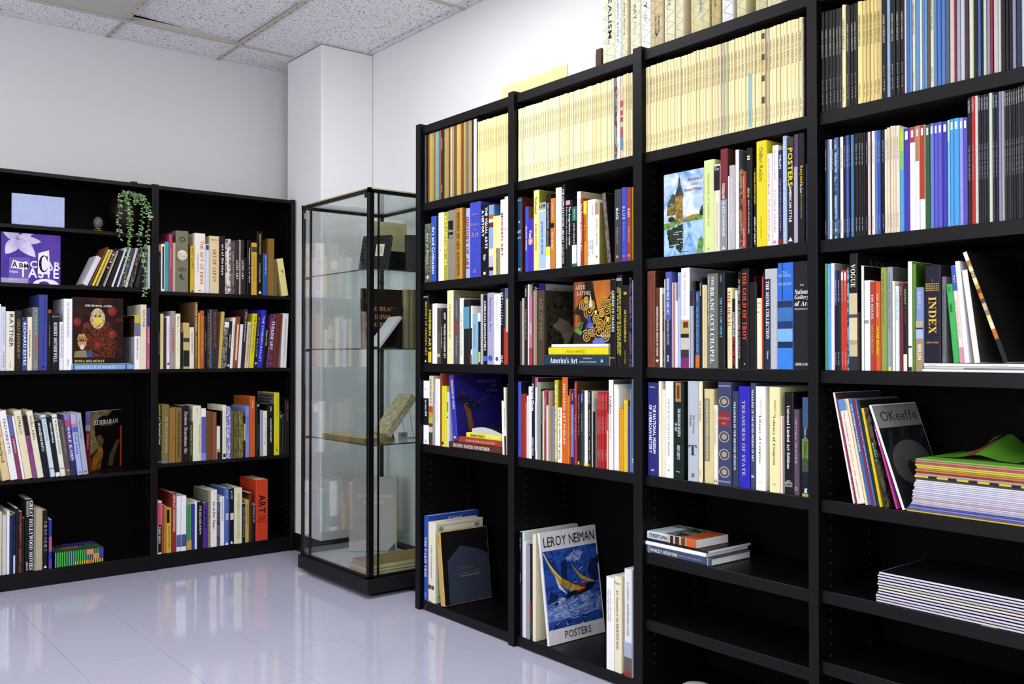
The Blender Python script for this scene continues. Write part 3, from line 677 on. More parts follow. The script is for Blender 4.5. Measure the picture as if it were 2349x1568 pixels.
('R',1,3,1.0824,"""
-3431.7 -3390.9 40.3 301 0 0 141416 |s:HISTORY OF MODERN ART:d8b030:.09:.88:.36:.1;hn:ARNASON:e8e8e8:.025:.02;hb:▲:ffffff:.96:.035|titled History of Modern Art
-3389.3 -3361.6 27.2 261 0 0 17171a P.0,.9,.8,.98,d8c832|b:MODERN ART:ece420:.1:.78:.6|titled Modern Art in yellow
-3360.5 -3327.4 32.6 261 0 0 ffffff |n:MODERN ART:c0c0c0:.08:.6:.25|
-3326.4 -3291.7 34.2 241 0 0 4c463c P.1,.7,.82,.88,c8c098|n:INTERPRETING:8a8060:.45:.8:.35|
-3291.2 -3279.6 11.1 229 0 0 101012 |b:HOW TO LOOK AT MODERN ART:d8d8d8:.3:.7:.55|
-3279.6 -3246.1 33.1 236 0 0 18181a |b:CHIPP:f0f0f0:.07:.2:.4;b:THEORIES OF MODERN ART:f4f4f4:.27:.9:.4|titled Theories of Modern Art
-3246.1 -3201.7 43.9 312 0 0 f0eab0 v8a8458|s:THE HUMANISM OF ART:9a9468:.18:.66:.25;n:✛:9a9468:.8:.82:.2|tall pale yellow
-3201.7 -3156.6 44.6 285 0 0 55545a |s:ART:b83a30:.36:.56:.55;n:A CRITICAL HISTORY:c8c8cc:.07:.32:.2;n:OF ART IN CONTEXT:c8c8cc:.58:.9:.2|with big red Art lettering
-3156.6 -3128 28.1 276 0 0 fdfbe8 v8a9a98|n:A SHORT HISTORY OF PAINTING:a09a80:.2:.88:.35|
-3127 -3082.4 44.2 267 0 0 26262a B.11-.45-5a9ab0||
-3077.7 -3066.1 11.1 241 0 0 f4f0ea B.38-.75-2a2a2c,B.84-1-b85a40||
-3066.1 -3029.4 36.2 208 0 0 8ab8d0 |n:planning for art education:4a78a0:.22:.68:.25|
-3028.5 -3010.3 17.7 210 0 0 1e1e22 B.0-.17-f0f0f0,P.2,.9,.76,.96,d8d028||
-3010.3 -2994.1 15.7 285 0 0 b8b8c0 ||
-2993.2 -2964.2 28.5 281 0 0 141414 P.05,.95,.88,.95,3a78d0|b:AMERICAN ENCOUNTERS:ffffff:.08:.8:.42|titled American Encounters
-2964.2 -2920.2 43.5 288 0 0 a9a9c4 |n:Appraising Art:5a5ab8:.06:.54:.42;hb:●:4a4ac0:.91:.08|lavender-grey Appraising Art
-2920.2 -2878.3 41.4 282 0 0 ffffff |n:Appraising Art:b4b4c8:.06:.52:.4;hb:●:4a4ab0:.92:.06|white Appraising Art
-2877.9 -2855.8 21.6 302 0 0 16161a |m:ART/artifact:f4f4f4:.05:.48:.75;b:PRC:f0f0f0:.88:.97:.5|titled Art slash artifact
-2855.8 -2829.2 26 301 0 0 5a6898 v6a6a70 B.52-1-b83a26,P.5,1,.14,.57,d8cca8||
"""),
('R',2,3,1.0824,"""
-2760.4 -2747.7 12.3 246 0 0 3a4458 ||
-2746.7 -2732.2 14 257 0 0 c0b090 ||
-2730.9 -2709.3 21.1 306 0 0 1f2a36 |b:WINSTON:c8d0d8:.04:.14:.4;n:An American Legacy A Gift to New York:d8dce0:.3:.68:.4|navy, an American Legacy
-2708.4 -2702.1 5.8 308 0 0 f0ece0 ||
-2701.7 -2682.2 19 264 0 0 d06a9a B.75-1-c03048|b:ELEGANT:f8e0ec:.4:.56:.5|pink over red
-2681.7 -2676.9 4.4 313 0 0 2a2a30 d.29||tall pale advertising cover
-2676 -2612.5 63 281 0 0 4a3c30 d.25 Ps0,.1,0,1,b0a080,P.1,.32,0,1,9a8a6c,P.32,.38,0,1,2a2018|n:AGE OF KINGS:8a7c64:.1:.66:.28:.2|broad brown, Age of Kings
-2269.7 -2241.1 28.1 298 0 0 141414 |s:AMERICAN IMAGES:f4f4f4:.12:.6:.42:.1;n:The Smithsonian:d8d030:.14:.6:.18:-.3;hn:ABRAMS:d8d030:.9:.015|titled American Images
-2237.5 -2210 27 313 0 0 18181a |s:AMERICAN MUSEUM OF NATURAL HISTORY:e0d848:.14:.88:.32:.18;s:125 YEARS OF EXPEDITION:e0d848:.14:.86:.3:-.2;hb:BRUCE:e8e8e8:.05:.03|titled Museum of Natural History
-2207.2 -2179.1 27.6 276 0 0 1a1a1c |b:ARTAIDSAMERICA:d8b850:.3:.7:.36;hb:=:e0c060:.1:.03;n:Tacoma Art Museum:d8b850:.8:.96:.2|titled Art Aids America
-2177 -2165.9 10.6 301 0 0 7a4a40 k2a2a2a||
-2163.5 -2153.4 9.5 290 0 0 8a98d8 ||
"""),
('R',3,3,1.0824,"""
-2095.7 -2061.1 34.1 321 0 0 7a4434 v3a2018 P.12,.88,.03,.97,70392a|i:Exposition Universelle:8a5a3a:.1:.8:.4|embossed brown slipcase
-2060.3 -2040.4 19.4 259 0 0 5a3020 |b:REPRESENTING AFRICA IN AMERICAN ART MUSEUMS:f0e8e0:.24:.86:.38;hb:♥:f0e8e0:.92:.04|brown, Representing Africa
-2039.7 -2029.3 9.9 258 0 0 f0e8c8 ||
-2028.5 -2019.7 8.4 237 0 0 6a604c k2a2824||
-2019.3 -2016.3 2.4 285 0 0 f4f0f0 ||
-2016 -1990 25.5 308 0 0 4c5aa0 B.5-1-22264a|b:SIGMUND FREUD AND ART:e8ecf8:.07:.45:.4;n:HIS PERSONAL COLLECTION:d0d4e8:.5:.76:.35;b:ABRAMS:f0f0f0:.87:.94:.3|blue fading to navy
-1988.9 -1974.5 14 272 0 0 e8e0e0 Ps.5,.9,.0,1,c04040||
-1974.1 -1965.8 7.8 213 0 0 ffffff ||
-1965.5 -1950.1 14.9 303 0 0 b0bce0 |b:DADA SURREALISM:8898d0:.04:.25:.5|
-1949.8 -1915.2 34 322 0 0 f4f4f6 v909094 B.52-.66-b8b070,B.66-.7-2a2620,B.7-.82-c8c0b0,B.82-.9-3a3034,B.9-1-7a2a68,P.3,.9,.54,.6,7a2420|s:THE AMERICAN MAGAZINE:b8b8bc:.04:.48:.32|tall white, The American Magazine
-1914.9 -1899.6 14.8 243 0 0 a8b0c8 B.0-.2-2a2c3a||
-1899.2 -1891.3 7.4 272 0 0 14161c |n:The Private World:c83a30:.2:.8:.35|
-1890.9 -1874.5 16 239 0 0 2a5490 B.83-1-d06a20|n:HERSEY:8ac0d8:.03:.14:.4;s:THE ART OF RENAISSANCE ROME:7ac0b8:.2:.8:.42|titled The Art of Renaissance Rome
-1874.1 -1863.9 9.7 281 0 0 1e2024 |b:The Art of the Steal:d0d0d0:.06:.2:.5|
-1863.6 -1854.4 8.6 258 0 0 e2d0a0 ||
-1854.4 -1845.7 8.3 257 0 0 dcc898 ||
-1845 -1803.4 41 290 0 0 6a6a66 |s:THE:f4f4f4:.03:.13:.22:.05;s:BRANCACCI CHAPEL:f4f4f4:.14:.95:.36:.0;n:UMBERTO BALDINI ORNELLA CASAZZA:e0e0e0:.03:.55:.13:-.32|titled The Brancacci Chapel
-1803.4 -1779 24 291 0 0 26282a |n:RENFREW:7ab0d0:.03:.1:.25;s:THE CYCLADIC SPIRIT:7ab8dc:.26:.68:.38|titled The Cycladic Spirit
-1769.3 -1751.6 17.1 243 0 0 f0e4b0 |s:THE DEVIL:b85030:.03:.5:.55;n:IN CONNOISSEURSHIP:c8b080:.55:.9:.25|titled The Devil
-1751 -1737.3 13.2 210 0 0 1c1a1e |b:DOWNTOWN BOOK:e8d8d8:.2:.55:.6;b:NEW YORK ART:c83030:.55:.95:.6|titled Downtown
-1737.3 -1730 6.8 233 0 0 ffffff ||
-1729.7 -1718.4 10.8 290 0 0 121214 |s:J.P. MORGAN:f0f0f0:.08:.3:.5;n:THE FINANCIER AS COLLECTOR:c8b890:.33:.9:.5|
-1717.8 -1690.4 26.8 297 0 0 18181c v101012|s:THE GOLD OF TROY:e8542a:.03:.72:.55;b:ABRAMS:e8e8e8:.945:.96:.2|titled The Gold of Troy in orange
-1688.9 -1662.9 25.5 255 0 0 201e1c ||
-1661.1 -1643.6 17 207 0 0 f0e8c0 |hn:GUIDE:8a8060:.07:.02;hn:TO:8a8060:.13:.02;hn:ART:8a8060:.2:.02|
-1643.3 -1637.6 5.2 270 0 0 b83a34 ||
-1637 -1633.4 3.1 281 0 0 1a2230 ||
-1632.8 -1589.8 42.5 290 0 0 b8b8be P.03,.5,.1,1,1e2c44|s:THE MENIL COLLECTION:ffffff:.12:.7:.26:-.23;n:Abrams:f0f0f0:.82:.9:.16:-.23|grey with navy title panel
-1588.6 -1537.7 50.5 304 0 0 2a6ad0 B.36-.42-20304c,B.42-.55-3a70b0,B.55-.62-1c3460,B.62-.74-7ab0e8,B.74-.8-182848,B.8-1-3a80d8,P.3,.36,.0,.35,182848|hn:THE:a8c8f0:.09:.02;hn:NATIONAL:a8c8f0:.12:.03;hn:MUSEUM:a8c8f0:.2:.025|wide blue car photo spine
-1537.1 -1481.1 55.5 304 0 0 26262c P.84,1,.64,.72,c8bc90|hn:THE:e8e8e8:.22:.015;hi:National:f4f4f4:.28:.045;hi:Gallery:f4f4f4:.335:.045;hi:of Art:f4f4f4:.39:.045;hn:WASHINGTON:e8e8e8:.44:.015;hs:ABRAMS:e8e8e8:.95:.025|very wide black National Gallery
"""),
('R',4,3,1.0824,"""
-1436.1 -1427.4 8.2 291 0 0 4a9a5a ||
-1427.4 -1417.9 9 290 0 0 5aa0e0 |n:magazine of art:e8f4ff:.05:.6:.35|
-1417.9 -1407.3 10.1 291 0 0 f4e4f0 v8a8a80||
-1407 -1399.3 7.2 271 0 0 2e4688 B.35-1-1a1a28|@JW|
-1398.7 -1388.2 10 270 0 0 22222e |@JW|
-1388.2 -1378.9 8.8 270 0 0 c83a2c P.2,.8,.02,.1,f0e0e0|@JW|
-1378.9 -1369.7 8.7 269 0 0 c83a2c P.2,.8,.02,.1,f0e0e0|@JW|
-1369.1 -1363 5.6 276 0 0 6ab0c8 k2a4a58||
-1362.4 -1337.3 24.6 312 0 0 1c1c20 B.34-.52-d0bc98,B.52-.55-4a4a58,B.55-.74-d8c8a8,B.74-.78-b0a080,B.78-.88-c8b898,B.88-1-2a2c38|s:VOGUE:f0e4c0:.09:.29:.55|black and sand fashion annual
-1327.8 -1320.7 6.6 278 0 0 e0ece8 v201014||
-1319.7 -1303 16.2 238 0 0 f4f4f4 |hn:IIII:555555:.46:.04|
-1303 -1288.1 14.4 233 0 0 a83a2c |s:TIN HOUSE:f0dcd0:.14:.42:.42;n:PORTLAND BROOKLYN:d8b060:.48:.8:.4|brick red literary paperback
-1288.1 -1273.8 13.8 232 0 0 d05a24 |s:TIN HOUSE:f0e0c8:.13:.4:.42;b:SUMMER READING:e8d020:.5:.82:.5|orange literary paperback
-1273.3 -1256.6 16.2 269 0 0 8a9a48 |n:frieze annual review:5a6a28:.06:.55:.25|
-1256.6 -1240.5 15.5 269 0 0 8a9a9c v4a4c4e P.3,.8,.96,1,e0d030|n:frieze annual review:4a5a5c:.06:.6:.25|
-1240.3 -1234.1 5.7 232 0 0 f0e8d8 ||
-1233.9 -1222.6 10.7 218 0 0 e4ecf4 |b:A PUBLIC SPACE:8ad0d0:.06:.4:.5|titled A Public Space
-1222.4 -1211 10.9 226 0 0 6a2a34 |n:BRICK 95:c8a0a0:.04:.14:.35|
-1210.8 -1200 10.3 217 0 0 18181a B.8-1-e8dcc8|b:SERPENT:4ab850:.03:.22:.5;n:OF THE ORIENT:8a4a20:.24:.46:.35|
-1199.7 -1188.5 10.7 279 0 0 f4f4ee v3a5a14 B.77-.785-2a2a2a,B.96-1-2a2a2a||
-1188 -1178.6 8.9 273 0 0 5a8a1e v34541a||
-1177.6 -1158 19.1 212 0 0 7f90c0 B.4-.48-b8a888,B.48-.5-2a2a34,B.5-.61-a8b4d8,B.61-1-a08a68|n:GRANTA 33:d8dcf0:.05:.25:.4;b:BERLIN:f0e8d8:.68:.86:.5|
-1155.6 -1114.8 40.2 242 0 22 1e1c34 |s:INDEX:e8b848:.32:.7:.48;hb:▒▒:b89040:.22:.08;hn:1:e8b848:.15:.02;hn:1984-1988:c8a040:.79:.02|thick navy Index in gold
-1112.5 -1101.9 10.1 213 0 22 6a6a6e |n:Aperture and other forms of beauty:2a2a2e:.15:.9:.4|
-1084.7 -1068.1 16 194 -0.09 22 3fae58 |b:n+1:1a3a20:.04:.09:.4;b:EVIDENCE:1a3a20:.25:.36:.3|bright green leaning
-1068.1 -1056.7 10.9 239 -0.09 22 f0dcd0 B.0-.26-3a58b0,B.84-1-d09098|b:TOY:d8e0f8:.1:.18:.4;n:the PARIS REVIEW:e0a0a0:.35:.75:.45|cream leaning with blue head
-1056.8 -1045.4 10.8 249 -0.09 22 f0ecf4 ||
-1034.8 -1021 13.2 227 -0.13 22 eeeadf v3c3a34||
-965.8 -954.8 9.9 284 -0.34 22 20201e d.27 B.0-.08-e8e0f0,B.08-.14-b8752c,B.14-.18-e8d8a0,B.18-.24-8a5020,B.24-.29-f0e0b0,B.29-.34-c8a040,B.34-.38-7a4a20,B.38-.43-d87a28,B.43-.47-4a4448,B.47-.53-c8b890,B.53-.58-8a7a60,B.58-.64-e8d080,B.64-.7-f4ecc0,B.7-.79-c86a28,B.79-1-20222c|b:VATICAN:f4f0d0:.12:.3:.6|sharply tilted mosaic-spined
"""),
('R',1,4,0.7281,"""
-3431.7 -3386.9 44.3 278 0 0 ffffff B.275-.7-1c1c1e|b:art since 1900:f0f0f0:.3:.56:.35;n:2:b0b0b0:.11:.15:.4;n:O:4a4a4a:.93:.97:.35|white with black middle band
-3385.7 -3355.7 29.5 301 0 0 d8d0b0 B.44-.53-b84a2a,B.53-.6-c8a030,B.6-.69-d8b838,B.69-.74-4a3a80,B.74-.82-d8c8a0,B.82-.95-2a4a3c,B.95-1-7a3030|i:Art: the way it is:6a5a8a:.04:.4:.5|
-3354.6 -3338.3 15.8 234 0 0 9a9aa0 ||
-3337.2 -3302.8 33.9 288 0 0 ffffff |n:PHOTOGRAPHERS:d8c8c8:.06:.66:.3|
-3302.3 -3287.4 14.3 316 0 0 8a3a2a ||
-3286.9 -3252.6 33.8 259 0 0 e0d828 P.1,.45,.92,.97,1a1a18||
-3251.5 -3233.2 17.8 234 0 0 d4d8e0 |b:DESIGN:3a3a40:.18:.36:.5;hb:●:2a2a2a:.46:.03|
-3203.3 -3169.6 32.9 276 -0.125 30 3a36a8 d.26|s:DESIGNING BY TYPES:f0f0ff:.07:.52:.42:.2;hb:●:e8e8ff:.95:.04|indigo leaning, Designing by Types
-2867 -2854.1 12.4 212 -0.03 0 fffdf0 ||
-2853.2 -2840.4 12.3 265 -0.03 0 f4efd8 B.72-1-3a3038|n:GRAPHIC DESIGN:8a8450:.3:.6:.4|
-2838.6 -2829 9.1 277 0 0 2a2830 ||
"""),
('R',2,4,0.7281,"""
-2771.3 -2753.3 17.5 290 0 0 4a58b8 v1c2238|n:Museum guide:2a3070:.7:.88:.3|
-2752.9 -2725.4 27 244 0 0 9a2a1e ||
-2724.9 -2717.1 7.3 213 0 0 c05a3a ||
-2716.7 -2706.8 9.4 237 0 0 e0e0ec ||
-2706.4 -2687.5 18.4 273 0 0 ffffff ||
-2687.1 -2666.3 20.3 313 0 0 161c30 |b:Charmed Places:ffffff:.09:.42:.55;b:SANDRA PHILLIPS:e8e8e8:.74:.96:.3|titled Charmed Places
-2665.8 -2653.6 11.7 308 0 0 f0f0f4 v5a1a40 B.0-.12-b03a90,B.3-.9-d8d8f4||
-2652.8 -2633.5 18.7 291 0 0 8a9478 |n:Eugene Delacroix:c8d0b8:.15:.6:.3|
-2633.1 -2623.2 9.5 267 0 0 161622 |n:Masters:c0c0d0:.05:.5:.35|
-2622.7 -2617.8 4.5 259 0 0 f4f4f0 ||
-2617.4 -2602.5 14.3 262 0 0 a83c4a |n:DIEBENKORN:e8d0d4:.1:.45:.35|
-2601.7 -2591.5 9.7 206 0 0 e8e4c8 ||
-2591 -2578.4 12.1 259 0 0 a89878 ||
-2578 -2567.1 10.4 259 0 0 8a7a64 ||
-2566.7 -2559 7.2 204 0 0 8a88c0 ||
-2558.6 -2539.4 18.7 301 0 0 c8c020 v8a8418|b:GRAND PRIX AUTOMOBILE DE MONACO POSTERS:f8f4d0:.05:.96:.6|titled Grand Prix Automobile posters
-2538.6 -2515.5 22.5 201 0 0 fdfce8 |un:Guide des musées de France:3a3a34:.04:.94:.55|titled Guide des musées
-2514.8 -2484.6 29.7 315 0 0 d2641c v14161a|n:HARVARD'S ART MUSEUMS:f8e8d8:.08:.78:.42;n:100 YEARS:f0d8c0:.95:.96:.3|titled Art Museums on orange
-2484.2 -2476.8 6.9 246 0 0 d88820 ||
-2476.4 -2466.4 9.6 269 0 0 a03028 |n:CHRISTIE'S NEW YORK:e8c8c0:.04:.9:.35|
-2466 -2450.2 15.3 269 0 0 2a1a60 B.2-.9-6a80c0|b:Sotheby's:e8e0f8:.05:.15:.4;n:IMPRESSIONIST AND MODERN:d0d8f0:.25:.6:.3|
-2449.9 -2436.1 13.2 298 0 0 a83030 v4a3c22|n:CHRISTIE'S:e8c8c0:.04:.2:.35;n:POST WAR ART:e8c8c0:.4:.7:.35|
-2435.4 -2414.9 19.9 266 0 0 1a1a1c P.2,.6,.95,.99,d8d028|n:Christie's New York:d0d0d0:.05:.6:.25|
-2414.5 -2399.2 14.9 267 0 0 2c3c38 B.0-.2-2a1a60|b:Sotheby's:f0f0f8:.04:.16:.45;n:Latin American:b0b8b0:.3:.55:.3|
-2398.8 -2378.7 19.6 267 0 0 f4f4ee B.96-1-e8e040||
-2378.3 -2356.6 21.2 268 0 0 181818 P.2,.5,.96,1,d07020|n:Christie's London:e8e8e8:.02:.17:.3;n:Important Contemporary Art:d8d8d8:.25:.6:.3;n:Monday 4 May:d0d0d0:.65:.92:.28|
-2356.2 -2352.6 3.2 267 0 0 e8e4c8 ||
-2352.2 -2340.9 10.8 196 0 0 14141a ||
-2340.6 -2331.1 8.9 241 0 0 6a6468 ||
-2330.8 -2321 9.2 267 0 0 b02828 |@CR|
-2320.7 -2311.7 8.5 267 0 0 b02828 |@CR|
-2311.3 -2302.4 8.4 267 0 0 ab2626 |@CR|
-2302 -2295.3 6.3 268 0 0 b02828 |@CR|
-2293.8 -2283.2 10.1 268 0 0 b22a2a |@CR|
-2282.8 -2275.4 6.9 191 0 0 c85a30 B.3-1-e0c8a8||
-2274.7 -2252.7 21.6 308 0 0 f4f6f8 v6a665e|n:KANBAN:3a3a40:.18:.38:.5;n:Traditional Shop Signs of Japan:8a8a98:.4:.66:.3|tall white Kanban
-2252 -2235.3 16.1 293 0 0 ffffff |n:WINDOWS ON THE WORLD:c8c8d0:.1:.8:.3|
-2234.6 -2225 9.1 283 0 0 f0ece0 ||
-2224.3 -2202.5 21.4 211 0 0 d89c1c ||
-2202.1 -2183.5 18.1 242 0 0 e4c02c v7a6020|b:Z:f8f4e0:.02:.05:.4;n:scraps:f8f4e0:.48:.55:.4|
-2182.5 -2173.8 8.2 219 0 0 2a3ac0 ||
-2173.1 -2167.8 4.8 279 0 0 8a9098 ||
-2167.1 -2154.1 12.5 318 0 0 5a7aa0 |b:N:e8f0f8:.85:.89:.5|
"""),
('R',3,4,0.7281,"""
-2092.4 -2045.9 46 304 0 0 262a72 |b:THE NATIONAL MUSEUM:f4f4ff:.24:.76:.28:.17;b:OF AMERICAN HISTORY:f4f4ff:.24:.76:.28:-.2;hi:Shirley:e0e0f0:.05:.02;b:ABRAMS:f0f0f8:.93:.95:.3|titled National Museum of American History
-2044.4 -2032.4 11.4 309 0 0 f4f0dc |n:ROSENBERG AND STIEBEL:a8a080:.16:.46:.3|
-2032.1 -2017.2 14.4 282 0 0 ece4c4 ||
-2016.4 -1984.7 31.2 310 0 0 fdfdfa |n:THE ROSE ART MUSEUM AT BRANDEIS:7a7a74:.18:.78:.24;hb:▲:2a2a2a:.92:.02|titled The Rose Art Museum
-1983.6 -1942.2 40.9 307 0 0 123024 P.25,.8,.0,.2,b87848 P.4,.65,.03,.17,4a3a18|s:THE SHANGHAI MUSEUM:f0f0ec:.27:.56:.28:.12;s:OF ART:f0f0ec:.42:.51:.24:-.2;s:SHEN ZHIYU:f0f0ec:.65:.8:.28:.05;s:ABRAMS:f0f0f0:.92:.93:.4|dark green, The Shanghai Museum
-1922.5 -1879.3 42.8 320 0 0 b4bcc4 v8a8a70|n:The Torlonia:3a3e44:.34:.52:.2:.1;n:Marbles:3a3e44:.34:.45:.2:-.18;hs:T:2a2c30:.69:.1;hi:R:3a3c40:.94:.04|titled The Torlonia Marbles
-1878.6 -1863.4 14.6 318 0 0 f0e4b8 v5a5438|n:The Van Eycks:4a463a:.19:.4:.6;n:ABRAMS:8a8468:.88:.94:.3|narrow tall cream
-1859.2 -1821.8 36.9 290 0 0 d8c890 P.08,.62,.1,.77,8a866c|s:THE WORLDS OF JEFFERSON AT MONTICELLO:f0ecd8:.12:.75:.2:-.15|tan with grey title panel
-1821.5 -1804.8 16.2 241 0 0 f0e8d0 |n:Vatican museums:b8986a:.05:.5:.4;hs:M:8a7a60:.96:.04|
-1803.8 -1753.2 50 316 0 0 3a4266 P.06,.94,.28,.43,8a2a34,P.06,.94,.03,.045,8a84a0,P.06,.94,.955,.97,8a84a0|hb:◉:a89c80:.19:.11;hb:◉:a89c80:.53:.11;hb:◉:a89c80:.7:.11;hb:◉:a89c80:.87:.11;hn:WORLD:c09a90:.35:.025;hn:ART:c09a90:.4:.02|ornate navy with four medallions
-1750.3 -1728.3 21.4 286 0 0 2c3c56 |s:TREASURES OF THE BRITISH MUSEUM:e8ecf0:.11:.82:.34|titled Treasures of British Museum
-1727.7 -1687.2 40 302 0 0 2a24b0 |s:TREASURES OF STATE:b8b4b8:.14:.88:.3|titled Treasures of State
-1686.2 -1667.3 18.5 313 0 0 38465e |b:TREASURES OF THE HOOD MUSEUM OF ART:e8ecf4:.06:.74:.35;hb:10:f4f4f8:.88:.025|titled Hood Museum of Art
-1666.7 -1633.4 32.8 303 0 0 ffffff |s:Library of Congress:4a4a4a:.28:.74:.3:-.02;n:TREASURES OF THE:9a9a9a:.12:.28:.2:.1;n:ABRAMS:8a8a8a:.915:.93:.3|white Library of Congress
-1618 -1582.4 35.2 303 0 0 eae4a8 |s:Library of Congress:4a4830:.28:.74:.28:-.02;n:TREASURES OF THE:8a8458:.12:.28:.2:.1;n:ABRAMS:8a8458:.915:.93:.3|pale yellow Library of Congress
-1581.8 -1569.9 11.4 220 0 0 f0e4d8 Ps.75,1,0,1,7a2a3a||
-1567.8 -1538.1 29.2 289 0 0 18161a |s:Universal Limited Art Editions:f0f0f0:.13:.75:.34;hn:ART:e8e8e8:.87:.015;hn:INSTITUTE:e8e8e8:.89:.02;hn:CHICAGO:e8e8e8:.915:.02|titled Limited Art Editions
-1537.5 -1520.1 16.9 242 0 0 5a4a5a |n:VICTORIA CELESTINE:c8b8c8:.11:.63:.35;hn:◯:c8b8c8:.92:.04|muted purple short
-1509.5 -1485.1 23.9 277 0 0 3a5a80 B.3-.42-1c2438,B.42-.62-6a8a3a,B.62-.75-3a5038,B.75-.97-18202c,B.97-1-a0b050|n:Visions of:b8d0e0:.3:.42:.4;n:America:1c2430:.44:.62:.5;hb:g:f4f4f0:.94:.05|blue and green landscape spine
"""),
('R',4,4,0.7281,"""
-1353.3 -1348.1 4.6 299 -0.2 0 f0ece8 p v3a383c||
-1348.1 -1342.6 4.9 282 -0.2 0 8a3050 |n:Arts:f0d8e0:.7:.9:.4|
-1342.3 -1319.4 21.9 279 -0.2 0 ecdfcc B.0-.11-5a8ac8|n:The catalogue of works in the collection:8a7a60:.12:.95:.25|cream with blue corner
-1318.5 -1311.6 6.3 283 -0.2 0 f0d8a8 ||
-1311 -1299.6 10.7 283 -0.2 0 3a6ab0 |b:THE MODERN MAGAZINE:d8e8f8:.05:.5:.4|
-1299 -1292.8 5.6 284 -0.2 0 8a2430 ||
-1292.5 -1286.5 5.3 284 -0.2 0 4a6ea8 v6a6a6a|n:art in print:e0e8f0:.1:.7:.4|
-1286.2 -1278.8 6.7 280 -0.2 0 2a2a2a ||
-1278.3 -1270.3 7.3 259 -0.2 0 d8c020 ||
-1264 -1251.1 12 260 -0.225 0 4a4234 k1a1814|b:gallery:70c0b0:.35:.55:.5|gold-banded gallery guide
-1234.2 -1227.9 5.5 221 -0.28 0 b03a88 |b:small:f0d0e4:.05:.25:.5|bright magenta thin
-1215.7 -1208.3 6.4 278 -0.334 0 f0f0ea d.23||white leaning with grey flower cover
"""),
('L',1,2,1.463,"""
1209.8 1242.1 24.8 159 0.42 0 d8d4e0 ||
1242.9 1255 6.4 217 0.405 0 7a4a30 ||
1255.9 1272.6 10.8 203 0.391 0 e0c820 ||
1273.4 1289.4 10.2 201 0.377 0 c8b488 ||
1290.3 1307.2 11.1 211 0.362 0 1a1818 B.1-.14-b84030,B.16-.2-d8c8b0,B.22-.26-4a8a58,B.28-.32-d87030,B.35-.38-e0d8c0,B.5-.53-c8a030||black with coloured dots
1308 1324.2 10.5 195 0.347 0 c8b8b4 Ps0,.3,0,1,5a3028||
1325.9 1349.8 17.9 196 0.333 0 2a2020 ||
1350.6 1364.8 8.8 214 0.319 0 e8e8f0 ||
1365.7 1375.6 4.8 216 0.304 0 2a3038 ||
1376.4 1390.7 9 215 0.289 0 d0d0e0 ||
1391.6 1413.3 16.2 209 0.275 0 4a4a52 ||
1414.6 1432.1 12.2 211 0.26 0 d8c8d8 ||
1433 1459.4 20.9 205 0.246 0 2a2a26 k6a6858||dark spiral-bound
1463.8 1488.1 19 207 0.231 0 2a2a30 ||
1535.6 1548.2 12.1 225 0 0 c0c4c8 ||
"""),
('L',1,3,1.0439,"""
836.3 860 23.1 316 0 0 e8f4f4 |b:BOROFSKY:2a2a2a:.25:.9:.5|
860.6 879.5 18.4 304 0 0 d4d4ec |n:DRAWINGS:a8a8cc:.1:.6:.3;n:A LIFE OF WORK:4a4a5a:.7:.95:.3|
880.1 917.9 37.3 283 0 0 e8e4d0 |n:RATTNER:1a1a18:.05:.6:.45:.1;n:ABRAMS:9a9684:.84:.95:.15|cream with big black capitals
918.5 949.3 30.2 288 0 0 2a2420 |i:GREAT REYNOLDS:b08a40:.15:.7:.45;n:MERRY:b08a40:.72:.8:.3|dark with gold italic capitals
949.9 971.2 20.8 256 0 0 4a5a9a k20305a|b:RICHARD ESTES:e8ecf8:.1:.9:.6|blue photo-mottled spine
971.8 993.8 21.5 258 0 0 ece4c8 |b:R.O. Blechman Behind the Lines:4a4638:.25:.75:.3|
994.4 1021.7 26.8 306 0 0 7a7a7c |b:R O B E R T:60c0a8:.04:.44:.4;b:I N D I A N A:d85030:.46:.8:.4;n:YALE:c8c840:.84:.96:.3|grey with multicoloured capitals
1022.4 1060.8 37.9 368 0 0 3c4492 |n:ROBERT MANGOLD:242a66:.05:.42:.3:.15;n:X WITHIN X:242a66:.45:.9:.2;hb:▲:16183a:.95:.03|tall thick indigo
1061.4 1078.2 16.3 297 0 0 1e1a18 B.0-.06-8a4a28|n:to arrive at the dream:d0c8c0:.25:.6:.25|
1078.8 1113.6 34.3 279 0 0 1c1c26 |s:ROBERT MOTHERWELL:f4f4f8:.16:.86:.45;hn:BETTY:d8d8e0:.06:.02|black with white serif capitals
1114.2 1132.9 18.2 237 0 0 ece8ec |n:THE MASON IMAGE:9a94a0:.05:.75:.5|
1133.6 1173.5 39.4 352 0 0 f8f6fa |s:THE ART OF ROMARE BEARDEN:98a0a8:.05:.54:.24:.0;n:ABRAMS:4a4a50:.84:.94:.15|tall thick white
1469.5 1499.5 29.5 280 0 0 f4f4f4 B.0-.15-c8b040,B.15-.39-6a7090|s:SONIA DELAUNAY:3a3a44:.43:.82:.3|with painted head, white foot
1500.2 1530.4 29.7 335 0 0 e8dcc0 |n:SOUTINE:4a463c:.08:.35:.4|cream, shorter capitals
1532.6 1549.3 16.2 319 0 0 c85088 B.0-.3-2a3a78|n:SOUTINE:f0d0e0:.34:.58:.4;n:ABRAMS:e0b0c8:.84:.96:.25|pink with navy head
"""),
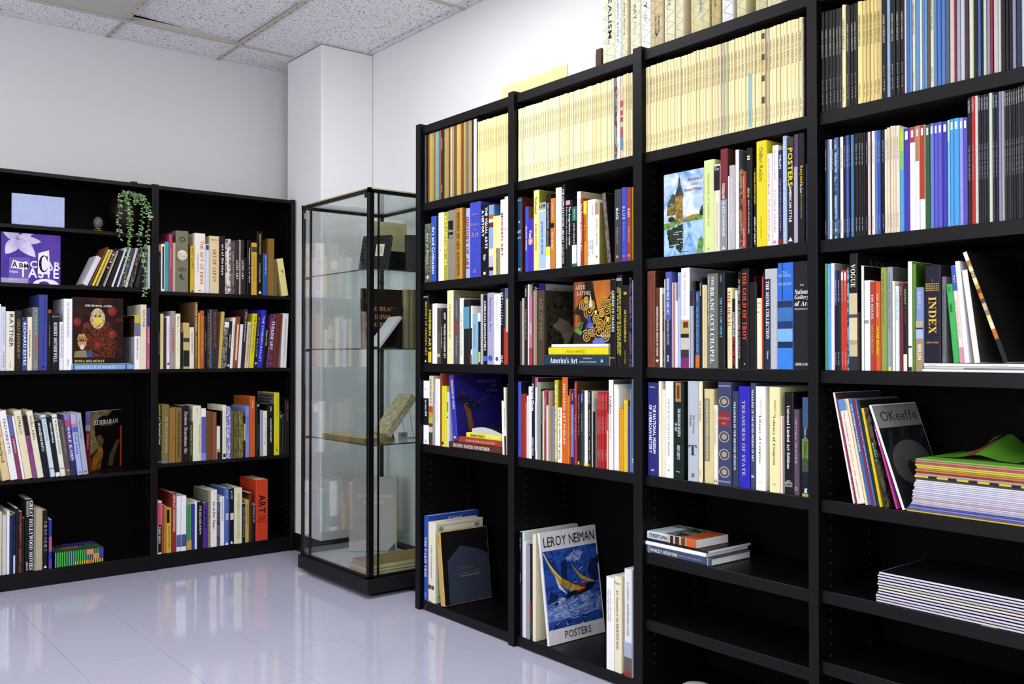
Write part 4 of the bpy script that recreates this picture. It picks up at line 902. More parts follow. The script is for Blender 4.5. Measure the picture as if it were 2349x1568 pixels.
('L',1,4,0.5227,"""
869.1 903.1 33 335 -0.16 0 e0c890 |n:Sutherland:2a261c:.34:.74:.45|tan with large dark lettering
904.2 935.9 30.8 334 -0.16 0 f0f0f0 |n:TINTORETTO:2a2a30:.1:.62:.35|
936.8 954.7 17.1 312 -0.16 0 8a3a60 B.0-.32-5a6aa8|s:TIEPOLO:f0d0e0:.36:.58:.4|maroon with blue head
955.5 966.2 10.1 306 -0.16 0 f4f0f4 ||
967.4 1000 31.7 332 -0.16 0 ece0b8 |n:UTRILLO:2a261c:.08:.34:.4|
1001.1 1019.9 18 309 -0.16 0 8a4a80 B.0-.32-3a1828|s:VAN DYCK:4a1a40:.36:.6:.4|mauve with dark head
1021.1 1049.4 27.5 329 -0.16 0 e8e4c8 |n:VUILLARD:2a2820:.07:.43:.36|
1050 1076.8 26 281 -0.15 0 1c1c34 |b:WANGECHI MUTU:f4f4f8:.04:.54:.4|navy with white capitals
1078 1100.8 22 307 -0.15 0 d0e0e4 B.04-.06-3a68b8,B.86-.875-3a68b8|s:WHISTLER:7aa0a8:.08:.42:.4|pale with two blue lines
1101.4 1121.9 19.8 299 -0.14 0 1e2030 B.93-1-e8e8f0|b:WEATHERFORD:f0f0f4:.1:.44:.4|black with white heel
1123.1 1147.4 23.5 307 -0.14 0 e4e8d8 B.05-.06-1a1a1a,B.87-.88-1a1a1a|s:WINSLOW HOMER:6a7068:.09:.64:.34|cream with black line
1148 1172.4 23.7 276 -0.13 0 5a5048 |n:BEYOND LINE AND MOVEMENT:b8b0a0:.12:.6:.2;hb:●:e07848:.9:.04|taupe with orange dot
1173.7 1199.5 25.1 304 -0.13 0 5a4a90 B.0-.08-8a7ac8,B.08-.2-a84a78,B.75-1-282a5a|s:WOLF KAHN:f4f0f8:.2:.76:.46|violet sunset spine
1200.1 1225.6 24.7 306 -0.12 0 a8b8e0 B.0-.16-c0a8d0,B.16-.22-b87aa0,B.22-.3-4a68b8|s:Wolf Kahn:4a5aa8:.32:.66:.45;hb:▲:2a2a3a:.95:.03|pale blue with sunset head
1226.8 1252.4 24.9 308 -0.12 0 a8aec4 |n:ABELARDO MORELL:5a6078:.12:.42:.28;hb:10:2a2c3c:.95:.03|grey-blue end
"""),
('L',1,5,0.0787,"""
844.4 869.8 24.9 299 0 0 d8c8a8 ||
870.8 889.2 17.9 282 0 0 c8ccd4 ||
889.9 901.5 11.1 300 0 0 e8ece0 ||
902.2 916 13.3 279 0 0 1c2a5a ||
916.7 925.6 8.5 286 0 0 2a2a50 B.7-1-c8d0e0||
926.3 939.5 12.7 308 0 0 20222c ||
940.2 955.5 14.8 291 0 0 8a4030 k3a2a20||
956.5 965.2 8.2 259 0 0 2a2620 ||
966.3 1003.2 36.4 346 0 0 141414 |s:GREAT HOLLYWOOD MOVIES:f8f8f8:.02:.98:.42:.22;s:TED SENNETT:e8e8e8:.02:.24:.24:-.22;n:ABRAMS:e8e8e8:.86:.98:.2:-.25|titled Great Hollywood Movies
1004.6 1012.4 7.3 297 0 0 8a8684 ||
1012.7 1044.4 31.2 296 0 0 b4a888 d.2||
1045.5 1066.6 20.6 286 0 0 181820 |hb:◯:e08080:.2:.04;hb:◯:e8e8e8:.27:.04;hb:◯:60b8e0:.34:.04;hb:◯:e07090:.4:.04;hb:◯:4a90d8:.47:.04;hb:◯:e89090:.53:.04;hb:◯:e8e0d0:.6:.04;hb:◯:4a98d8:.67:.04;hb:▲:ffffff:.95:.04|black with eight coloured rings
1071.6 1085.4 13.2 239 0 0 2a3aa0 B.35-.65-c05868,B.8-1-6a3a98||
"""),
('L',2,2,1.4521,"""
1588.7 1602.4 13.2 242 0 0 1a1418 B.0-.14-d08028|n:MUSEUM:a08030:.25:.6:.25|
1602.8 1622.2 18.9 248 0 0 f4f4f6 P.3,.75,.05,.95,1c2240||
1622.6 1644.2 21.1 262 0 0 3f9f94 |n:Teaching the Art:2a6a64:.3:.6:.25|
1644.7 1663.8 18.6 304 0 0 b83a6c |n:African Arts:f0c8d8:.24:.6:.25|magenta spine
1664.3 1679.6 14.8 259 0 0 b0ac8c ||
1680.4 1747.1 66.2 326 0 0 78755c |hb:◯:2a2c28:.14:.08;hb:⬬:e8e0c8:.4:.17;hn:ANCIENT:4a4430:.42:.03;hn:EGYPT:4a4430:.47:.04;hn:ART OF:4a4430:.38:.025;hb:◊:2a2c28:.63:.06;hb:♪:2a3a4a:.76:.1|with oval Ancient Egypt label
1748 1756.5 8 255 0 0 2a2420 ||
1756.9 1778.4 21 250 0 0 d4b020 |n:ART CUBA:5a4a10:.04:.5:.45;hb:▲:1a1a20:.97:.05|titled Art Cuba
1779.3 1837.3 57.4 320 0 0 f0e8d8 |n:THE ART OF INDIA:b84030:.12:.86:.32:.15;n:SIVARAMAMURTI:8a9078:.35:.65:.14:-.2;b:ABRAMS:4a443a:.955:.97:.4|titled The Art of India
1838.2 1860.6 21.9 265 0 0 d8d8ec P.1,.8,.02,.12,3a4254||
1861.5 1914.6 52.6 312 0 0 e0cca0 |s:ART OF JAPAN:b06030:.22:.8:.42;hn:SMITH:8a7850:.07:.03|titled Art of Japan
1915.5 1947.7 31.7 316 0 0 2a1a20 |b:art of the maya:f8f4f4:.15:.68:.5|titled Art of the Maya
1948.6 1980.6 31.5 302 0 0 d8d0d0 k6a5a60 P.3,.62,.16,.85,e8dcd0||white with ornamental panel
1981.6 2004.3 22.2 295 0 0 6a6a5a k3a3c38|n:ASIAN TRADITION:c0b890:.2:.85:.25|
2005.3 2027.2 21.4 297 0 0 3a2a26 |s:AZTEC ART:f0ecec:.36:.72:.5|
2028.1 2036.8 8.1 303 0 0 b0a8a8 ||
2037.2 2057.9 20.1 301 0 0 3a2826 |s:AZTEC ART:f0ecec:.36:.72:.5|
2058.4 2072.4 13.5 203 0 0 1c1818 ||
2073.3 2097.6 23.7 304 0 0 161418 |s:Contemporary Art of Africa:f0f0f0:.14:.78:.4|titled Contemporary Art of Africa
2098.5 2130.7 31.7 292 0 0 d0a438 B.08-.18-4a4030|n:CUBAN TREASURE:a07820:.25:.75:.35|
2131.7 2166.2 34 358 0 0 16161a |i:Egyptian Treasures:e0c840:.04:.36:.35;n:from the Museum in Cairo:e8e070:.5:.8:.25;hb:▲:f0e890:.95:.05|titled Egyptian Treasures
2167.2 2197.9 30.3 236 0 0 2a5498 |i:Empire of the Golden Age:c0d8f0:.04:.5:.35|titled Empire of Golden Age
2198.9 2235 35.5 323 0 0 8a6420 ||
2236 2253.1 16.6 191 0 0 6a6048 ||
2283.5 2322.3 37.8 214 -0.16 0 e8dc8c |n:❦:6a6430:.3:.4:.4|leaning cream with floral foot
"""),
('L',2,3,1.0439,"""
1587.8 1599.4 11.1 290 0 0 1a1214 |m:MUSEUM IN REVIEW:e8e0e0:.34:.74:.3|
1600.1 1617.3 16.7 290 0 0 d8cc90 ||
1618 1632.6 14 268 0 0 4a2420 ||
1633.3 1651.3 17.6 279 0 0 e8e4f4 |n:SPLENDORS OF ISLAM:b0a8d0:.15:.7:.3;hb:●:4a4858:.9:.04|
1652 1678.6 26.1 306 0 0 a4948c |s:LONDON:b84040:.28:.7:.5|titled London
1679.3 1706 26.3 293 0 0 f0eccc |s:MAYA:a05040:.05:.24:.4;n:treasures of an ancient civilization:9a9474:.27:.75:.2|titled Maya
1706.7 1720.2 12.9 210 0 0 1a1416 B.0-.07-d84030||
1720.9 1753.7 32.3 246 0 0 c8b070 B.33-.42-3a3c34,B.6-.95-2a2a28||short with striped tribal pattern
1755.1 1779.5 23.9 222 0 0 e8e0cc |n:FACES OF THE MAYA:6a6450:.12:.65:.35|
1780.9 1799 17.5 358 0 0 7a5a3a |s:NATIVE NATIONS:f0e0c0:.03:.44:.5;s:EDWARD CURTIS:d8c090:.52:.84:.3|titled Native Nations
1799.7 1811.3 11.1 300 0 0 c09a30 ||
1812 1833.8 21.3 313 0 0 b8582c |s:PLAINS INDIAN DRAWINGS:e8a838:.1:.8:.5|rust, Plains Indian Drawings
1835.3 1849.2 13.4 285 0 0 1c1a1c |n:ASIAN ARTS:c0c0c0:.3:.65:.3|
1849.9 1861.7 11.2 318 0 0 1c1a1c |s:PRE-COLUMBIAN ART:b08838:.06:.96:.55|
1862.4 1873.4 10.5 320 0 0 5a6478 ||
1874.2 1909 34.3 321 0 0 2e2a34 |s:PRE COLUMBIAN ART:a84a2c:.04:.66:.36|thick dark Pre Columbian Art
1910.5 1928.4 17.4 310 0.06 0 c8a858 ||
1929.5 1956.1 26.1 254 0.06 0 8a8878 k3a3a34 B.0-.12-e8e8e0||
1957.6 1975 16.8 258 0.06 0 2a1e34 |s:ROMAN:e8e0ec:.28:.56:.45;hb:▲:f0f0f0:.93:.05|titled Roman
1976.1 1992.4 15.8 279 0.06 0 ece8e0 |s:HISPANIA:b0a498:.14:.6:.45|
1993.5 2018.3 24.2 285 0.065 0 8a4430 P.3,.7,.15,.85,e0cc98||rust with cream scroll panel
2019.8 2037.4 17.1 243 0.065 0 e4e0dc ||
2038.6 2059 19.8 327 0.07 0 34262e |s:The Mummies:f0e8e8:.04:.55:.3|
2060.1 2085.3 24.6 257 0.07 0 d0bca4 |s:THE KIMBELL ART MUSEUM:7a6a58:.06:.85:.3|
2086.5 2112.6 25.5 304 0.075 0 d8cc20 |n:THE SPANISH WORLD:6a6414:.04:.74:.42|titled The Spanish World
2113.7 2130.6 16.3 303 0.08 0 1e2228 |n:SWISS MADE:d0d4d8:.06:.8:.3;hb:▼:f0f0f0:.92:.04|
2131.8 2161.3 29 326 0.085 0 2a2ab8 |n:THE SWEDISH BALLET:d0d4ff:.1:.9:.42|titled The Swedish Ballet
2162.5 2187.1 24 225 0.085 0 14161a |b:Treasures of China:e8e890:.05:.45:.35|
2188.3 2223.1 34.1 304 0.09 0 7a3a6a k3a2440|s:TURKISH ART:f4e8f0:.13:.66:.5|titled Turkish Art
2224.3 2255.7 30.8 308 0.09 0 6a2a1c ||
2274.4 2309.1 34.2 310 0.045 0 ece8e4 |n:ANCIENT IRAN FROM TREASURES OF RUSSIA:9a98b0:.1:.8:.25|
"""),
('L',2,4,0.5494,"""
1587.8 1609.1 20.8 314 0 0 16141a |b:DAWN OF ART:e8d828:.02:.29:.4;b:THE CHAUVET CAVE:f0f0f0:.31:.68:.4;hn:ABRAMS:e0e0e0:.97:.015|titled Dawn of Art
1610.1 1648.9 38.3 309 0 0 7a6830 |n:THE ART OF BYZANTIUM:b8b8c0:.2:.82:.28:.1;hb:●:6070b0:.97:.06|titled The Art of Byzantium
1650.3 1683.5 32.7 288 0 0 8a6c34 |n:RENAISSANCE PAINTING:b86030:.15:.85:.3|
1684.6 1714.9 29.8 289 0 0 7a6430 |s:The Panorama of the Renaissance:3a2c10:.08:.92:.4|titled Panorama of the Renaissance
1715.9 1753.7 37.2 298 0 0 2a1420 |f:Northern Renaissance Art:f8f0f4:.1:.85:.55|titled Northern Renaissance Art
1754.4 1773.4 18.5 211 0 0 2f3c14 |b:MASTERPIECES OF TURKEY:c0c890:.08:.85:.3|
1774.5 1818.9 44 296 0 0 e0dcc0 |n:18th and 19th Century Art:5a563c:.35:.88:.2:.3;n:HISTORY:9a9678:.05:.15:.15|wide cream marbled
1819.6 1845.9 25.8 280 0 0 e8e4f0 B.16-.85-5a58a8,B.85-1-7a88d8||
1847 1880.8 33.3 263 0 0 6a4420 ||
1881.6 1904.5 22.5 256 0 0 8a4a38 ||
1905.3 1924.6 18.9 180 0 0 d8dcd0 B.68-.78-c09a30,B.78-1-20202c||
1925.4 1935.5 9.6 265 0 0 1a1010 ||
1936.6 1959.1 22 294 0 0 e8e0c8 P.2,.8,.9,.97,2a2018|n:VISUAL ARTS SINCE NINETEENTH:b8ae90:.1:.85:.3|
1960.2 1983.3 22.5 286 0 0 6070c0 kc0c8e8||cloud-patterned blue
1984 2001.5 17 263 0 0 5a5030 ||
2002.3 2028.2 25.5 258 0 0 6a6438 k4a4820||
2029 2054.7 25.2 257 0 0 8a7c40 k5a5028||
2055.5 2067.5 11.5 234 0 0 2a2820 B.2-.6-b8a880||
2068.2 2090 21.2 285 0 0 7a88c8 |s:ART NOUVEAU:4a5aa0:.2:.55:.4|
2091.5 2124.3 32.3 338 0 0 c05a24 |b:panda:f4e0d0:.08:.2:.3|tall orange
2128.2 2151.1 22.3 302 0 0 1a1416 |n:VICTORIAN:7a6a70:.4:.85:.25;b:II:e0e0e0:.04:.07:.5|
2151.8 2170 17.7 258 0 0 9a98b8 ||
2170.8 2195.5 24.2 253 0 0 e4e4d0 |n:Art of the modern age:6a6458:.15:.75:.35|
2197.9 2235.2 36.8 291 0 0 14141a |n:RADICAL:e0e0e0:.05:.15:.3;b:COLLAGE FOR THE SOCIETY:d8d8d8:.28:.75:.3|
2236.4 2268.7 31.8 354 0 0 d4cc20 |n:Letterpress of the future:7a7414:.1:.4:.2;b:LM:5a5410:.88:.93:.3|tall acid yellow
2269.9 2283.3 12.9 246 0 0 26282c B.08-.15-3a9a4a||
2284.2 2300.1 15.4 228 0 0 2a2024 ||
2302.9 2330.2 26.8 311 0 0 1c1c1e |b:alien stages:d82a20:.06:.4:.42|black with red lettering
"""),
('L',2,5,0.0787,"""
1588.2 1612.3 23.7 276 0 0 f0ecf0 P.12,.88,.03,.45,c84a78,P.2,.95,.45,.97,16141a|b:THIRD REICH:e8e0e4:.48:.8:.4|pink over black, white-edged
1613.1 1624.3 10.7 256 0 0 a84820 ||
1625 1636.3 10.7 247 0 0 b07838 ||
1637 1663.4 25.9 234 0 0 c8a840 P.05,.6,.03,.33,1a1810|b:Nothing if Not Critical:3a3010:.4:.9:.3|
1664.2 1687.7 23 311 0 0 8a2c20 |s:ABSTRACT EXPRESSIONISM:f0d8b8:.02:.65:.5|titled Abstract Expressionism
1688.8 1713.6 24.3 292 0 0 e8e8f0 B.7-.92-5a6090||white with striped foot, outer
1714.4 1741.3 26.4 291 0 0 eeeef4 B.7-.92-4a5080||white with striped foot, inner
1742.1 1756 13.4 243 0 0 4a8a58 B.8-1-c89a50||
1756.4 1770 13.1 244 0 0 4e8e5c B.78-1-c89a50||
1770.7 1786.3 15.1 244 0 0 2a3490 ||
1787.1 1799.6 12 255 0 0 e0ece0 ||
1800.8 1829.5 28.2 251 0 0 14141a |b:THE DECADE SHOW:c8c8c8:.08:.7:.4|
1831 1858 26.4 242 0 0 4a2a8a |b:1971:18103a:.15:.55:.4|titled 1971 on purple
1858.8 1871.5 12.2 307 0 0 7a7a68 |m:POSTERS AMERICAN:c8b840:.03:.95:.6|
1872.3 1907.5 34.7 307 0 0 ece4dc |s:Art in Our Times:2a2624:.2:.68:.4;hn:1:4a4a4a:.06:.03|titled Art in Our Times
1908.3 1925.3 16.4 241 0 0 5a6a8a k2a3048||
1926.1 1949.6 23 267 0 0 e8e8ec |n:A FINE DISREGARD:7a7a98:.04:.5:.4|
1950.4 1975.7 24.8 310 0 0 4a6ab0 P.2,.9,.44,.56,b0b8c8|n:art:21:c0d0f0:.04:.18:.4;hb:▲:f0f4ff:.97:.05|blue art twentyone volume
1976.5 2002.7 25.8 306 0 0 1c1a34 P.2,.9,.44,.56,d8c8d0|n:art:21:e8e8f4:.04:.18:.4;hb:▲:f4f4ff:.96:.05|dark art twentyone volume
2004.4 2050 45.1 305 0 0 dcdcb8 |n:MODERN SCULPTURE:9a9a80:.1:.92:.3|titled Modern Sculpture
2051.6 2067.5 15.4 214 0 0 18141a |b:Modern Sculpture Herbert Read:e8e0e8:.08:.85:.4|
2068.3 2089.3 20.5 235 0 0 b8a050 |n:Theories and Documents:5a4a18:.1:.6:.35|
2090.2 2107 16.4 271 0 0 5a3018 ||
2107.9 2127.3 19 213 0 0 1a181e B.0-.07-d04060|b:Painting in the:e0e0e0:.1:.5:.4|
2129 2201 71.5 340 0 0 c03c1e |b:ART:201410:.25:.55:.55;hn:of the:281810:.6:.03;hn:20th:281810:.645:.035;hn:Century:281810:.69:.04|thick orange-red Art
"""),
('R',1,7,0.0425,"""
-3422.9 -3394.4 28 371 0 0 2c50b0 d.28|s:THE PARIS TRIB:f4f4ff:.25:.72:.55;n:ABRAMS:c8d0f0:.9:.97:.3|tall royal blue, the Paris paper
-3392.5 -3340.2 51.8 347 0 0 ece8d0 d.26|i:Codex Seraphinianus:8a8468:.28:.7:.25;hb:▪▪:5a5440:.81:.05|thick ivory with red ribbon
-3294.3 -3258.2 35.3 312 -0.125 0 c8a860 d.25|n:LANDSCAPES:8a6a30:.04:.16:.3|black cover with slate house shape
"""),
('R',2,7,0.0425,"""
-2758 -2744.6 12.9 400 0 0 141414 d.28|n:Charles / Howard:d8d8d8:.06:.16:.4;n:Carnegie:d8d8d8:.4:.48:.4|
-2743.8 -2732 11.3 401 0 0 d0e0e4 d.28||
-2730.5 -2722.7 7.3 367 0 0 ece8dc d.2||
-2721.9 -2698.6 22.8 354 0 0 9a98a8 d.2||
-2697.1 -2685.5 11 365 0 0 1e1a2a d.2 B.6-.8-7a3020,B.8-.95-3a5a30||
-2683.2 -2664.9 17.8 402 0 0 e8e0c0 d.24||
-2597.5 -2584.2 12.6 412 -0.14 0 e8e8ea d.29|n:POSTERS:9a9aa0:.1:.3:.4|white with stormy blue boat cover
-2288.1 -2250.8 36.8 317 0 0 f4f4f2 d.2|n:What's Pulpit? What's Mali?:4a4a4a:.13:.47:.18:-.2;n:It was Tuesday it was Thursday:4a4a4a:.14:.48:.18:.08|squat white with tiny black lines
-2249.5 -2216 33 326 0 0 ece4c4 d.2|i:Art Treasures of the:5a5440:.14:.48:.3;s:HERMITAGE:5a5440:.49:.76:.32;hi:Pierre:8a8468:.07:.03|ivory Art Treasures
-2200.1 -2163.7 35.8 360 0 0 e8e8ec d.2 B.68-.95-a8b0c8,B.82-.95-6a5a58,B.95-1-8a3830|i:LA CAPPELLA REDEMPTORIS MATER:7a7a84:.12:.62:.28|white with mosaic foot
"""),
('T',0,0,2.1436,"""
-2335.5 -2274 61 310 0 0 e6dcb8 |b:O REALISM:2a2620:.0:.72:.3:.1;n:1404-8:5a4a40:.73:.78:.15|
-2273.5 -2244.4 28.6 310 0 0 e8f0ee |n:BERG (0-8109) 3753.0:4a4a54:.0:.8:.3|
-2243.9 -2215.7 27.7 310 0 0 e2d8b0 |n:10-81092-1000-9:6a6458:.3:.74:.25|
-2200.1 -2153.8 45.7 310 0 0 e8e0bc |n:OF ART:5a3a34:.3:.62:.25;n:(8109)-1060-9:7a6a60:.64:.78:.15|
-2151.9 -2107.7 43.7 310 0 0 f2f5ee |b:SKY:2a2a2c:.3:.55:.35;n:0876-A:4a4a4c:.6:.68:.2|
-2105.8 -2051.7 53.6 310 0 0 cbb88a |b:LIFT HERE AND:2a2218:.66:.85:.14:.16;b:PULL TO OPEN:2a2218:.66:.85:.14:-.08;hb:▼:2a2218:.87:.04|
-2049 -2003.5 45 310 0 0 e8dfb8 |n:0980-4:4a4440:.45:.6:.3|
-1998.2 -1964.7 33.1 310 0 0 e6dab4 ||
-1934.7 -1860.8 73.3 310 0 0 ddd09a |b:8:2a2218:.55:.6:.25;b:LIFT HERE AND PULL:2a2218:.66:.8:.1:.05|
-1851.9 -1817.6 33.8 310 0 0 c4b078 |b:LIFT HERE AND PULL TO OPEN:2a2218:.62:.8:.2|
-1811.6 -1770.3 40.8 310 0 0 eef0ee |b:LIFT HERE AND PULL:2a2218:.55:.72:.2|
-1754.8 -1720.4 33.9 310 0 0 e2d8a4 ||
-1686.7 -1646.3 39.9 310 0 0 d8cc98 ||
-1644.5 -1596.2 47.8 310 0 0 e2d8b0 ||
"""),
]

SPECIAL_TEXT = [('i','Masterworks of'),('i','from the'),('i','Munson-Williams-'),('s','ARTE'),('s','LATINO'),('n','TREASURES FROM'),('n','LEROY NEIMAN'),('n','POSTERS'),
 ('s','DESIGNING'),('s','BY'),('s','TYPES'),('n','COUNTER'),('n','LANDSCAPES'),('n','Performative Actions from the 1970s - Now'),('s','100 Years of'),('s','SHUROOQ AMIN'),('s','SONIA DELAUNAY'),
 ('s','SAMUEL F. B. MORSE'),('s','ZURBARAN'),('n','JONATHAN BROWN'),('b','TASTE'),('s','C'),('b','CHAR'),('b','A'),('b','B'),('b','M'),('b','Original'),('n','Fast Poison'),("s","America's Art"),('s','SMITHSONIAN'),('s','AMERICAN ART MUSEUM'),
 ('n','Artists at Gemini G.E.L.'),('b','DESIGN LITERACY'),('n','SECOND EDITION'),('s','DRAWING: MASTERS AND METHODS'),('n','FIGURE DRAWING AND ANATOMY'),('b','STREETOPIA'),('b','WORLDLY AFFILIATIONS'),('n','ARTISTIC PRACTICE, NATIONAL IDENTITY'),
 ('n','OKeeffe'),('b','INSIGHT'),('s','ASSEMBLAGE,'),('s','ENVIRONMENTS'),('s','& HAPPENINGS'),('s','The Transfiguration'),('s','by Raphael'),('n','Masterpieces in Close-up'),('n','THE COMPLETE'),('n','POSTER'),('s','ADVERTISING'),('b','ABS'),('s','GOLD'),('s','A'),('s','VOGUE'),('n','the story of a printed page set in long even lines of type'),('n','and running on down the yellowed leaf line after line'),('n','OPEN'),('n','WORKS ON PAPER')]
for q in SPECIAL_TEXT: need_text(*q)
parsed = []
for side, bay, sh, z, body in ROWS:
    L_ = []
    for ln in body.strip().split('\n'):
        hd, tx, ti = ln.split('|'); h = hd.split()
        T = parse_texts(tx)
        for st, s, c, a in T: need_text(st[-1], s)
        L_.append((*[float(x) for x in h[:6]], h[6], h[7:], T, ti))
    parsed.append((side, bay, sh, z, L_))
make_texts()

# ------------------------------------------------------------------ the room
XW, YW, ZC = 2.69, 5.25, 2.835
XN, YN = -3.4, -2.6
floor = box_obj('floor', XN, XW, YN, YW, -.06, -.0035, plaster('floor_seam', '85869c', .4)); tag(floor, kind='structure')
FM = floor_mat('painted_floor_tile', 'c0c1d6')
tm = MB(); tm.box(-.1519, .1519, -.1519, .1519, -.0033, 0)
tme = tm.mesh('floor_tile', [FM])
for i in range(-12, 4):
    for j in range(-8, 7):
        x, y = 1.783+.305*(i-.5), 3.27+.305*(j+.5)
        if x+.152 > XW or y+.15 > YW: continue
        o = link('floor_tile', tme, floor); o.location = (x, y, random.uniform(-.0006, 0)); o.rotation_euler = (random.gauss(0, .0011), random.gauss(0, .0011), 0)
# strips of cut tile along the walls
box_obj('floor_tile', 2.545, XW, YN, YW, -.0034, -.0004, FM, floor); box_obj('floor_tile', XN, 2.54, 5.253-.0, 5.2531, -.0034, -.0004, FM, floor)
for n_, (x0, x1, y0, y1) in (('fill_window_1', (-3.4, -3.36, -.32, 2.92)), ('fill_window_2', (-1.92, 1.12, -2.6, -2.56))):  # invented windows, added out of view as sources of fill light
    wn = empty(n_); tag(wn, kind='structure'); b = MB(); al = x1-x0 < y1-y0; p0, p1 = (y0, y1) if al else (x0, x1)
    for a0, a1, z0, z1 in [(p0, p1, .66, .7), (p0, p1, 2.4, 2.44), (p0, p0+.04, .7, 2.4), (p1-.04, p1, .7, 2.4), ((p0+p1)/2-.02, (p0+p1)/2+.02, .7, 2.4)]:
        b.box(*((x0, x1, a0, a1) if al else (a0, a1, y0, y1)), z0, z1)
    b.build('fill_window_frame', mat('e8e8ea', .5), wn)
    b = MB(); b.box(*((x0-.0, x0+.012, p0+.04, p1-.04) if al else (p0+.04, p1-.04, y0, y0+.012)), .7, 2.4); b.build('fill_pane', emit_mat('bright_window', (.93, .96, 1), 1.5), wn)
wl = box_obj('wall_left', XN, XW+.1, YW, YW+.1, 0, ZC+.1, LEFT_PAINT); tag(wl, kind='structure')
wr = box_obj('wall_right', XW, XW+.1, YN, YW, 0, ZC+.1, WHITE_PAINT); tag(wr, kind='structure')
wb = box_obj('wall_back', XN, XW+.1, YN-.1, YN, 0, ZC+.1, WHITE_PAINT); tag(wb, kind='structure')
wf = box_obj('wall_far', XN-.1, XN, YN-.1, YW+.1, 0, ZC+.1, WHITE_PAINT); tag(wf, kind='structure')
cl = box_obj('column', 2.365, XW, 4.61, 5.04, 0, ZC-.002, WHITE_PAINT, bevel=.006); tag(cl, kind='structure')
RUB = mat('18181b', .35)
def baseb(name, x0, x1, y0, y1):
    b = MB(); b.box(x0, x1, y0, y1, 0, .1); tag(b.build(name, RUB, bevel=.002), kind='structure')
baseb('baseboard_left', XN, XW, YW-.006, YW); baseb('baseboard_right', XW-.006, XW, YN, 4.605)
baseb('baseboard_column', 2.359, 2.365, 4.604, 5.046); baseb('baseboard_front', 2.359, XW-.007, 4.604, 4.61)
# suspended ceiling: hidden deck, T-bars, lay-in tiles
ceil = box_obj('ceiling', XN, XW, YN, YW, ZC+.06, ZC+.1, mat('2a2a2c', .9)); tag(ceil, kind='structure')
TM = tile_mat('mineral_ceiling_tile'); TM2 = mat('cfcbc2', .9); BAR = mat('c9c2b4', .5)
xs = [1.415+.61*k for k in range(-8, 3)]; ys = [4.93-1.22*k for k in range(-1, 7)]
for x in xs:
    if x > XW-.02 or x < XN: continue
    b = MB(); b.box(x-.012, x+.012, YN, YW, ZC-.002, ZC+.003); b.box(x-.002, x+.002, YN, YW, ZC+.003, ZC+.035)
    br = b.build('grid_bar', BAR if x < 2.4 else mat('dedce0', .6), ceil)
    if x > .6:
        sl = MB()
        for k in range(40):
            yy = YW-.03-k*.085
            for d in (-.004, .002): sl.box(x+d, x+d+.0025, yy, yy+.014, ZC-.0026, ZC-.0019)
        tag(sl.build('bar_slot', mat('2a2826', .8), br), kind='stuff')
for y in ys:
    if not (YN < y < YW): continue
    b = MB(); b.box(XN, XW, y-.012, y+.012, ZC-.0015, ZC+.003); b.box(XN, XW, y-.002, y+.002, ZC+.003, ZC+.03); b.build('cross_bar', BAR, ceil)
b = MB(); b.box(2.365, XW, 4.595, 4.609, ZC-.003, ZC+.002); b.box(2.351, 2.365, 4.6, 5.04, ZC-.003, ZC+.002); b.build('edge_trim', mat('d8d5da', .6), ceil)
lampcells = [(lx, ly) for lx, ly, lp in LAMPS]
xe = [XN]+[x for x in xs if XN < x < XW-.02]+[XW]; ye = sorted([YN]+[y for y in ys if YN < y < YW]+[YW])
rr = random.Random(5)
for i in range(len(xe)-1):
    for j in range(len(ye)-1):
        x0, x1, y0, y1 = xe[i]+.005, xe[i+1]-.005, ye[j]+.004, ye[j+1]-.004
        if x1-x0 < .03: continue
        if any(x0 < lx < x1 and y0 < ly < y1 for lx, ly in lampcells): continue
        mm = TM
        if abs(x0-.81) < .02 and abs(y1-4.926) < .02: mm = TM2
        b = MB(); b.box(x0-(x0+x1)/2, x1-(x0+x1)/2, y0-(y0+y1)/2, y1-(y0+y1)/2, 0, .015)
        o = b.build('ceiling_tile', mm, ceil); o.location = ((x0+x1)/2, (y0+y1)/2, ZC+.0035)
        if abs(x0-1.42) < .02 and abs(y1-4.926) < .02:
            o.rotation_euler = (.01, .034, .01); o.location.z += .02
        else: o.rotation_euler = (rr.gauss(0, .0008), rr.gauss(0, .0015), rr.gauss(0, .002))
for k, (lx, ly) in enumerate(lampcells):
    t = empty('ceiling_light', (lx, ly, ZC)); tag(t, 'recessed fluorescent ceiling panel with white frame, '+('near the tall bookcase end', 'in front of the plant bookcase', 'above the middle of the room', 'towards the window wall', 'near the back window')[k], 'light', 'fluorescent panels in the ceiling')
    b = MB()
    for (a0, a1, c0, c1) in ((-.298, .298, -.603, -.583), (-.298, .298, .583, .603), (-.298, -.28, -.583, .583), (.28, .298, -.583, .583)): b.box(a0, a1, c0, c1, -.004, .02)
    b.build('frame', mat('e8e8ea', .5), t)
    b = MB(); b.box(-.28, .28, -.583, .583, .004, .008); b.build('diffuser', emit_mat('lit_diffuser', (1, .98, .98), 3.), t)

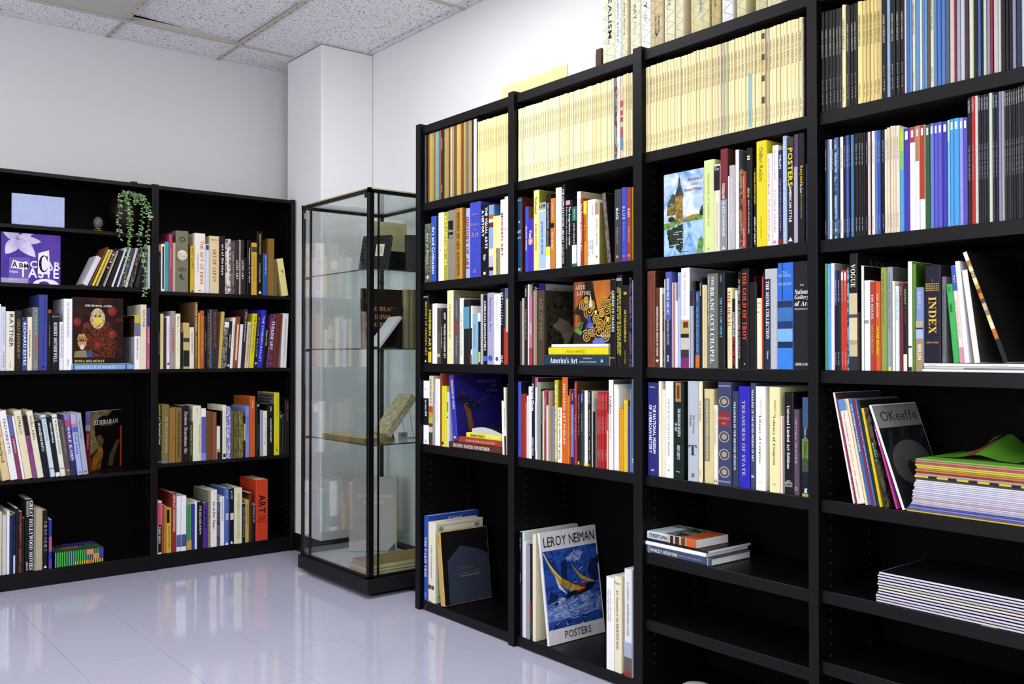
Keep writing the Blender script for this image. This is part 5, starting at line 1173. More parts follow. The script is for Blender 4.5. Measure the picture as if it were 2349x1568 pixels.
# ------------------------------------------------------------------ bookcases
XS, YS = 2.256, 4.9227
bcR = empty('bookcase', (2.4, 2.1, 0)); tag(bcR, 'long tall black bookcase of four bays against the bright white wall', 'bookcase')
bcR.location = (0, 0, 0)
UR = [(3.4329, 3.4666), (2.7725, 2.8079), (2.1018, 2.141), (1.4476, 1.4788), (.783, .818)]
for a, b_ in UR: box_obj('upright', 2.24, 2.57, a, b_, 0, 2.143, BLACK, bcR, bevel=.0012)
bays = [(UR[i+1][1], UR[i][0]) for i in range(4)]
RLV = {1: 1.7916, 2: 1.4397, 3: 1.0824, 4: .7281}
for i, (a, b_) in enumerate(bays):
    box_obj('top_board', XS-.004, 2.565, a, b_, 2.097, 2.133, BLACK, bcR, bevel=.001)
    lv = dict(RLV)
    if i >= 2: lv[5] = (.474, .481)[i-2]; lv[6] = (.256, .287)[i-2]
    for k, z in lv.items(): box_obj('shelf', XS-.002, 2.562, a, b_, z-.0355, z-.0003, BLACK, bcR, bevel=.001)
    box_obj('bottom_board', XS-.002, 2.562, a, b_, .004, .0422, BLACK, bcR, bevel=.001)
    box_obj('back_panel', 2.563, 2.569, a-.01, b_+.01, .004, 2.12, BLACKIN, bcR)
    ph = MB()
    for yy, n_ in ((b_, -1), (a, 1)):
        for z in [.1+.032*k for k in range(62)]:
            for xx in (2.30, 2.50):
                ph.box(xx-.0022, xx+.0022, min(yy, yy+n_*.0008), max(yy, yy+n_*.0008), z-.0022, z+.0022)
    tag(ph.build('pin_hole', mat('46423f', .7), bcR), kind='stuff')
bcL = empty('bookcase', (0, 0, 0)); tag(bcL, 'black bookcase of two bays against the grey-white end wall', 'bookcase')
UL = [(.7505, .785), (1.5505, 1.5866), (2.3314, 2.3558)]
YB = 5.21
for k, (a, b_) in enumerate(UL):
    box_obj('upright', a, b_, 4.9127, YB, 0, 2.008, BLACK, bcL, bevel=.001)
    if k == 1: box_obj('upright', (a+b_)/2-.0006, (a+b_)/2+.0006, 4.9122, 4.913, 0, 2.006, BLACKIN, bcL)
lb = [(UL[0][1], UL[1][0]), (UL[1][1], UL[2][0])]
LLV = [{'A': 1.7442, 'B': 1.463, 'C': 1.0439, 'D': .5227}, {'A': 1.4521, 'C': 1.0439, 'D': .5494}]
for i, (a, b_) in enumerate(lb):
    box_obj('top_board', a, b_, 4.9165, YB, 1.985, 2.004, BLACK, bcL, bevel=.0008)
    for k, z in LLV[i].items(): box_obj('shelf', a, b_, YS-.004, YB-.008, z-.0185, z-.0003, BLACK, bcL, bevel=.0008)
    box_obj('bottom_board', a, b_, YS-.004, YB-.008, .06, .0784, BLACK, bcL, bevel=.0008)
    box_obj('plinth', a, b_, YS+.001, YS+.016, 0, .0598, BLACK, bcL)
    box_obj('back_panel', a-.008, b_+.008, YB-.007, YB-.001, .06, 1.99, BLACKIN, bcL)
    ph = MB()
    for xx, n_ in ((b_, -1), (a, 1)):
        for z in [.16+.032*k for k in range(56)]:
            for yy in (4.97, 5.15): ph.box(min(xx, xx+n_*.0008), max(xx, xx+n_*.0008), yy-.0022, yy+.0022, z-.0022, z+.0022)
    tag(ph.build('pin_hole', mat('4a4848', .6), bcL), kind='stuff')
b = MB(); b.box(1.452, 1.482, 4.93, 4.95, 2.004, 2.013); b.build('wall_bracket', BLACK, bcL)

# ------------------------------------------------------------------ books
CN = {'black': '18181a', 'charcoal': '34343a', 'grey': '808084', 'pale grey': 'b8b8bc', 'white': 'f4f4f4', 'cream': 'f0e6b8', 'ivory': 'e8dfcc', 'tan': 'cbb080', 'brown': '6a4628', 'dark brown': '3a2a22',
      'red': 'b03028', 'maroon': '6a2432', 'orange': 'd27828', 'yellow': 'e0d028', 'gold': 'c8a040', 'olive': '7a7440', 'green': '3f8a50', 'dark green': '1f4a30', 'teal': '3f9f94', 'light blue': '9ab8dc', 'blue': '3a58b0',
      'sky blue': '5aa0dc', 'navy': '22284e', 'slate blue': '4a607a', 'purple': '5040a0', 'violet': '8a6aa0', 'lavender': 'b4b0d4', 'pink': 'd06a9a', 'magenta': 'b83a78', 'taupe': '7a6e60', 'sage': '8a9478', 'rust': 'a04a28'}
_cn = {}
def rgb(h): return [int(h[i:i+2], 16) for i in (0, 2, 4)]
def cname(h):
    if h not in _cn:
        r = rgb(h); _cn[h] = min(CN, key=lambda n: sum(w*(a-b)**2 for w, a, b in zip((2, 4, 3), r, rgb(CN[n]))))
    return _cn[h]
ONES = 'zeroth first second third fourth fifth sixth seventh eighth ninth tenth eleventh twelfth thirteenth fourteenth fifteenth sixteenth seventeenth eighteenth nineteenth'.split()
TENS = {2: ('twenty', 'twentieth'), 3: ('thirty', 'thirtieth'), 4: ('forty', 'fortieth'), 5: ('fifty', 'fiftieth'), 6: ('sixty', 'sixtieth'), 7: ('seventy', 'seventieth')}
def ordinal(n):
    if n < 20: return ONES[n]
    a, b = TENS[n//10]
    return b if n % 10 == 0 else a+'-'+ONES[n % 10]
def frame_R(loc): return Matrix(((0, 1, 0, loc[0]), (-1, 0, 0, loc[1]), (0, 0, 1, loc[2]), (0, 0, 0, 1)))
def frame_L(loc): return Matrix(((1, 0, 0, loc[0]), (0, 1, 0, loc[1]), (0, 0, 1, loc[2]), (0, 0, 0, 1)))
def flat_R(loc): return Matrix(((0, 1, 0, loc[0]), (0, 0, 1, loc[1]), (1, 0, 0, loc[2]), (0, 0, 0, 1)))       # loc: near lower corner (small y)
def flat_L(loc): return Matrix(((0, 0, -1, loc[0]), (0, 1, 0, loc[1]), (1, 0, 0, loc[2]), (0, 0, 0, 1)))      # loc: lower corner at large x
def face_R(loc, yaw=0, back=0): return Matrix.Translation(loc) @ Matrix.Rotation(yaw, 4, 'Z') @ Matrix(((-1, 0, 0, 0), (0, -1, 0, 0), (0, 0, 1, 0), (0, 0, 0, 1))) @ Matrix.Rotation(-back, 4, 'Y')
def face_L(loc, yaw=0, back=0): return Matrix.Translation(loc) @ Matrix.Rotation(yaw, 4, 'Z') @ Matrix(((0, 1, 0, 0), (-1, 0, 0, 0), (0, 0, 1, 0), (0, 0, 0, 1))) @ Matrix.Rotation(-back, 4, 'Y')
def make_book(name, w, h, d, col, mw, hard, pat=None, rough=.42, paper=None, cm=None):
    cm = cm or mat(col, rough, pat, 70.); pm = paper or PAPER
    c = min(.003, w*.2) if name != 'magazine' else w*.24
    if hard:
        t, s = .0024, .0032
        o2 = [(0, d), (0, c), (c, 0), (w-c, 0), (w, c), (w, d), (w-t, d), (w-t, s), (t, s), (t, d)]
        b = MB(); b.prism(o2, 0, h); root = b.build(name, cm, None, mw)
        b = MB(); b.box(t+.0001, w-t-.0001, s+.0001, d-.004, .0026, h-.0028); b.build('page_block', pm, root)
    else:
        o2 = [(0, d), (0, c), (c, 0), (w-c, 0), (w, c), (w, d)]
        b = MB(); b.prism(o2, 0, h, 0, top=1, sides=[0, 0, 0, 0, 0, 1]); root = b.build(name, [cm, pm], None, mw)
    return root
def panels(root, w, h, specs):
    """printed colour fields on the spine: (x0, x1, z0, z1 from the top, colour) as fractions"""
    for k, (x0, x1, z0, z1, c) in enumerate(specs):
        y = -.00025-.00004*k; b = MB()
        X0, X1 = max(x0*w, .0004), min(x1*w, w-.0004); Z0, Z1 = max(h*(1-z1), .0003), min(h*(1-z0), h-.0003)
        b.face([(X0, y, Z0), (X1, y, Z0), (X1, y, Z1), (X0, y, Z1)]); b.build('spine_print', mat(c, .42), root)
def spine_text(root, w, h, items):
    for st, s, col, a in items:
        if _text[(st[-1], s)][0] is None: continue
        y = -.0008
        if st[0] == 'h' and len(st) == 2:
            zc, hf = a[0], a[1]; asp = _text[(st[1], s)][1]
            th = hf*h; tw = min(.84*w, th*asp*1.15)
            if s == '⬬': tw = .8*w
            elif len(s) == 1 and tw/asp < th: th = tw/asp*1.1
            put_text(root, st[1], s, col, (w/2-tw/2, y, h*(1-zc)-th/2), (tw, 0, 0), (0, 0, th))
            continue
        f0, f1 = a[0], a[1]; hf = a[2] if len(a) > 2 else .5; off = a[3] if len(a) > 3 else 0
        ln = (f1-f0)*h; th = hf*w
        if st[0] == 'u' and len(st) == 2:
            put_text(root, st[1], s, col, (w/2+off*w+th/2, y, h*(1-f1)), (0, 0, ln), (-th, 0, 0))
        else:
            put_text(root, st[-1], s, col, (w/2+off*w-th/2, y, h*(1-f0)), (0, 0, -ln), (th, 0, 0))
BOOK = {}
SHN = {1: 'top', 2: 'second', 3: 'third', 4: 'fourth', 5: 'fifth', 7: 'bottom'}
BAYN = {1: 'bay beside glass case', 2: 'second bay from glass case', 3: 'third bay from glass case', 4: 'fourth bay from glass case'}
LSH = {(1, 2): 'second', (1, 3): 'third', (1, 4): 'fourth', (1, 5): 'bottom', (2, 2): 'top', (2, 3): 'second', (2, 4): 'third', (2, 5): 'bottom'}
CAPZ = {1: 2.095, 2: 1.754, 3: 1.402, 4: 1.045}
rng = random.Random(3)
for side, bay, sh, z, items in parsed:
    n = len(items)
    for i, (a, b_, w, h, lean, off, col, ops, T, ti) in enumerate(items):
        a, b_, w, h, off = a/1000, b_/1000, w/1000, h/1000, off/1000
        w = max(w, .002)
        if side == 'R' and sh in CAPZ: h = min(h, CAPZ[sh]-z-.004-off)
        d = min(.26, max(.14, h*rng.uniform(.7, .8))); rec = rng.uniform(.0005, .004); pat = None; pan = []; side_c = None
        if side == 'L': d = min(d, .23)
        if sh == 1 and side == 'R': d = .2; rec = rng.uniform(.0003, .004); w = max(.004, w-rng.choice((0, .0005, .001, .0016)))
        for op in ops:
            if op[0] == 'd': d = float(op[1:])
            elif op[0] == 'r': rec = float(op[1:])
            elif op[0] == 'k': pat = op[1:]
            elif op[0] == 'v': side_c = op[1:]
            else:
                for f0, f1, c in re.findall(r'B([.\d]+)-([.\d]+)-([0-9a-f]{6})', op): pan.append((0, 1, float(f0), float(f1), c))
                for q in re.findall(r'Ps?([.\d]+),([.\d]+),([.\d]+),([.\d]+),([0-9a-f]{6})', op): pan.append((*[float(x) for x in q[:4]], q[4]))
        mag = w < .0095 or (sh == 1 and side == 'R')
        hard = w >= .0165 and not mag and side != 'T'
        zz = z+off+.0004
        if side == 'T':
            mw = frame_R((2.29+rec, -a, zz)); d = .23
        elif side == 'R': mw = frame_R((XS+rec, -a if lean <= 0 else -b_, zz))
        else: mw = frame_L((a if lean <= 0 else b_, YS+rec, zz))
        if lean:
            mw = mw @ Matrix.Rotation(lean, 4, 'Y')
            if lean > 0: mw = mw @ Matrix.Translation((-w, 0, 0))
        nm = 'mailing_carton' if side == 'T' else 'magazine' if mag else 'book'
        lum = sum(rgb(col))/3
        o = make_book(nm, w, h, d, col, mw, hard, pat, .7 if side == 'T' else .38 if lum < 60 else .45, cm=None, paper=mat(col, .7) if side == 'T' else None)
        if side_c:  # printed cover colour, with side shade put into the darker ones
            sb = MB(); x_ = w+.0003 if side == 'R' else -.0003
            q_ = [(x_, .0035, .001), (x_, d-.001, .001), (x_, d-.001, h-.001), (x_, .0035, h-.001)]
            sb.face(q_ if side == 'R' else q_[::-1]); sb.build('cover_print', mat(side_c, .4, None, 30., .2), o)
        if pan: panels(o, w, h, pan)
        spine_text(o, w, h, T)
        BOOK[(side, bay, sh, i+1)] = (o, w, h, d)
        if ti: BOOK[ti] = (o, w, h, d)
        # label
        cn = cname(col)
        kind = 'magazine' if mag else 'book'
        size = ('thin ' if w < .011 else 'thick ' if w > .038 else '')
        if side == 'T':
            lab = '%s cardboard mailing carton, %s from glass-case end on top of tall bookcase' % (cn, ordinal(i+1)); g = 'mailing cartons on top of the tall bookcase'; kind = 'box'
        elif side == 'R':
            desc = ('%s' % ti) if ti else (size+cn)
            desc = desc if re.search(r'book|annual|paperback|guide|volume|slipcase', desc) else desc+' '+kind
            if ti and ti.startswith('titled'): desc = cn+' '+kind+' '+ti[7:]
            lab = '%s, %s along %s shelf, %s' % (desc, ordinal(i+1), SHN[sh], BAYN[bay]); g = '%ss on the %s shelf of the %s' % (kind, SHN[sh], BAYN[bay])
            if len(re.findall(r"[A-Za-z0-9][A-Za-z0-9'’-]*", lab)) > 16: lab = lab.replace(' from glass case', '')
        else:
            desc = ti if ti else size+cn
            desc = desc if re.search(r'book|annual|paperback|guide|volume|slipcase', desc) else desc+' '+kind
            if ti and ti.startswith('titled'): desc = cn+' '+kind+' '+ti[7:]
            bn = 'bay with plant' if bay == 1 else 'column bay'
            lab = '%s, %s along %s shelf towards column, %s' % (desc, ordinal(i+1), LSH[(bay, sh)], bn); g = '%ss on the %s shelf of the %s' % (kind, LSH[(bay, sh)], bn)
        tag(o, lab, kind, g)

# ------------------------------------------------------------------ printed cover faces
rnd = random.Random(8)
class Face:
    """flat print on a rectangle: s across, t up, both 0..1"""
    def __init__(s, root, org, u, v):
        s.r = root; s.o = Vector(org); s.u = Vector(u); s.v = Vector(v); s.n = s.u.cross(s.v).normalized(); s.b = MB(); s.ms = []; s.k = 0
    def P(s, a, t, k):
        a = min(.997, max(.003, a)); t = min(.997, max(.003, t))
        return s.o+s.u*a+s.v*t+s.n*(.00015+.00006*k)
    def poly(s, m, pts):
        m = mat(m) if isinstance(m, str) else m
        if m not in s.ms: s.ms.append(m)
        s.k += 1
        s.b.face([s.P(a, t, s.k) for a, t in pts], s.ms.index(m))
    def jag(s, m, pts, amp=.012, n=4):
        q = []
        for i, p in enumerate(pts):
            p2 = pts[(i+1) % len(pts)]
            for k in range(n):
                u = k/n; q.append((p[0]+(p2[0]-p[0])*u+(rnd.uniform(-amp, amp) if k else 0), p[1]+(p2[1]-p[1])*u+(rnd.uniform(-amp, amp) if k else 0)))
        s.poly(m, q)
    def petal(s, m, x, y, ang, ln, wd, asp=1.):
        q = []; n = 9
        for sg in (1, -1):
            for k in (range(n+1) if sg > 0 else range(n-1, 0, -1)):
                u = k/n; ww = wd*math.sin(math.pi*u**.75)**.8 if 0 < u < 1 else 0
                px, py = u*ln, sg*ww; q.append((x+px*math.cos(ang)-py*math.sin(ang), y+asp*(px*math.sin(ang)+py*math.cos(ang))))
        s.poly(m, q)
    def rect(s, m, a0, a1, t0, t1): s.poly(m, [(a0, t0), (a1, t0), (a1, t1), (a0, t1)])
    def disc(s, m, a, t, ra, rt, n=16): s.poly(m, [(a+ra*math.cos(2*math.pi*i/n), t+rt*math.sin(2*math.pi*i/n)) for i in range(n)])
    def ribbon(s, m, pts, w):
        q = [Vector(p) for p in pts]; L_, R_ = [], []
        for i, p in enumerate(q):
            d = (q[min(i+1, len(q)-1)]-q[max(i-1, 0)]); d = d.normalized() if d.length else Vector((1, 0)); nn = Vector((-d.y, d.x)); ww = w(i/(len(q)-1)) if callable(w) else w
            L_.append(p+nn*ww); R_.append(p-nn*ww)
        m = mat(m) if isinstance(m, str) else m
        if m not in s.ms: s.ms.append(m)
        s.k += 1
        for i in range(len(q)-1): s.b.face([s.P(*x, s.k) for x in (R_[i], R_[i+1], L_[i+1], L_[i])], s.ms.index(m))
    def text(s, st, t_, col, a0, a1, t0, t1, rot=0):
        o = s.P(a0, t0, s.k+6)
        if rot == 0: put_text(s.r, st, t_, col, o, s.u*(a1-a0), s.v*(t1-t0))
        else:
            o = s.P(a0, t1, s.k+6); put_text(s.r, st, t_, col, o, -s.v*(t1-t0), s.u*(a1-a0))
    def done(s, name='cover_print'):
        s.b.build(name, s.ms, s.r)
def right_face(key):
    o, w, h, d = key if isinstance(key, tuple) and isinstance(key[0], bpy.types.Object) else BOOK[key]
    return Face(o, (w, 0, 0), (0, d, 0), (0, 0, h))
def left_face(key):
    o, w, h, d = BOOK[key]
    return Face(o, (0, d, 0), (0, -d, 0), (0, 0, h))
# boat poster book
f = right_face('white with stormy blue boat cover')
f.rect('e4e2e4', .004, .996, .004, .996)
sea = paint(['0e1638', '203a8a', '3058b8', '24489c', '182a66', '9ab0d8'], 7., 'stormy_blue_paint', 2.2, stretch=(1, 1, 1.6))
f.rect(sea, .02, .98, .13, .83)
foam = paint(['2a4aa0', '4a70c0', '8aa0d0', 'd0d8e8'], 22., 'foam_paint', 3., stretch=(1, .5, 1.6))
f.poly(foam, [(.02, .2), (.98, .22), (.98, .34), (.75, .42), (.5, .36), (.3, .4), (.02, .36)])
CLP = paint(['3050a0', '6a80c0', 'a8b0d4', 'c4c8dc'], 26., 'cloud_paint', 3.)
f.jag(CLP, [(.4, .72), (.5, .78), (.64, .8), (.72, .76), (.66, .71), (.58, .69), (.5, .7)], .02, 5)
DK = paint(['0c1430', '1c2c68', '14204c'], 20., 'dark_sea_paint', 2.)
f.jag(DK, [(.3, .62), (.38, .75), (.44, .7), (.42, .56), (.36, .54)], .025, 5); f.jag(DK, [(.78, .6), (.86, .7), (.97, .74), (.97, .5), (.84, .5)], .03, 5); f.jag(DK, [(.03, .36), (.1, .46), (.24, .42), (.2, .34)], .02, 5)
f.jag('182040', [(.36, .37), (.86, .43), (.93, .5), (.8, .48), (.4, .43)])
f.jag('8a2a28', [(.55, .41), (.72, .43), (.7, .49), (.58, .48)], .014)
f.ribbon(paint(['8a6a1c', 'c89c28', 'e0c050'], 24., 'sail_paint', 1.), [(.03, .82), (.09, .735), (.17, .65), (.27, .565), (.36, .51), (.48, .47), (.6, .45), (.7, .44)], lambda t: .002+.034*math.sin(math.pi*min(1, t)**1.3)**1.2)
f.ribbon('e8dca0', [(.03, .82), (.1, .73), (.2, .63), (.3, .56)], .008)
f.ribbon('c8a030', [(.5, .68), (.57, .61), (.65, .55), (.76, .51), (.9, .48)], lambda t: .002+.017*math.sin(math.pi*t**1.6))
f.ribbon('dce4ec', [(.2, .6), (.26, .5), (.38, .42)], lambda t: .002+.018*math.sin(math.pi*t))
for k in range(26):
    a, t = rnd.uniform(.06, .94), rnd.uniform(.15, .5); f.ribbon('c8d4e8' if k % 3 else '101a40', [(a, t), (a+rnd.uniform(.02, .07), t+rnd.uniform(-.02, .03))], .003)
f.text('n', 'LEROY NEIMAN', '1a1a1e', .05, .95, .865, .955); f.text('n', 'POSTERS', '1a1a1e', .28, .74, .035, .1); f.done()
# house-shape cover
f = right_face('black cover with slate house shape')
f.rect('1c1a1b', .004, .996, .004, .996)
f.poly('343b4c', [(.1, .01), (.985, .01), (.985, .62), (.86, .68), (.4, .79), (.11, .6)])
f.text('n', 'COUNTER', '6a5e48', .3, .66, .46, .495); f.text('n', 'LANDSCAPES', '6a5e48', .3, .8, .39, .425); f.text('n', 'Performative Actions from the 1970s - Now', 'c8ccd4', .36, .78, .36, .375); f.done()
f = right_face('thick ivory with red ribbon'); f.rect('d8d6c0', .02, .98, .01, .99); f.rect('5a5a50', .07, .93, .03, .035); f.rect('5a5a50', .07, .93, .955, .96); f.rect('5a5a50', .07, .075, .03, .96); f.rect('5a5a50', .925, .93, .03, .96); f.disc('8a8a7a', .13, .92, .05, .03); f.disc('8a8a7a', .87, .92, .05, .03); f.disc('8a8a7a', .13, .07, .05, .03); f.done()
o, w, h, d = BOOK['thick ivory with red ribbon']; b = MB(); b.tube([(w*.4, -.0005, .006), (w*.36, -.012, .003), (w*.25, -.018, -.012), (w*.05, -.028, -.034)], .0016); b.build('ribbon', mat('8a1a1a', .5), o)
f = right_face('tall royal blue, the Paris paper'); f.rect('26449a', .01, .99, .01, .99); f.text('s', '100 Years of', 'c8d0e8', .4, .66, .93, .965); f.done()
# palm cover
f = right_face('indigo leaning, Designing by Types')
f.rect('221f70', .01, .995, .005, .995)
f.poly('1a1858', [(.01, .995), (.995, .995), (.995, .62), (.5, .75)])
f.ribbon('7a4a20', [(.3, .14), (.28, .3), (.26, .44), (.22, .56)], .05)
for cx, cy in ((.16, .62), (.36, .53)):
    for k in range(8):
        a = k*.8; f.poly('16261a', [(cx, cy), (cx+.12*math.cos(a)-.03*math.sin(a), cy+.06*math.sin(a)+.015*math.cos(a)), (cx+.15*math.cos(a), cy+.08*math.sin(a)), (cx+.12*math.cos(a)+.03*math.sin(a), cy+.06*math.sin(a)-.015*math.cos(a))])
f.ribbon('8a2430', [(.36, .52), (.5, .58), (.7, .66)], .006); f.ribbon('8a2430', [(.2, .66), (.16, .78)], .006)
f.text('s', 'DESIGNING', '5a5a98', .47, .88, .87, .915); f.text('s', 'BY', '5a5a98', .78, .88, .8, .84); f.text('s', 'TYPES', '5a5a98', .66, .9, .72, .765); f.done()
# horse painting cover stand-in: a plain dark picture with a pale shape
f = right_face('broad brown, Age of Kings')
f.rect('3c3228', .0, .06, .0, 1.); f.rect(paint(['14140f', '24261a', '3a3a28', '2a2018', '50482e'], 16., 'dark_oil_paint', 2.5), .06, .995, .005, .995)
f.jag('6a6650', [(.16, .52), (.3, .64), (.5, .58), (.6, .5), (.5, .4), (.38, .36), (.3, .46)]); f.jag('7a745a', [(.38, .42), (.6, .48), (.52, .33), (.4, .24)]); f.jag('1c1a14', [(.62, .3), (.7, .7), (.8, .78), (.9, .7), (.95, .2)], .02); f.disc('5a4a38', .8, .72, .05, .035); f.done()
f = right_face('tall pale advertising cover')
f.rect('c4c0c6', .004, .996, .004, .996); f.rect('281a22', .004, .1, .004, .996); f.rect('5048b0', .1, .22, .004, .996); f.text('b', 'ABS', 'e8e8e8', .02, .08, .86, .95, 1); f.text('s', 'ADVERTISING', 'c05a8a', .27, .97, .86, .95); f.done()
f = right_face('white leaning with grey flower cover')
f.rect('8a8a88', .01, .99, .77, .99); f.rect(paint(['101416', '20282a', '3a3e3e'], 9., 'dark_petal', 1.), .01, .99, .01, .77)
f.disc('4c4c4a', .5, .42, .42, .22); f.disc('2a2a28', .45, .36, .08, .08); f.text('n', 'OKeeffe', '3a3a44', .12, .92, .83, .93); f.done()
f = right_face((( 'R', 4, 3, 9))); f.rect('16161a', .005, .995, .5, .995); f.rect('5a4c3c', .005, .995, .005, .5); f.text('s', 'VOGUE', '4a4848', .25, .97, .86, .95); f.done()
f = right_face((('R', 2, 2, 9))) if False else None
for key, st, s_, c, a0, a1, t0, t1 in (((('R', 3, 3, 10)), 's', 'A', '2a2a2e', .08, .26, .76, .87), ('titled The Gold of Troy in orange', 's', 'GOLD', '7a2418', .12, .75, .85, .93)):
    f = right_face(key); f.k = 1; f.text(st, s_, c, a0, a1, t0, t1)
for k in range(1, 25):
    q = BOOK.get(('R', 2, 2, k))
    if q and abs(q[2]-.3) < .02 and cname('121214') and q[0].name.startswith('book') and 'blackposter' not in BOOK:
        pass
f = right_face(('R', 2, 2, 9)); f.rect('141416', .004, .996, .004, .996); f.rect('b8b8b8', .2, .95, .855, .859); f.text('n', 'THE COMPLETE', 'c8c8c8', .3, .98, .88, .93); f.text('n', 'POSTER', 'c8c8c8', .3, .65, .79, .84); f.done()
f = left_face('with painted head, white foot'); f.rect(paint(['141010', '2a2018', '4a3420', '6a5a30'], 18., 'dark_photo', 1.5), .01, .99, .6, .99); f.rect('b0acb0', .01, .99, .01, .6); f.done()
f = left_face('tall acid yellow'); f.rect('6a6668', .01, .99, .01, .99)
for k in range(5): f.rect('3a3a3c', .06, .9-.06*(k % 3), .93-.05*k, .955-.05*k)
f.done()
f = left_face('tall orange'); f.rect('a85420', .01, .99, .01, .99)
for k in range(12): f.rect('7a3a14', .03, .97, .93-.035*k, .934-.035*k)
f.done()

# ------------------------------------------------------------------ lying and face-out books
def laid(side, lo, hi, z, th, d, col, label, cat='book', group=None, front=0., hard=None, paper=None, name='book'):
    """a book lying flat, spine to the room, between lo and hi along the shelf"""
    h = hi-lo; hard = th > .016 if hard is None else hard
    mw = flat_R((XS+front, lo, z)) if side == 'R' else flat_L((hi, YS+front, z))
    o = make_book(name, th-.0004, h, d, col, mw, hard, paper=paper or PAPERW)
    tag(o, label, cat, group); return (o, th-.0004, h, d)
def lspine(q, items):  spine_text(q[0], q[1], q[2], items)
G = 'books lying under the leaning indigo book'
q = laid('R', 2.866, 3.23, .7289, .027, .24, '5a3020', 'brown book Drawing Masters and Methods lying lowest under the leaning indigo book', group=G)
lspine(q, [('s', 'DRAWING: MASTERS AND METHODS', 'f0e8e0', [.09, .78, .55]), ])
q = laid('R', 2.868, 3.158, .7562, .024, .22, 'a83c2c', 'red-brown book lying between the brown and yellow flat books', group=G)
lspine(q, [('n', 'FIGURE DRAWING AND ANATOMY', 'e8c8b8', [.18, .86, .35])])
q = laid('R', 2.87, 3.104, .7805, .021, .2, 'e8e03a', 'yellow book Design Literacy lying on the red-brown flat book', group=G)
lspine(q, [('b', 'DESIGN LITERACY', '2a2a20', [.13, .56, .5]), ('n', 'SECOND EDITION', 'f8f8e0', [.6, .95, .4])])
b = MB()
for k in range(7):
    u0, u1 = k/7, (k+1)/7; z0, z1 = .006+.02*math.sin(u0*2.6), .006+.02*math.sin(u1*2.6)
    x0_, x1_ = 2.872+.2*u0, 2.872+.2*u1
    b.face([(2.262, x0_, .8016+z0), (2.262, x1_, .8016+z1), (2.44, x1_, .8016+z1), (2.44, x0_, .8016+z0)]); b.face([(2.262, x0_, .8016), (2.262, x1_, .8016), (2.262, x1_, .8016+z1), (2.262, x0_, .8016+z0)], 1)
o = b.build('booklet', [mat('1c1c1e', .4), mat('c8c8c4', .6)]); tag(o, 'black booklet with a curled cover lying on the yellow flat book', 'book')
G = 'books lying under the curly gold cover'
q = laid('R', 2.274, 2.611, 1.0828, .0395, .24, '22364c', "dark blue book America's Art lying lowest under the curly gold cover", group=G)
lspine(q, [('s', "America's Art", 'f0f0f4', [.1, .54, .55]), ('s', 'SMITHSONIAN', 'd8dce0', [.63, .77, .12, .2]), ('s', 'AMERICAN ART MUSEUM', 'd8dce0', [.57, .83, .12, -.12]), ('b', 'A', 'f0f0f0', [.89, .93, .3])])
q = laid('R', 2.274, 2.587, 1.1228, .0268, .23, 'e4d61e', 'bright yellow book lying between the dark blue and the white flat books', group=G)
lspine(q, [('n', 'Artists at Gemini G.E.L.', '9a8a20', [.32, .64, .4])])
q = laid('R', 2.274, 2.57, 1.15, .0115, .22, 'f6f2f2', 'thin white book lying topmost under the curly gold cover', group=G, hard=False)
def faceout(side, lo, hi, z, h, th, col, label, front=.0, yaw=0, back=0, cat='book', name='book', hard=False):
    """lo / hi along the shelf; the front cover looks into the room"""
    d = hi-lo
    mw = face_R((XS+front+th, hi, z), yaw, back) if side == 'R' else face_L((lo, YS+front+th, z), yaw, back)
    o = make_book(name, th, h, d, col, mw, hard, paper=PAPERW); tag(o, label, cat); return (o, th, h, d)
q = faceout('R', 2.272, 2.472, 1.162, .224, .014, '2a1a14', 'book with curly gold and brown cover facing out on the flat books', front=.02)
f = right_face(q)
f.rect(paint(['1a0e0a', '2e1810', '44240f'], 12., 'brown_ground', 1.), .005, .995, .005, .995)
curt = paint(['4a1e10', '8a4420', 'b8682c'], 6., 'curtain_paint', .5, stretch=(8, 8, .6))
f.poly(curt, [(.01, .99), (.3, .99), (.24, .75), (.05, .55), (.01, .5)]); f.poly(curt, [(.01, .48), (.16, .46), (.2, .38), (.1, .25), (.01, .2)])
f.poly(paint(['8a4418', 'b86820', 'd08a30'], 8., 'amber_cone', .6), [(.5, .99), (.99, .99), (.99, .8), (.64, .5)])
def spiral(cx, cy, r, turns, ph, col='b48626', w0=.0105):
    pts = [(cx+r*(t/40)*math.cos(ph+turns*2*math.pi*t/40), cy+.86*r*(t/40)*math.sin(ph+turns*2*math.pi*t/40)) for t in range(3, 41)]
    f.ribbon('2a1408', pts, w0*1.5); f.ribbon(col, pts, w0); f.ribbon('d8bc58', pts, w0*.4)
for cx, cy, r, ph in ((.28, .61, .12, 0), (.42, .52, .15, 1), (.6, .4, .1, 2), (.7, .31, .12, 3), (.65, .18, .16, 4), (.35, .12, .12, 5), (.86, .52, .12, 1), (.92, .62, .1, 2), (.9, .33, .13, 3), (.5, .62, .09, 2), (.83, .12, .12, 4), (.2, .28, .08, 1), (.78, .62, .1, 3), (.5, .2, .1, 2), (.94, .2, .1, 0), (.74, .47, .08, 5), (.36, .7, .07, 2)): spiral(cx, cy, r, 2.6, ph)
f.poly('d8c8b8', [(.42, .58), (.52, .58), (.465, .8)])
f.disc('e8d860', .6, .5, .03, .03); f.disc('e0c850', .9, .37, .035, .035)
f.poly('4a5ac8', [(.36, .24), (.4, .34), (.56, .33), (.54, .28)]); f.poly('3a4488', [(.34, .46), (.46, .44), (.5, .33), (.42, .33)])
for x_ in (.37, .44, .55): f.ribbon('5060d0', [(x_, .27), (x_+.01, .13)], .008)
f.poly('5a8a48', [(.05, .2), (.12, .26), (.26, .19), (.22, .13)]); f.poly('3a5a34', [(.12, .26), (.24, .36), (.3, .34), (.24, .22)])
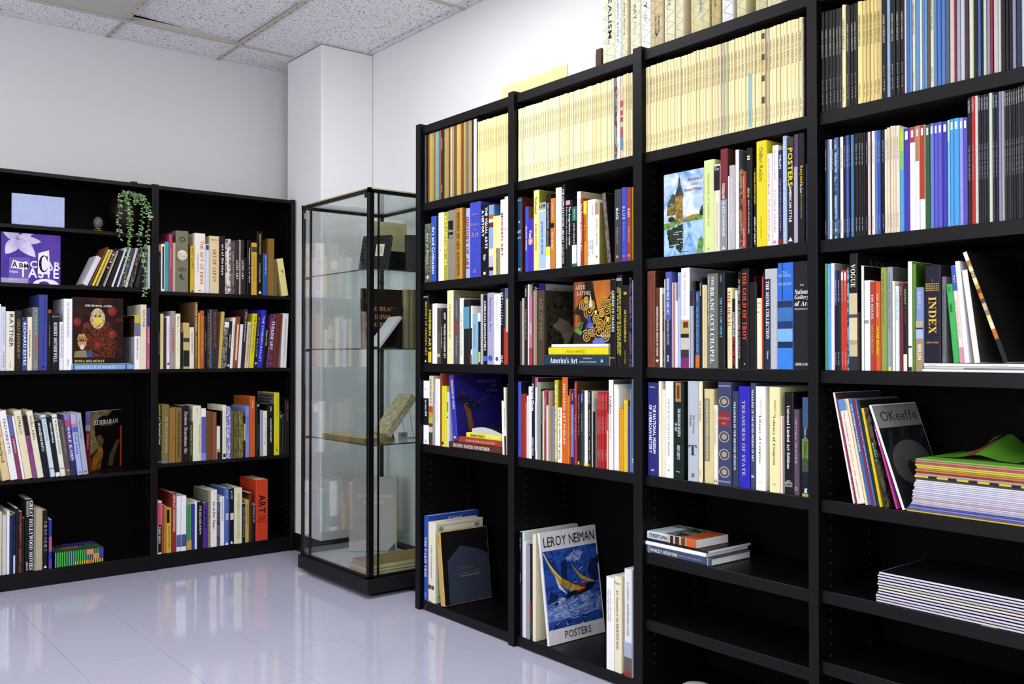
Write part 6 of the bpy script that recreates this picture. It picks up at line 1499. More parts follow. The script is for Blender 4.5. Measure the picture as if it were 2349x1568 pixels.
f.disc('5a70c0', .68, .02, .16, .07)
f.text('s', 'ARTE', 'd8d0b0', .08, .34, .87, .94); f.text('s', 'LATINO', 'd8d0b0', .12, .47, .775, .84); f.text('n', 'TREASURES FROM', 'e8e4e0', .72, .98, .1, .13); f.done()
q = faceout('R', 1.8585, 2.021, 1.4401, .265, .012, 'a8c4e0', 'landscape book with a pointed stone tower on its cover, facing out', front=.003)
f = right_face(q)
sky = paint(['4a7ac0', '88b0e0', 'd8e4f0', 'eef2f4'], 9., 'cloudy_sky', 1.2)
f.rect(sky, .004, .996, .4, .997); f.rect(paint(['3a5a7a', '7aaad8', 'b8d8f0', '5a88b8'], 12., 'pond_paint', 2., stretch=(1, 1, .5)), .004, .996, .004, .4)
GR = paint(['2a4a18', '4a7a2c', '6a9a3c', '8aa048'], 40., 'grass_paint', 1.); TR = paint(['0e1a10', '1c3420', '34502a'], 60., 'tree_paint', 1.)
f.jag(GR, [(.0, .4), (.48, .42), (.42, .38), (.2, .345), (.0, .32)], .006); f.jag(GR, [(.5, .42), (.9, .46), (.99, .45), (.99, .4), (.5, .39)], .006); f.jag(TR, [(.9, .46), (.94, .54), (.99, .56), (.99, .44)], .012)
f.jag('c8ccd0', [(.08, .42), (.28, .43), (.28, .5), (.08, .49)], .004); f.jag('a87a30', [(.55, .41), (.88, .44), (.88, .47), (.7, .465), (.55, .44)], .004)
f.jag(paint(['3a3014', '6a5828', '8a8048', 'a89858'], 50., 'castle_stone', 1.), [(.09, .49), (.31, .5), (.31, .63), (.09, .62)], .006); f.jag(paint(['1a2824', '3a4a40', '52604c'], 30., 'old_roof', 1.), [(.08, .62), (.31, .63), (.3, .72), (.26, .76), (.2, .74)], .008)
f.jag(paint(['4a3810', '7a6424', 'a08c3c', 'c0a850'], 50., 'tower_stone', 1.), [(.3, .4), (.49, .4), (.485, .71), (.315, .71)], .005); f.jag(paint(['20282a', '38443e', '505a50'], 40., 'spire_slate', 1.), [(.28, .705), (.515, .705), (.44, .84), (.405, .985), (.37, .84)], .005); f.jag('9a6428', [(.31, .685), (.49, .685), (.49, .715), (.31, .715)], .004)
refl = paint(['0c120c', '20281a', '3a442c', '141c16'], 40., 'tower_reflection', 2.)
f.jag(refl, [(.1, .32), (.3, .34), (.48, .37), (.5, .2), (.46, .03), (.36, .05), (.3, .12), (.16, .1), (.12, .2)], .022, 7)
for k in range(14):
    y_ = .04+.022*k; x_ = rnd.uniform(.08, .7); f.ribbon('b8d4ec' if k % 3 else '2a3a40', [(x_, y_), (x_+rnd.uniform(.08, .25), y_+rnd.uniform(-.006, .006))], .0035)
f.jag(TR, [(.12, .42), (.14, .47), (.22, .48), (.29, .46), (.3, .41)], .014, 5); f.jag(GR, [(.84, .0), (.88, .12), (.94, .2), (.99, .18), (.99, .0)], .03, 6); f.jag('a85a28', [(.47, .4), (.56, .4), (.52, .44)], .003)
f.text('i', 'Masterworks of', '8a3a40', .62, .98, .87, .91); f.text('i', 'from the', '8a3a40', .7, .86, .815, .845); f.text('i', 'Munson-Williams-', '8a3a40', .53, .98, .75, .79); f.done()
G = 'books in the small stack on the fifth shelf'
q = laid('R', 1.83, 2.098, .4745, .0245, .2, '3c4a66', 'slate blue book Worldly Affiliations lying lowest in the stack of four', group=G)
panels(q[0], q[1], q[2], [(0, 1, .03, .04, 'b0b8c4'), (0, 1, .06, .07, 'b0b8c4'), (0, 1, .95, .96, 'b0b8c4')]); lspine(q, [('b', 'WORLDLY AFFILIATIONS', 'e8e4c8', [.08, .5, .45]), ('n', 'ARTISTIC PRACTICE, NATIONAL IDENTITY', 'a8b0bc', [.52, .88, .22])])
q = laid('R', 1.85, 2.1, .4995, .013, .21, 'f2f2f2', 'plain white book lying second lowest in the stack of four', group=G, hard=False, front=-.001)
q = laid('R', 1.84, 2.097, .513, .0075, .21, '1a1a1c', 'thin black covered magazine lying under the graffiti paperback', group=G, hard=False)
q = laid('R', 1.886, 2.094, .521, .0255, .155, 'c8d8dc', 'pale and orange Streetopia paperback lying topmost in the stack of four', group=G, hard=False)
panels(q[0], q[1], q[2], [(0, 1, .42, .8, 'c8a890'), (0, 1, .48, .54, '2a2420'), (0, 1, .58, .66, '3a2c24'), (0, 1, .7, .78, '5a3a28'), (0, 1, .8, 1, 'c8602a')]); lspine(q, [('b', 'STREETOPIA', '1a1a1c', [.05, .42, .5])])
f = right_face(q); f.rect(paint(['101012', '3a3028', '7a8a90', '1a1a1c'], 30., 'street_photo', 1.), .02, .98, .3, .66); f.rect('c0582a', .01, .99, .01, .32); f.rect('c8d8dc', .01, .99, .66, .99)
f.text('b', 'STREETOPIA', '2a2a2c', .72, .92, .62, .97, 1); f.done()
G = 'magazines lying under the leaning books'
q = laid('R', .83, 1.161, 1.0828, .0068, .22, 'f0eee8', 'white magazine lying lowest under the thick navy index', 'magazine', G, hard=False, name='magazine')
q = laid('R', .83, 1.156, 1.0898, .0062, .22, 'c8c4c0', 'grey printed magazine lying second under the thick navy index', 'magazine', G, hard=False, name='magazine'); panels(q[0], q[1], q[2], [(0, .6, .3, .8, '7a706a')])
q = laid('R', .83, 1.157, 1.0962, .0078, .22, 'f2f0ee', 'white magazine lying topmost under the thick navy index', 'magazine', G, hard=False, name='magazine'); lspine(q, [('n', 'OPEN', 'b8b4b0', [.02, .1, .5]), ('n', 'WORKS ON PAPER', 'b0b0b0', [.5, .62, .4])])
# tall pile of magazines, fourth shelf of the end bay
pile = ['c8b040', '5a5a98', '7a7ab0', '4a58a0', 'b0a8b8', 'c0b8c8', 'd8d4dc', 'b8a0a8', 'd0ccd8', 'c8c4d4', 'b8b8cc', 'd4d0dc', 'c0bccc', 'd8d4e0', 'ccc8d8', 'd8d8e0', 'd0d0d8', 'e0e0e4', '3a3a40', 'd0b840', 'b8a0a8', '9a4838', 'b87848', 'c8a848', 'd0c040', 'c8b858', 'b86858', 'c87878', '7ab048']
zz = .7285; names = set()
for i, c in enumerate(pile):
    th = .0045 if i != 19 else .007
    lo = .83; hi = 1.203-.0006*i-(.008 if i > 3 else 0)+rng.uniform(-.004, .002)
    if i < 2: hi = 1.204
    q = laid('R', lo, hi, zz, th, .25, c, '%s magazine, %s up from the shelf in the tall pile, fourth bay' % (cname(c), ordinal(i+1)), 'magazine', 'magazines in the tall pile', hard=False, front=rng.uniform(0, .005), name='magazine')
    if i == 19: panels(q[0], q[1], q[2], [(0, 1, .1+.14*k, .16+.14*k, '2a2a2a') for k in range(6)])
    zz += th+.0001
b = MB()
prof = [(0, .002), (.03, .004), (.06, .012), (.085, .03), (.11, .052), (.125, .056), (.14, .045), (.17, .018), (.21, .007), (.3, .003), (.345, .002)]
for i in range(len(prof)-1):
    (u0, z0), (u1, z1) = prof[i], prof[i+1]; mi = 1 if i in (3,) else 2 if i > 7 else 0
    xa, xb = 2.262+.06, 2.50
    b.face([(xa, 1.175-u0, zz+z0*.25), (xa, 1.175-u1, zz+z1*.25), (xb, 1.175-u1, zz+z1), (xb, 1.175-u0, zz+z0)], mi)
o = b.build('magazine', [mat('5a9a2a', .4), mat('8a4038', .4), mat('222624', .4)]); tag(o, 'green magazine with a curled-up cover lying topmost on the tall pile', 'magazine', 'magazines in the tall pile')
m_ = MB(); m_.face([(2.44, 1.088, zz+.0315), (2.44, 1.066, zz+.0515), (2.48, 1.066, zz+.0545), (2.48, 1.088, zz+.0345)]); m_.build('cover_picture', mat('c0b8b8', .4), o)
zz = .4815
for i in range(11):
    c = ['d8d4e0', 'c8c4d0', 'd4d0dc', 'ccc8d6', 'd8d4dc', 'e0dcc8', 'c8c0bc', 'd6d2de', 'c8c8d8', 'd0ccda', 'd8d6e0'][i]
    q = laid('R', .83, 1.289-.0006*i+rng.uniform(-.004, .002), zz, .0052, .25, c, '%s magazine, %s up from the shelf in the low white pile, fourth bay' % (cname(c), ordinal(i+1)), 'magazine', 'magazines in the low white pile', hard=False, front=rng.uniform(.0, .004), name='magazine')
    b = MB(); b.box(.0051, .0072, 0, .25, 0, q[2]) if False else None
    f = right_face(q); f.rect('1a1a20' if i > 3 else '2a2a34', .0, .998, .002, .998); f.done()
    zz += .0074
o = box_obj('cardboard_scrap', 2.2555, 2.3, .985, 1.02, .4812, .4814, mat('b08a4a', .7)); tag(o, 'tan cardboard scrap sticking out under the low white magazine pile', 'cardboard')
b = MB(); b.lathe([(.056, 0), (.06, .004), (.058, .012), (.045, .02), (.02, .0235), (.004, .024)], 28, c=(2.328, 1.945, .0428)); o = b.build('bowl', mat('e8f0ec', .3), smooth=True); tag(o, 'white upturned bowl on the bottom shelf of the third bay', 'bowl')

# ------------------------------------------------------------------ things on the black bookcase with the plant
q = empty('blank_canvas', (.9, 4.925, 1.7446)); tag(q, 'blank pale blue canvas propped on the top shelf beside the egg', 'canvas')
b = MB(); b.box(.002, .234, 0, .0165, 0, .149); b.build('canvas_face', mat('aebade', .8), q, bevel=.0015)
b = MB(); b.box(.008, .228, .0167, .026, .006, .143); b.build('stretcher', mat('b89a6a', .7), q)
egg = empty('ornament_egg', (1.298, 4.955, 1.7446)); tag(egg, 'glittering dark ornament egg on a small gold stand', 'ornament')
b = MB(); b.lathe([(max(.0004, .0235*math.sin(math.pi*i/14)*(1-.12*math.cos(math.pi*i/14)*-1 if False else 1)), .043-.031*math.cos(math.pi*i/14)) for i in range(15)], 20)
eg = paint(['0a1420', '203a50', '3a6a78', '7a3a38', '587884', '3a6a60'], 160., 'enamel_egg', 2., rough=.15); b.build('egg', eg, egg, smooth=True)
b = MB(); GOLD = mat('c8a040', .3)
for z_, r_ in ((.012, .012), (.001, .018)):
    b.tube([(r_*math.cos(t*math.pi/6), r_*math.sin(t*math.pi/6), z_+.0008) for t in range(13)], .0012)
for k in range(3):
    a = k*2.1+.4; b.tube([(.012*math.cos(a), .012*math.sin(a), .012), (.016*math.cos(a), .016*math.sin(a), .006), (.02*math.cos(a), .02*math.sin(a), .0015), (.024*math.cos(a), .024*math.sin(a), .008)], .0012)
b.build('stand', GOLD, egg)
b = MB(); b.lathe([(.03, 0), (.034, .004), (.05, .03), (.068, .07), (.077, .11), (.074, .15), (.06, .185), (.044, .2), (.04, .207), (.036, .207), (.034, .19)], 28, c=(1.4545, 5.05, 1.7446))
o = b.build('vase', paint(['120a07', '20130c', '32200f'], 9., 'brown_glaze', .6, rough=.45), smooth=True); tag(o, 'dark brown round vase holding the trailing green plant', 'vase')
pl = empty('trailing_plant', (0, 0, 0)); tag(pl, 'green trailing plant hanging in strands from the brown vase', 'plant')
LEAF = paint(['6a8a58', '8aae74', 'b4cc9c'], 30., 'succulent_leaf', .4, rough=.5); STEM = mat('5a8a48', .6)
pr = random.Random(21); leaf = MB()
def add_leaf(p, ang, sz):
    dx, dy, dz = math.cos(ang), -.35+pr.uniform(-.3, .3), -.45+pr.uniform(-.4, .35); d_ = Vector((dx, dy, dz)).normalized(); sdv = d_.cross(Vector((0, 1, 0))).normalized(); up = sdv.cross(d_)
    P_ = Vector(p); k = len(leaf.v); L_ = sz; w_ = sz*.24
    for q_ in (P_, P_+d_*L_*.45+sdv*w_, P_+d_*L_*.45-sdv*w_, P_+d_*L_*.45+up*w_*.7, P_+d_*L_*.45-up*w_*.7, P_+d_*L_): leaf.v.append(tuple(q_))
    for q_ in ((0, 1, 3), (0, 3, 2), (0, 2, 4), (0, 4, 1), (5, 3, 1), (5, 2, 3), (5, 4, 2), (5, 1, 4)): leaf.f.append(tuple(k+a for a in q_)); leaf.m.append(0)
strands = [
 [(1.44, 5.03, 1.945), (1.415, 4.98, 1.955), (1.395, 4.93, 1.93), (1.385, 4.895, 1.88), (1.379, 4.89, 1.80), (1.385, 4.888, 1.71)],
 [(1.445, 5.03, 1.945), (1.43, 4.97, 1.965), (1.422, 4.92, 1.95), (1.42, 4.895, 1.88), (1.428, 4.89, 1.80), (1.43, 4.89, 1.72), (1.42, 4.888, 1.62), (1.416, 4.888, 1.55), (1.414, 4.888, 1.475)],
 [(1.45, 5.02, 1.945), (1.435, 4.97, 1.96), (1.432, 4.92, 1.93), (1.437, 4.895, 1.85), (1.44, 4.89, 1.76), (1.432, 4.89, 1.69)],
 [(1.465, 5.03, 1.945), (1.475, 4.98, 1.965), (1.49, 4.93, 1.94), (1.5, 4.895, 1.87), (1.49, 4.89, 1.78), (1.478, 4.89, 1.73), (1.492, 4.888, 1.64), (1.505, 4.888, 1.56), (1.508, 4.888, 1.47), (1.506, 4.886, 1.42)],
 [(1.47, 5.03, 1.945), (1.49, 4.97, 1.958), (1.512, 4.92, 1.92), (1.525, 4.895, 1.86), (1.53, 4.89, 1.79), (1.52, 4.89, 1.72), (1.51, 4.888, 1.65), (1.503, 4.888, 1.58)],
 [(1.462, 5.02, 1.945), (1.478, 4.97, 1.955), (1.5, 4.93, 1.95), (1.528, 4.9, 1.9), (1.535, 4.892, 1.83)],
 [(1.455, 5.02, 1.945), (1.45, 4.96, 1.965), (1.462, 4.92, 1.94), (1.47, 4.9, 1.89)]]
for st in strands:
    pts = []
    for i in range(len(st)-1):
        for k in range(6): pts.append(Vector(st[i]).lerp(Vector(st[i+1]), k/6)+Vector((pr.uniform(-.0015, .0015), 0, 0)))
    pts.append(Vector(st[-1])); b = MB(); b.tube(pts, .0011, 4); b.build('stem', STEM, pl)
    for i, p in enumerate(pts[3:]):
        for sg in (0, math.pi):
            if pr.random() < .66: add_leaf(p+Vector((0, -.001, pr.uniform(-.006, .006))), sg+pr.uniform(-.6, .6), pr.uniform(.013, .021))
tag(leaf.build('leaf', LEAF, pl), kind='stuff')
q = faceout('L', .8575, 1.1185, 1.4634, .242, .012, '4a2f8e', 'purple poster board with white lily and large letters, second shelf', front=.012, cat='poster', name='poster_board')
f = right_face(q); f.rect(paint(['3a2480', '4a2f96', '5a3fa4'], 6., 'purple_print', .6), .003, .997, .003, .997)
PET = paint(['8a80b8', 'c8c0dc', 'e4dcee'], 9., 'lily_petal', .4); PET2 = paint(['a89cc8', 'd8d0e8', 'eee8f4'], 8., 'lily_petal_pale', .4)
for an, ln, wd, pm in ((2.55, .3, .075, PET), (1.9, .2, .06, PET), (.55, .34, .06, PET), (-.05, .4, .085, PET), (4.15, .36, .11, PET2), (5.45, .45, .11, PET2)): f.petal(pm, .27, .87, an, ln, wd)
for k in range(5): f.ribbon('5a4a78', [(.27, .87), (.27+.05*math.cos(k), .87+.06*math.sin(k))], .004)
f.poly('6a58b0', [(.14, .5), (.48, .52), (.47, .02), (.13, .02)]); f.poly('f0ecf6', [(.62, .62), (.8, .69), (.82, .2), (.61, .2)])
f.disc('f0ecf6', .75, .0, .22, .11); f.disc('4a2f8e', .72, .0, .09, .06); f.rect('a89cc8', .0, .45, .004, .1)
f.poly('f0ecf6', [(.16, .3), (.2, .46), (.34, .42), (.42, .44), (.46, .4), (.44, .28)])
f.text('s', 'C', '1c1440', .63, .78, .24, .58); f.text('b', 'CHAR', 'f0ecf6', .48, 1., .32, .46); f.text('b', 'TASTE', 'f4f0fa', .3, .97, .12, .32); f.text('b', 'A', '1c1440', .18, .27, .31, .43); f.text('b', 'B', '1c1440', .3, .37, .31, .4); f.text('b', 'M', '1c1440', .38, .45, .3, .4)
f.text('b', 'Original', 'f0ecf6', .14, .28, .19, .25); f.text('n', 'Fast Poison', 'e0d8f0', .13, .27, .05, .09); f.done()
G = 'books lying under the rose-patterned cover'
q = laid('L', 1.167, 1.467, 1.0443, .0265, .2, '7aa8dc', 'light blue book lying lowest under the rose-patterned cover', group=G, hard=False)
panels(q[0], q[1], q[2], [(0, 1, .03, .05, '2a3a80'), (0, 1, .86, .88, '2a3a80')]); lspine(q, [('s', 'SAMUEL F. B. MORSE', 'c8dcf4', [.08, .7, .55])])
q = laid('L', 1.175, 1.45, 1.071, .0065, .2, '8a8a80', 'thin grey book lying between the light blue and black flat books', group=G, hard=False)
q = laid('L', 1.172, 1.433, 1.078, .022, .2, '101012', 'black book with yellow capitals lying topmost under the rose-patterned cover', group=G, hard=False)
lspine(q, [('s', 'SONIA DELAUNAY', 'e8e070', [.04, .58, .55])])
q = faceout('L', 1.173, 1.417, 1.1004, .306, .012, '5a2018', 'dark red book with rose-patterned cover facing out beside the white spine', front=.02)
f = right_face(q)
f.rect(paint(['120806', '24100c', '421810', '6a2416'], 9., 'dark_red_ground', 1.2), .004, .996, .004, .996)
f.poly(paint(['0e0c0c', '1c120e', '7a3416', '14100e', '1c1410'], 64., 'flowered_robe', .6), [(.3, .02), (.2, .4), (.22, .56), (.36, .66), (.62, .66), (.76, .56), (.86, .3), (.84, .02)])
f.disc(paint(['5a1c14', 'b8906a', 'd8c8a0', '8a3a24'], 70., 'beaded_veil', .8), .5, .66, .145, .17, 24); f.disc('d8cc38', .5, .62, .09, .055)
for x_ in (.455, .545): f.disc('2a1810', x_, .7, .022, .013)
for cx, cy, r in ((.78, .79, .085), (.1, .6, .075), (.78, .4, .085), (.5, .22, .07)):
    f.disc('5a1812', cx, cy, r*1.15, r); f.disc('8c2c20', cx, cy, r*.85, r*.75); f.disc('6a1c14', cx+.01, cy, r*.5, r*.45); f.disc('a04430', cx, cy+.008, r*.25, r*.22)
f.poly('3a4a80', [(.28, .02), (.3, .12), (.38, .14), (.42, .02)]); f.poly('8a8060', [(.04, .02), (.06, .12), (.28, .14), (.3, .02)]); f.disc('c8885a', .2, .25, .085, .075); f.disc('3a2418', .2, .31, .075, .03); f.disc('d8c8c0', .2, .19, .045, .045)
for k in range(5): f.ribbon('c89858', [(.2+.035*(k-2)*1.3, .3), (.19+.02*(k-2), .4)], .011)
f.text('s', 'SHUROOQ AMIN', 'f0ecec', .25, .78, .845, .885); f.done()
zq = make_book('book', .03, .305, .245, '8a2028', face_L((1.283-.018, 5.02+.024, .5231), math.radians(37)), False, paper=PAPERW)
tag(zq, 'dark oil-painting book standing turned beside the leaning row, fourth shelf', 'book')
panels(zq, .03, .305, [(0, 1, 0, .22, '6a68b0'), (0, 1, .22, .32, 'b8a8b0')]); spine_text(zq, .03, .305, [('s', 'ZURBARAN', 'e8c8c8', [.36, .62, .4])])
f = Face(zq, (.03, 0, 0), (0, .245, 0), (0, 0, .305))
f.rect('15110d', .004, .996, .004, .996); f.poly(paint(['4a4430', '7a7048', '8a8258'], 20., 'ochre_ground', 1.), [(.004, .996), (.7, .996), (.5, .9), (.2, .85), (.14, .6), (.2, .5), (.3, .4), (.004, .27)])
f.disc('16120e', .42, .72, .3, .2); f.poly('6a4628', [(.18, .58), (.3, .6), (.42, .5), (.36, .4), (.24, .46)]); f.poly(paint(['2a1a0e', '8a5820', 'b88030'], 30., 'gold_cloth', 1.), [(.0, .0), (.3, .02), (.4, .3), (.34, .42), (.12, .3), (.0, .16)]); f.poly('4a4434', [(.55, .05), (.6, .25), (.85, .5), (.92, .46), (.75, .2), (.7, .04)])
f.rect('c83c20', .94, .985, .02, .72); f.text('s', 'ZURBARAN', 'f0ece4', .1, .86, .77, .85); f.text('n', 'JONATHAN BROWN', 'c8c0b0', .3, .7, .745, .76); f.done()
bx = empty('striped_box', (1.1, 4.93, .0790)); tag(bx, 'green striped box with orange and yellow squares on the bottom shelf', 'box')
b = MB(); b.box(0, .226, 0, .2, 0, .072); b.build('box_body', mat('1c2a4a', .45), bx, bevel=.001)
f = Face(bx, (0, 0, 0), (.226, 0, 0), (0, 0, .072))
for k in range(22): f.rect('54c048' if k < 12 else '48b060', k/22+.004, k/22+.026, .0, 1.)
f.rect('181a20', .4, 1., .02, .26)
for k in range(13): f.rect('e8d828', .405+k*.046, .427+k*.046, .03, .26)
f.rect('d87a3c', .64, .78, .62, .99); f.rect('d87a3c', .78, .9, .28, .66); f.rect('c86a38', .66, .78, .0, .2)
for k in range(10): f.rect('f0b080', .645+k*.026, .652+k*.026, .62 if k < 5 else .3, .98 if k < 5 else .64)
f.rect('3a3aa0', .9, .99, .3, .99); f.done('printed_stripe')
f = Face(bx, (0, 0, .072), (.226, 0, 0), (0, .2, 0))
for k in range(22): f.rect('3a9a48' if k % 3 else '8a6a30', k/22+.004, k/22+.024, .02, .6 if k % 2 else .8)
f.rect('3a3a90', .3, .98, .66, .97); f.rect('b8603a', .15, .55, .3, .5); f.done('printed_stripe')

# ------------------------------------------------------------------ on top of the tall bookcase
o = box_obj('cardboard_sheet', 2.30, 2.50, 2.531, 2.923, 2.1434, 2.2, mat('dcc890', .75), bevel=.001); tag(o, 'flat tan cardboard carton lying on the tall bookcase, nearest the glass case', 'box')
o = box_obj('white_carton', 2.30, 2.50, 2.381, 2.528, 2.1434, 2.2, mat('f6f6f6', .7), bevel=.001); tag(o, 'low white carton on the tall bookcase beside the flat tan carton', 'box')
o = box_obj('brown_box', 2.30, 2.46, 2.352, 2.379, 2.1434, 2.214, mat('4a3420', .7), bevel=.001); tag(o, 'small brown box wedged between white carton and mailing cartons', 'box')
for k in range(1, 15):
    q = BOOK.get(('T', 0, 0, k))
    if not q: continue
    o, w, h, d = q; f = Face(o, (0, 0, 0), (w, 0, 0), (0, 0, h)); c = '9ab8b4' if k not in (6, 10) else 'a09878'
    st = .06; nn = max(1, round(w/.045)); cw = 1/nn; ch = .13
    for i in range(nn):
        for j in range(8):
            a0, a1, t0, t1 = i*cw, (i+1)*cw, j*ch, (j+1)*ch
            if t1 > 1: continue
            f.ribbon(c, [(a0+.01, t0), (a1-.01, t0+ch/2)], .004); f.ribbon(c, [(a0+.01, t1), (a1-.01, t0+ch/2)], .004)
        f.ribbon(c, [(i*cw+cw*.35, .01), (i*cw+cw*.35, .99)], .018/max(1, nn)**.5*.6)
    f.done('printed_line')

# ------------------------------------------------------------------ glass display case
dc = empty('display_case', (0, 0, 0)); tag(dc, 'tall narrow glass display case with black frame beside the column', 'display case')
X0, X1, Y0, Y1, ZT = 2.155, 2.64, 3.728, 4.42, 1.894
OLIVE = mat('a8a484', .45); GREEN = mat('3a4a42', .25)
b = MB(); b.box(X0-.012, X1+.008, Y0-.01, Y1+.01, .022, .088); b.build('base', laminate('case_base', '1f1e20', .5), dc, bevel=.002)
b = MB(); b.box(X0+.04, X1-.04, Y0+.04, Y1-.04, .0, .022); b.build('foot', METAL, dc)
b = MB(); b.box(X0+.012, X1-.012, Y0+.012, Y1-.012, .088, .0905); b.build('base_panel', mat('c4cec9', .4), dc)
def post(x, y, sx, sy, name='post', z0=.088, z1=ZT-.012):
    b = MB(); b.box(x, x+sx, y, y+sy, z0, z1); b.build(name, METAL, dc, bevel=.0012)
post(X0, Y0, .028, .022); post(X0, Y1-.018, .016, .018); post(X1-.018, Y0, .018, .018); post(X1-.018, Y1-.018, .018, .018)
post(X0+.003, Y1-.096, .01, .012, 'door_stile'); post(X0+.062, Y0+.022, .008, .008, 'door_stile')
for x0, x1, y0, y1, n_ in ((X0, X1, Y0, Y0+.016, 'front'), (X0, X1, Y1-.016, Y1, ''), (X0, X0+.014, Y0, Y1, ''), (X1-.014, X1, Y0, Y1, '')):
    b = MB(); b.box(x0, x1, y0, y1, ZT-.022, ZT-.006); b.build('top_rail', METAL, dc)
    b = MB(); b.box(x0-.001, x1+.001, y0-.001, y1+.001, ZT-.006, ZT); b.build('top_edge', OLIVE, dc)
    b = MB(); b.box(x0, x1, y0, y1, .0885, .1); b.build('bottom_rail', METAL, dc)
for z in (1.52, 1.148, .70):
    for x, y in ((X0+.016, Y1-.03), (X0+.016, Y0+.02), (X1-.03, Y1-.03), (X1-.03, Y0+.02)):
        b = MB(); b.box(x, x+.014, y, y+.012, z-.012, z-.0035); b.build('shelf_clip', METAL, dc)
b = MB(); b.box(X0-.004, X0+.012, Y1-.05, Y1-.036, ZT-.075, ZT-.045); b.build('lock', mat('8a8a88', .25), dc)
b = MB(); b.box(X0+.004, X0+.018, Y0+.018, Y0+.05, ZT-.042, ZT-.024); b.build('latch', METAL, dc)
GL = glass_mat('case_glass', (.952, .978, .97, 1)); GL2 = glass_mat('case_glass_side', (.982, .99, .988, 1), 1.6); GS = glass_mat('shelf_glass', (.95, .98, .968, 1))
for args in ((X0+.006, X0+.0115, Y0+.017, Y1-.019, .1, ZT-.022, 'side_pane', GL2), (X1-.0115, X1-.006, Y0+.019, Y1-.019, .1, ZT-.022, 'side_pane', GL), (X0+.017, X1-.019, Y0+.005, Y0+.0105, .1, ZT-.022, 'front_pane', GL), (X0+.017, X1-.019, Y1-.0105, Y1-.005, .1, ZT-.022, 'back_pane', GL)):
    b = MB(); b.box(*args[:6]); b.build(args[6], args[7], dc)
b = MB(); b.box(X0+.015, X1-.015, Y0+.017, Y1-.017, ZT-.014, ZT-.008); b.build('top_pane', GL, dc)
for z in (1.52, 1.148, .70):
    b = MB(); b.box(X0+.018, X1-.02, Y0+.02, Y1-.02, z-.0035, z+.0025); b.build('glass_shelf', GS, dc)
    b = MB(); b.box(X0+.0165, X0+.0178, Y0+.02, Y1-.02, z-.0035, z+.0025); b.build('shelf_edge', GREEN, dc); b = MB(); b.box(X0+.018, X1-.02, Y0+.0185, Y0+.0198, z-.0035, z+.0025); b.build('shelf_edge', GREEN, dc)
# inside the case
def case_book(name, loc, w, h, d, col, label, yaw=0, back=0, lean=0, hard=True, paper=None):
    mw = Matrix.Translation(loc) @ Matrix.Rotation(yaw, 4, 'Z') @ Matrix(((0, 1, 0, 0), (-1, 0, 0, 0), (0, 0, 1, 0), (0, 0, 0, 1))) @ Matrix.Rotation(-back, 4, 'Y') @ Matrix.Rotation(lean, 4, 'X')
    o = make_book(name, w, h, d, col, mw, hard, paper=paper or PAPER); tag(o, label, 'book'); return (o, w, h, d)
T1, T2, T3, T0 = 1.5227, 1.1507, .7027, .0907
q = case_book('book', (2.295, 3.985, T1), .034, .255, .215, 'a89e78', 'thick yellowed book with printed page facing out, top shelf of glass case', yaw=.03, back=.04)
f = right_face(q); f.rect('a8a078', .01, .99, .01, .99)
for k in range(11): f.text('n', 'the story of a printed page set in long even lines of type' if k % 2 else 'and running on down the yellowed leaf line after line', '3a3828', .1, .9, .9-.036*k, .918-.036*k)
f.rect(paint(['0c0c0c', '16161a', '2a2a2c'], 14., 'ink_wash', 1.), .01, .99, .01, .44); f.done()
q = case_book('book', (2.205, 3.905, T1), .016, .175, .15, '17171b', 'black book with a cream card label, top shelf of glass case', yaw=-.95, back=.32)
f = right_face(q); f.rect('d8d2bc', .52, .8, .38, .74); f.rect('b8b09a', .56, .76, .44, .68); f.done()
q = case_book('book', (2.45, 3.885, T1), .014, .2, .13, '121214', 'narrow black book leaning at the back, top shelf of glass case', yaw=-.5, back=.3)
q = case_book('book', (2.266, 4.0, T2), .022, .295, .228, '3a2416', 'dark brown book lettered Assemblage, second shelf of glass case', yaw=.0, back=.02)
f = right_face(q); f.text('s', 'ASSEMBLAGE,', 'c8a078', .1, .84, .62, .7); f.text('s', 'ENVIRONMENTS', 'c8a078', .08, .92, .49, .57); f.text('s', '& HAPPENINGS', 'c8a078', .08, .9, .36, .44); f.done('cover_print') if f.b.f else None
for k, (w_, c) in enumerate(((.02, 'a8a078'), (.012, '8a8058'), (.014, 'b0a67c'), (.02, '7a6e48'), (.016, '988c60'))):
    o = make_book('book', w_-.001, .298, .17, c, Matrix.Translation((2.502+sum((.02, .012, .014, .02, .016)[:k]), 3.965, T2)), False); tag(o, '%s aged book, %s beside the dark brown book in the glass case' % (cname(c), ordinal(k+1)), 'book', 'aged books in the glass case')
def slab(name, pts, w, col, label, mats=None):
    """thin leaning booklet: side profile in x-z extruded along y"""
    b = MB(); (xa, za), (xb, zb) = pts[0], pts[1]; n_ = Vector((-(zb-za), xb-xa)).normalized()*w; y0, y1 = pts[2]
    c4 = [(xa, za), (xb, zb), (xb+n_.x, zb+n_.y), (xa+n_.x, za+n_.y)]
    k = len(b.v); b.v += [(x, y0, z) for x, z in c4]+[(x, y1, z) for x, z in c4]
    for i, q_ in enumerate(((0, 1, 2, 3), (7, 6, 5, 4), (0, 4, 5, 1), (1, 5, 6, 2), (2, 6, 7, 3), (3, 7, 4, 0))): b.f.append(tuple(k+a for a in q_)); b.m.append(i % 2 if mats else 0)
    o = b.build(name, mats or mat(col, .6)); tag(o, label, 'booklet'); return o
slab('booklet', ((2.275, T2+.001), (2.4, T2+.148), (3.83, 3.94)), .013, 'c8c8cc', 'white-edged booklet leaning against the dark brown book in the glass case', [mat('d0d0d4', .6), mat('4a3a24', .6)])
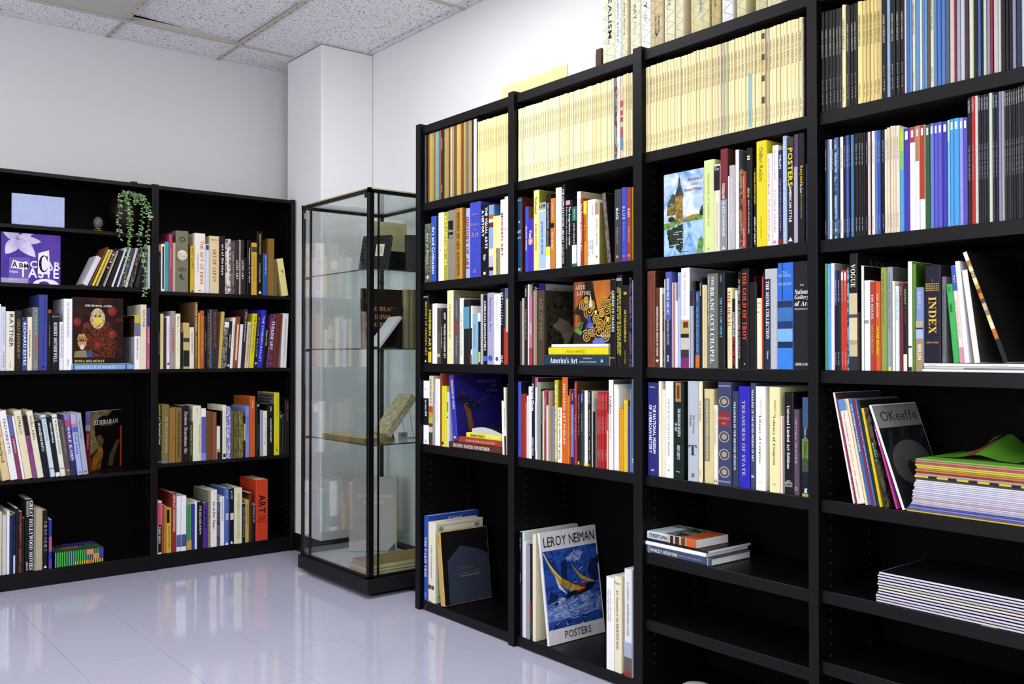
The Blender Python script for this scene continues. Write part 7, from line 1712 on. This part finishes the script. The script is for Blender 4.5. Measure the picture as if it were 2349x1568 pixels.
slab('booklet', ((2.385, T2+.001), (2.418, T2+.2), (3.85, 3.95)), .009, '2a1c12', 'upright dark booklet with a pale edge in the glass case', [mat('2a1c12', .6), mat('b0a488', .6)])
o = box_obj('pamphlet', 2.19, 2.36, 3.83, 4.26, T3, T3+.02, mat('8a7848', .7), bevel=.002); tag(o, 'aged tan pamphlet lying on the third shelf of the glass case', 'pamphlet')
b = MB(); b.box(2.2, 2.35, 3.86, 4.24, T3+.0201, T3+.0212); b.build('page', mat('d0ccb8', .8), o)
slab('booklet', ((2.312, T3+.0225), (2.458, T3+.205), (3.79, 3.92)), .034, 'b0a680', 'worn newsprint booklet leaning diagonally on the third glass shelf', [paint(['8a8060', 'b0a880', 'c8c4b0'], 60., 'newsprint', .6), mat('b0a880', .8)])
o = box_obj('wooden_block', 2.375, 2.44, 3.97, 4.05, T3, T3+.035, mat('3a2c18', .6), bevel=.002); tag(o, 'dark wooden block behind the small card on the third glass shelf', 'block')
o = box_obj('card', 2.418, 2.465, 3.885, 3.895, T3, T3+.036, mat('c8c8cc', .6)); tag(o, 'small grey printed card standing on the third glass shelf', 'card')
f = Face(o, (2.418, 3.885, T3), (.047, 0, 0), (0, 0, .036))
for k in range(9): f.rect('4a4a54', .2+.07*k, .2+.07*k+(.04 if k % 2 else .02), .35, .85)
f.done()
b = MB()
for x_ in (2.48, 2.53): b.tube([(x_, 3.93, T3+.001), (x_+.01, 3.99, T3+.15)], .0012)
b.tube([(2.475, 3.925, T3+.003), (2.545, 3.925, T3+.003)], .002); o = b.build('wire_stand', mat('6a6e70', .3)); tag(o, 'thin wire book stand behind the small card in the glass case', 'stand')
q = case_book('book', (2.388, 4.328, T0), .028, .385, .25, 'b0aa94', 'large grey-tan book on a painting, leaning on the glass case floor', yaw=-.68, back=.08)
f = right_face(q); f.rect('aeaca8', .05, .92, .01, .99); f.text('n', 'Masterpieces in Close-up', 'b8b4a8', .36, .78, .8, .825); f.text('s', 'The Transfiguration', 'd8d4c8', .14, .92, .71, .77); f.text('s', 'by Raphael', 'd8d4c8', .3, .72, .63, .69); f.poly('4a4e68', [(.82, .01), (.98, .01), (.98, .12)]); f.rect('a09c8c', .3, .66, .08, .1); f.done()
G = 'old tan books lying on the glass case floor'
for k, (x0, x1, y0, y1, th, c) in enumerate(((2.19, 2.6, 3.768, 3.97, .016, 'a89868'), (2.188, 2.6, 3.762, 3.98, .013, 'b8a878'), (2.2, 2.59, 3.766, 3.96, .022, '8f7c4c'))):
    o = box_obj('book', x0, x1, y0, y1, T0+sum((.0, .0163, .0296)[:1])+(0, .0163, .0296)[k], T0+(0, .0163, .0296)[k]+th, mat(c, .7), bevel=.0012); tag(o, 'old tan book lying %s on the glass case floor' % ('lowest', 'in the middle', 'topmost')[k], 'book', G)
    b = MB(); b.box(x0+.002, x1-.002, y0-.0004, y0+.001, T0+(0, .0163, .0296)[k]+.003, T0+(0, .0163, .0296)[k]+th-.003); b.build('page_block', mat('d0c49a', .8), o)
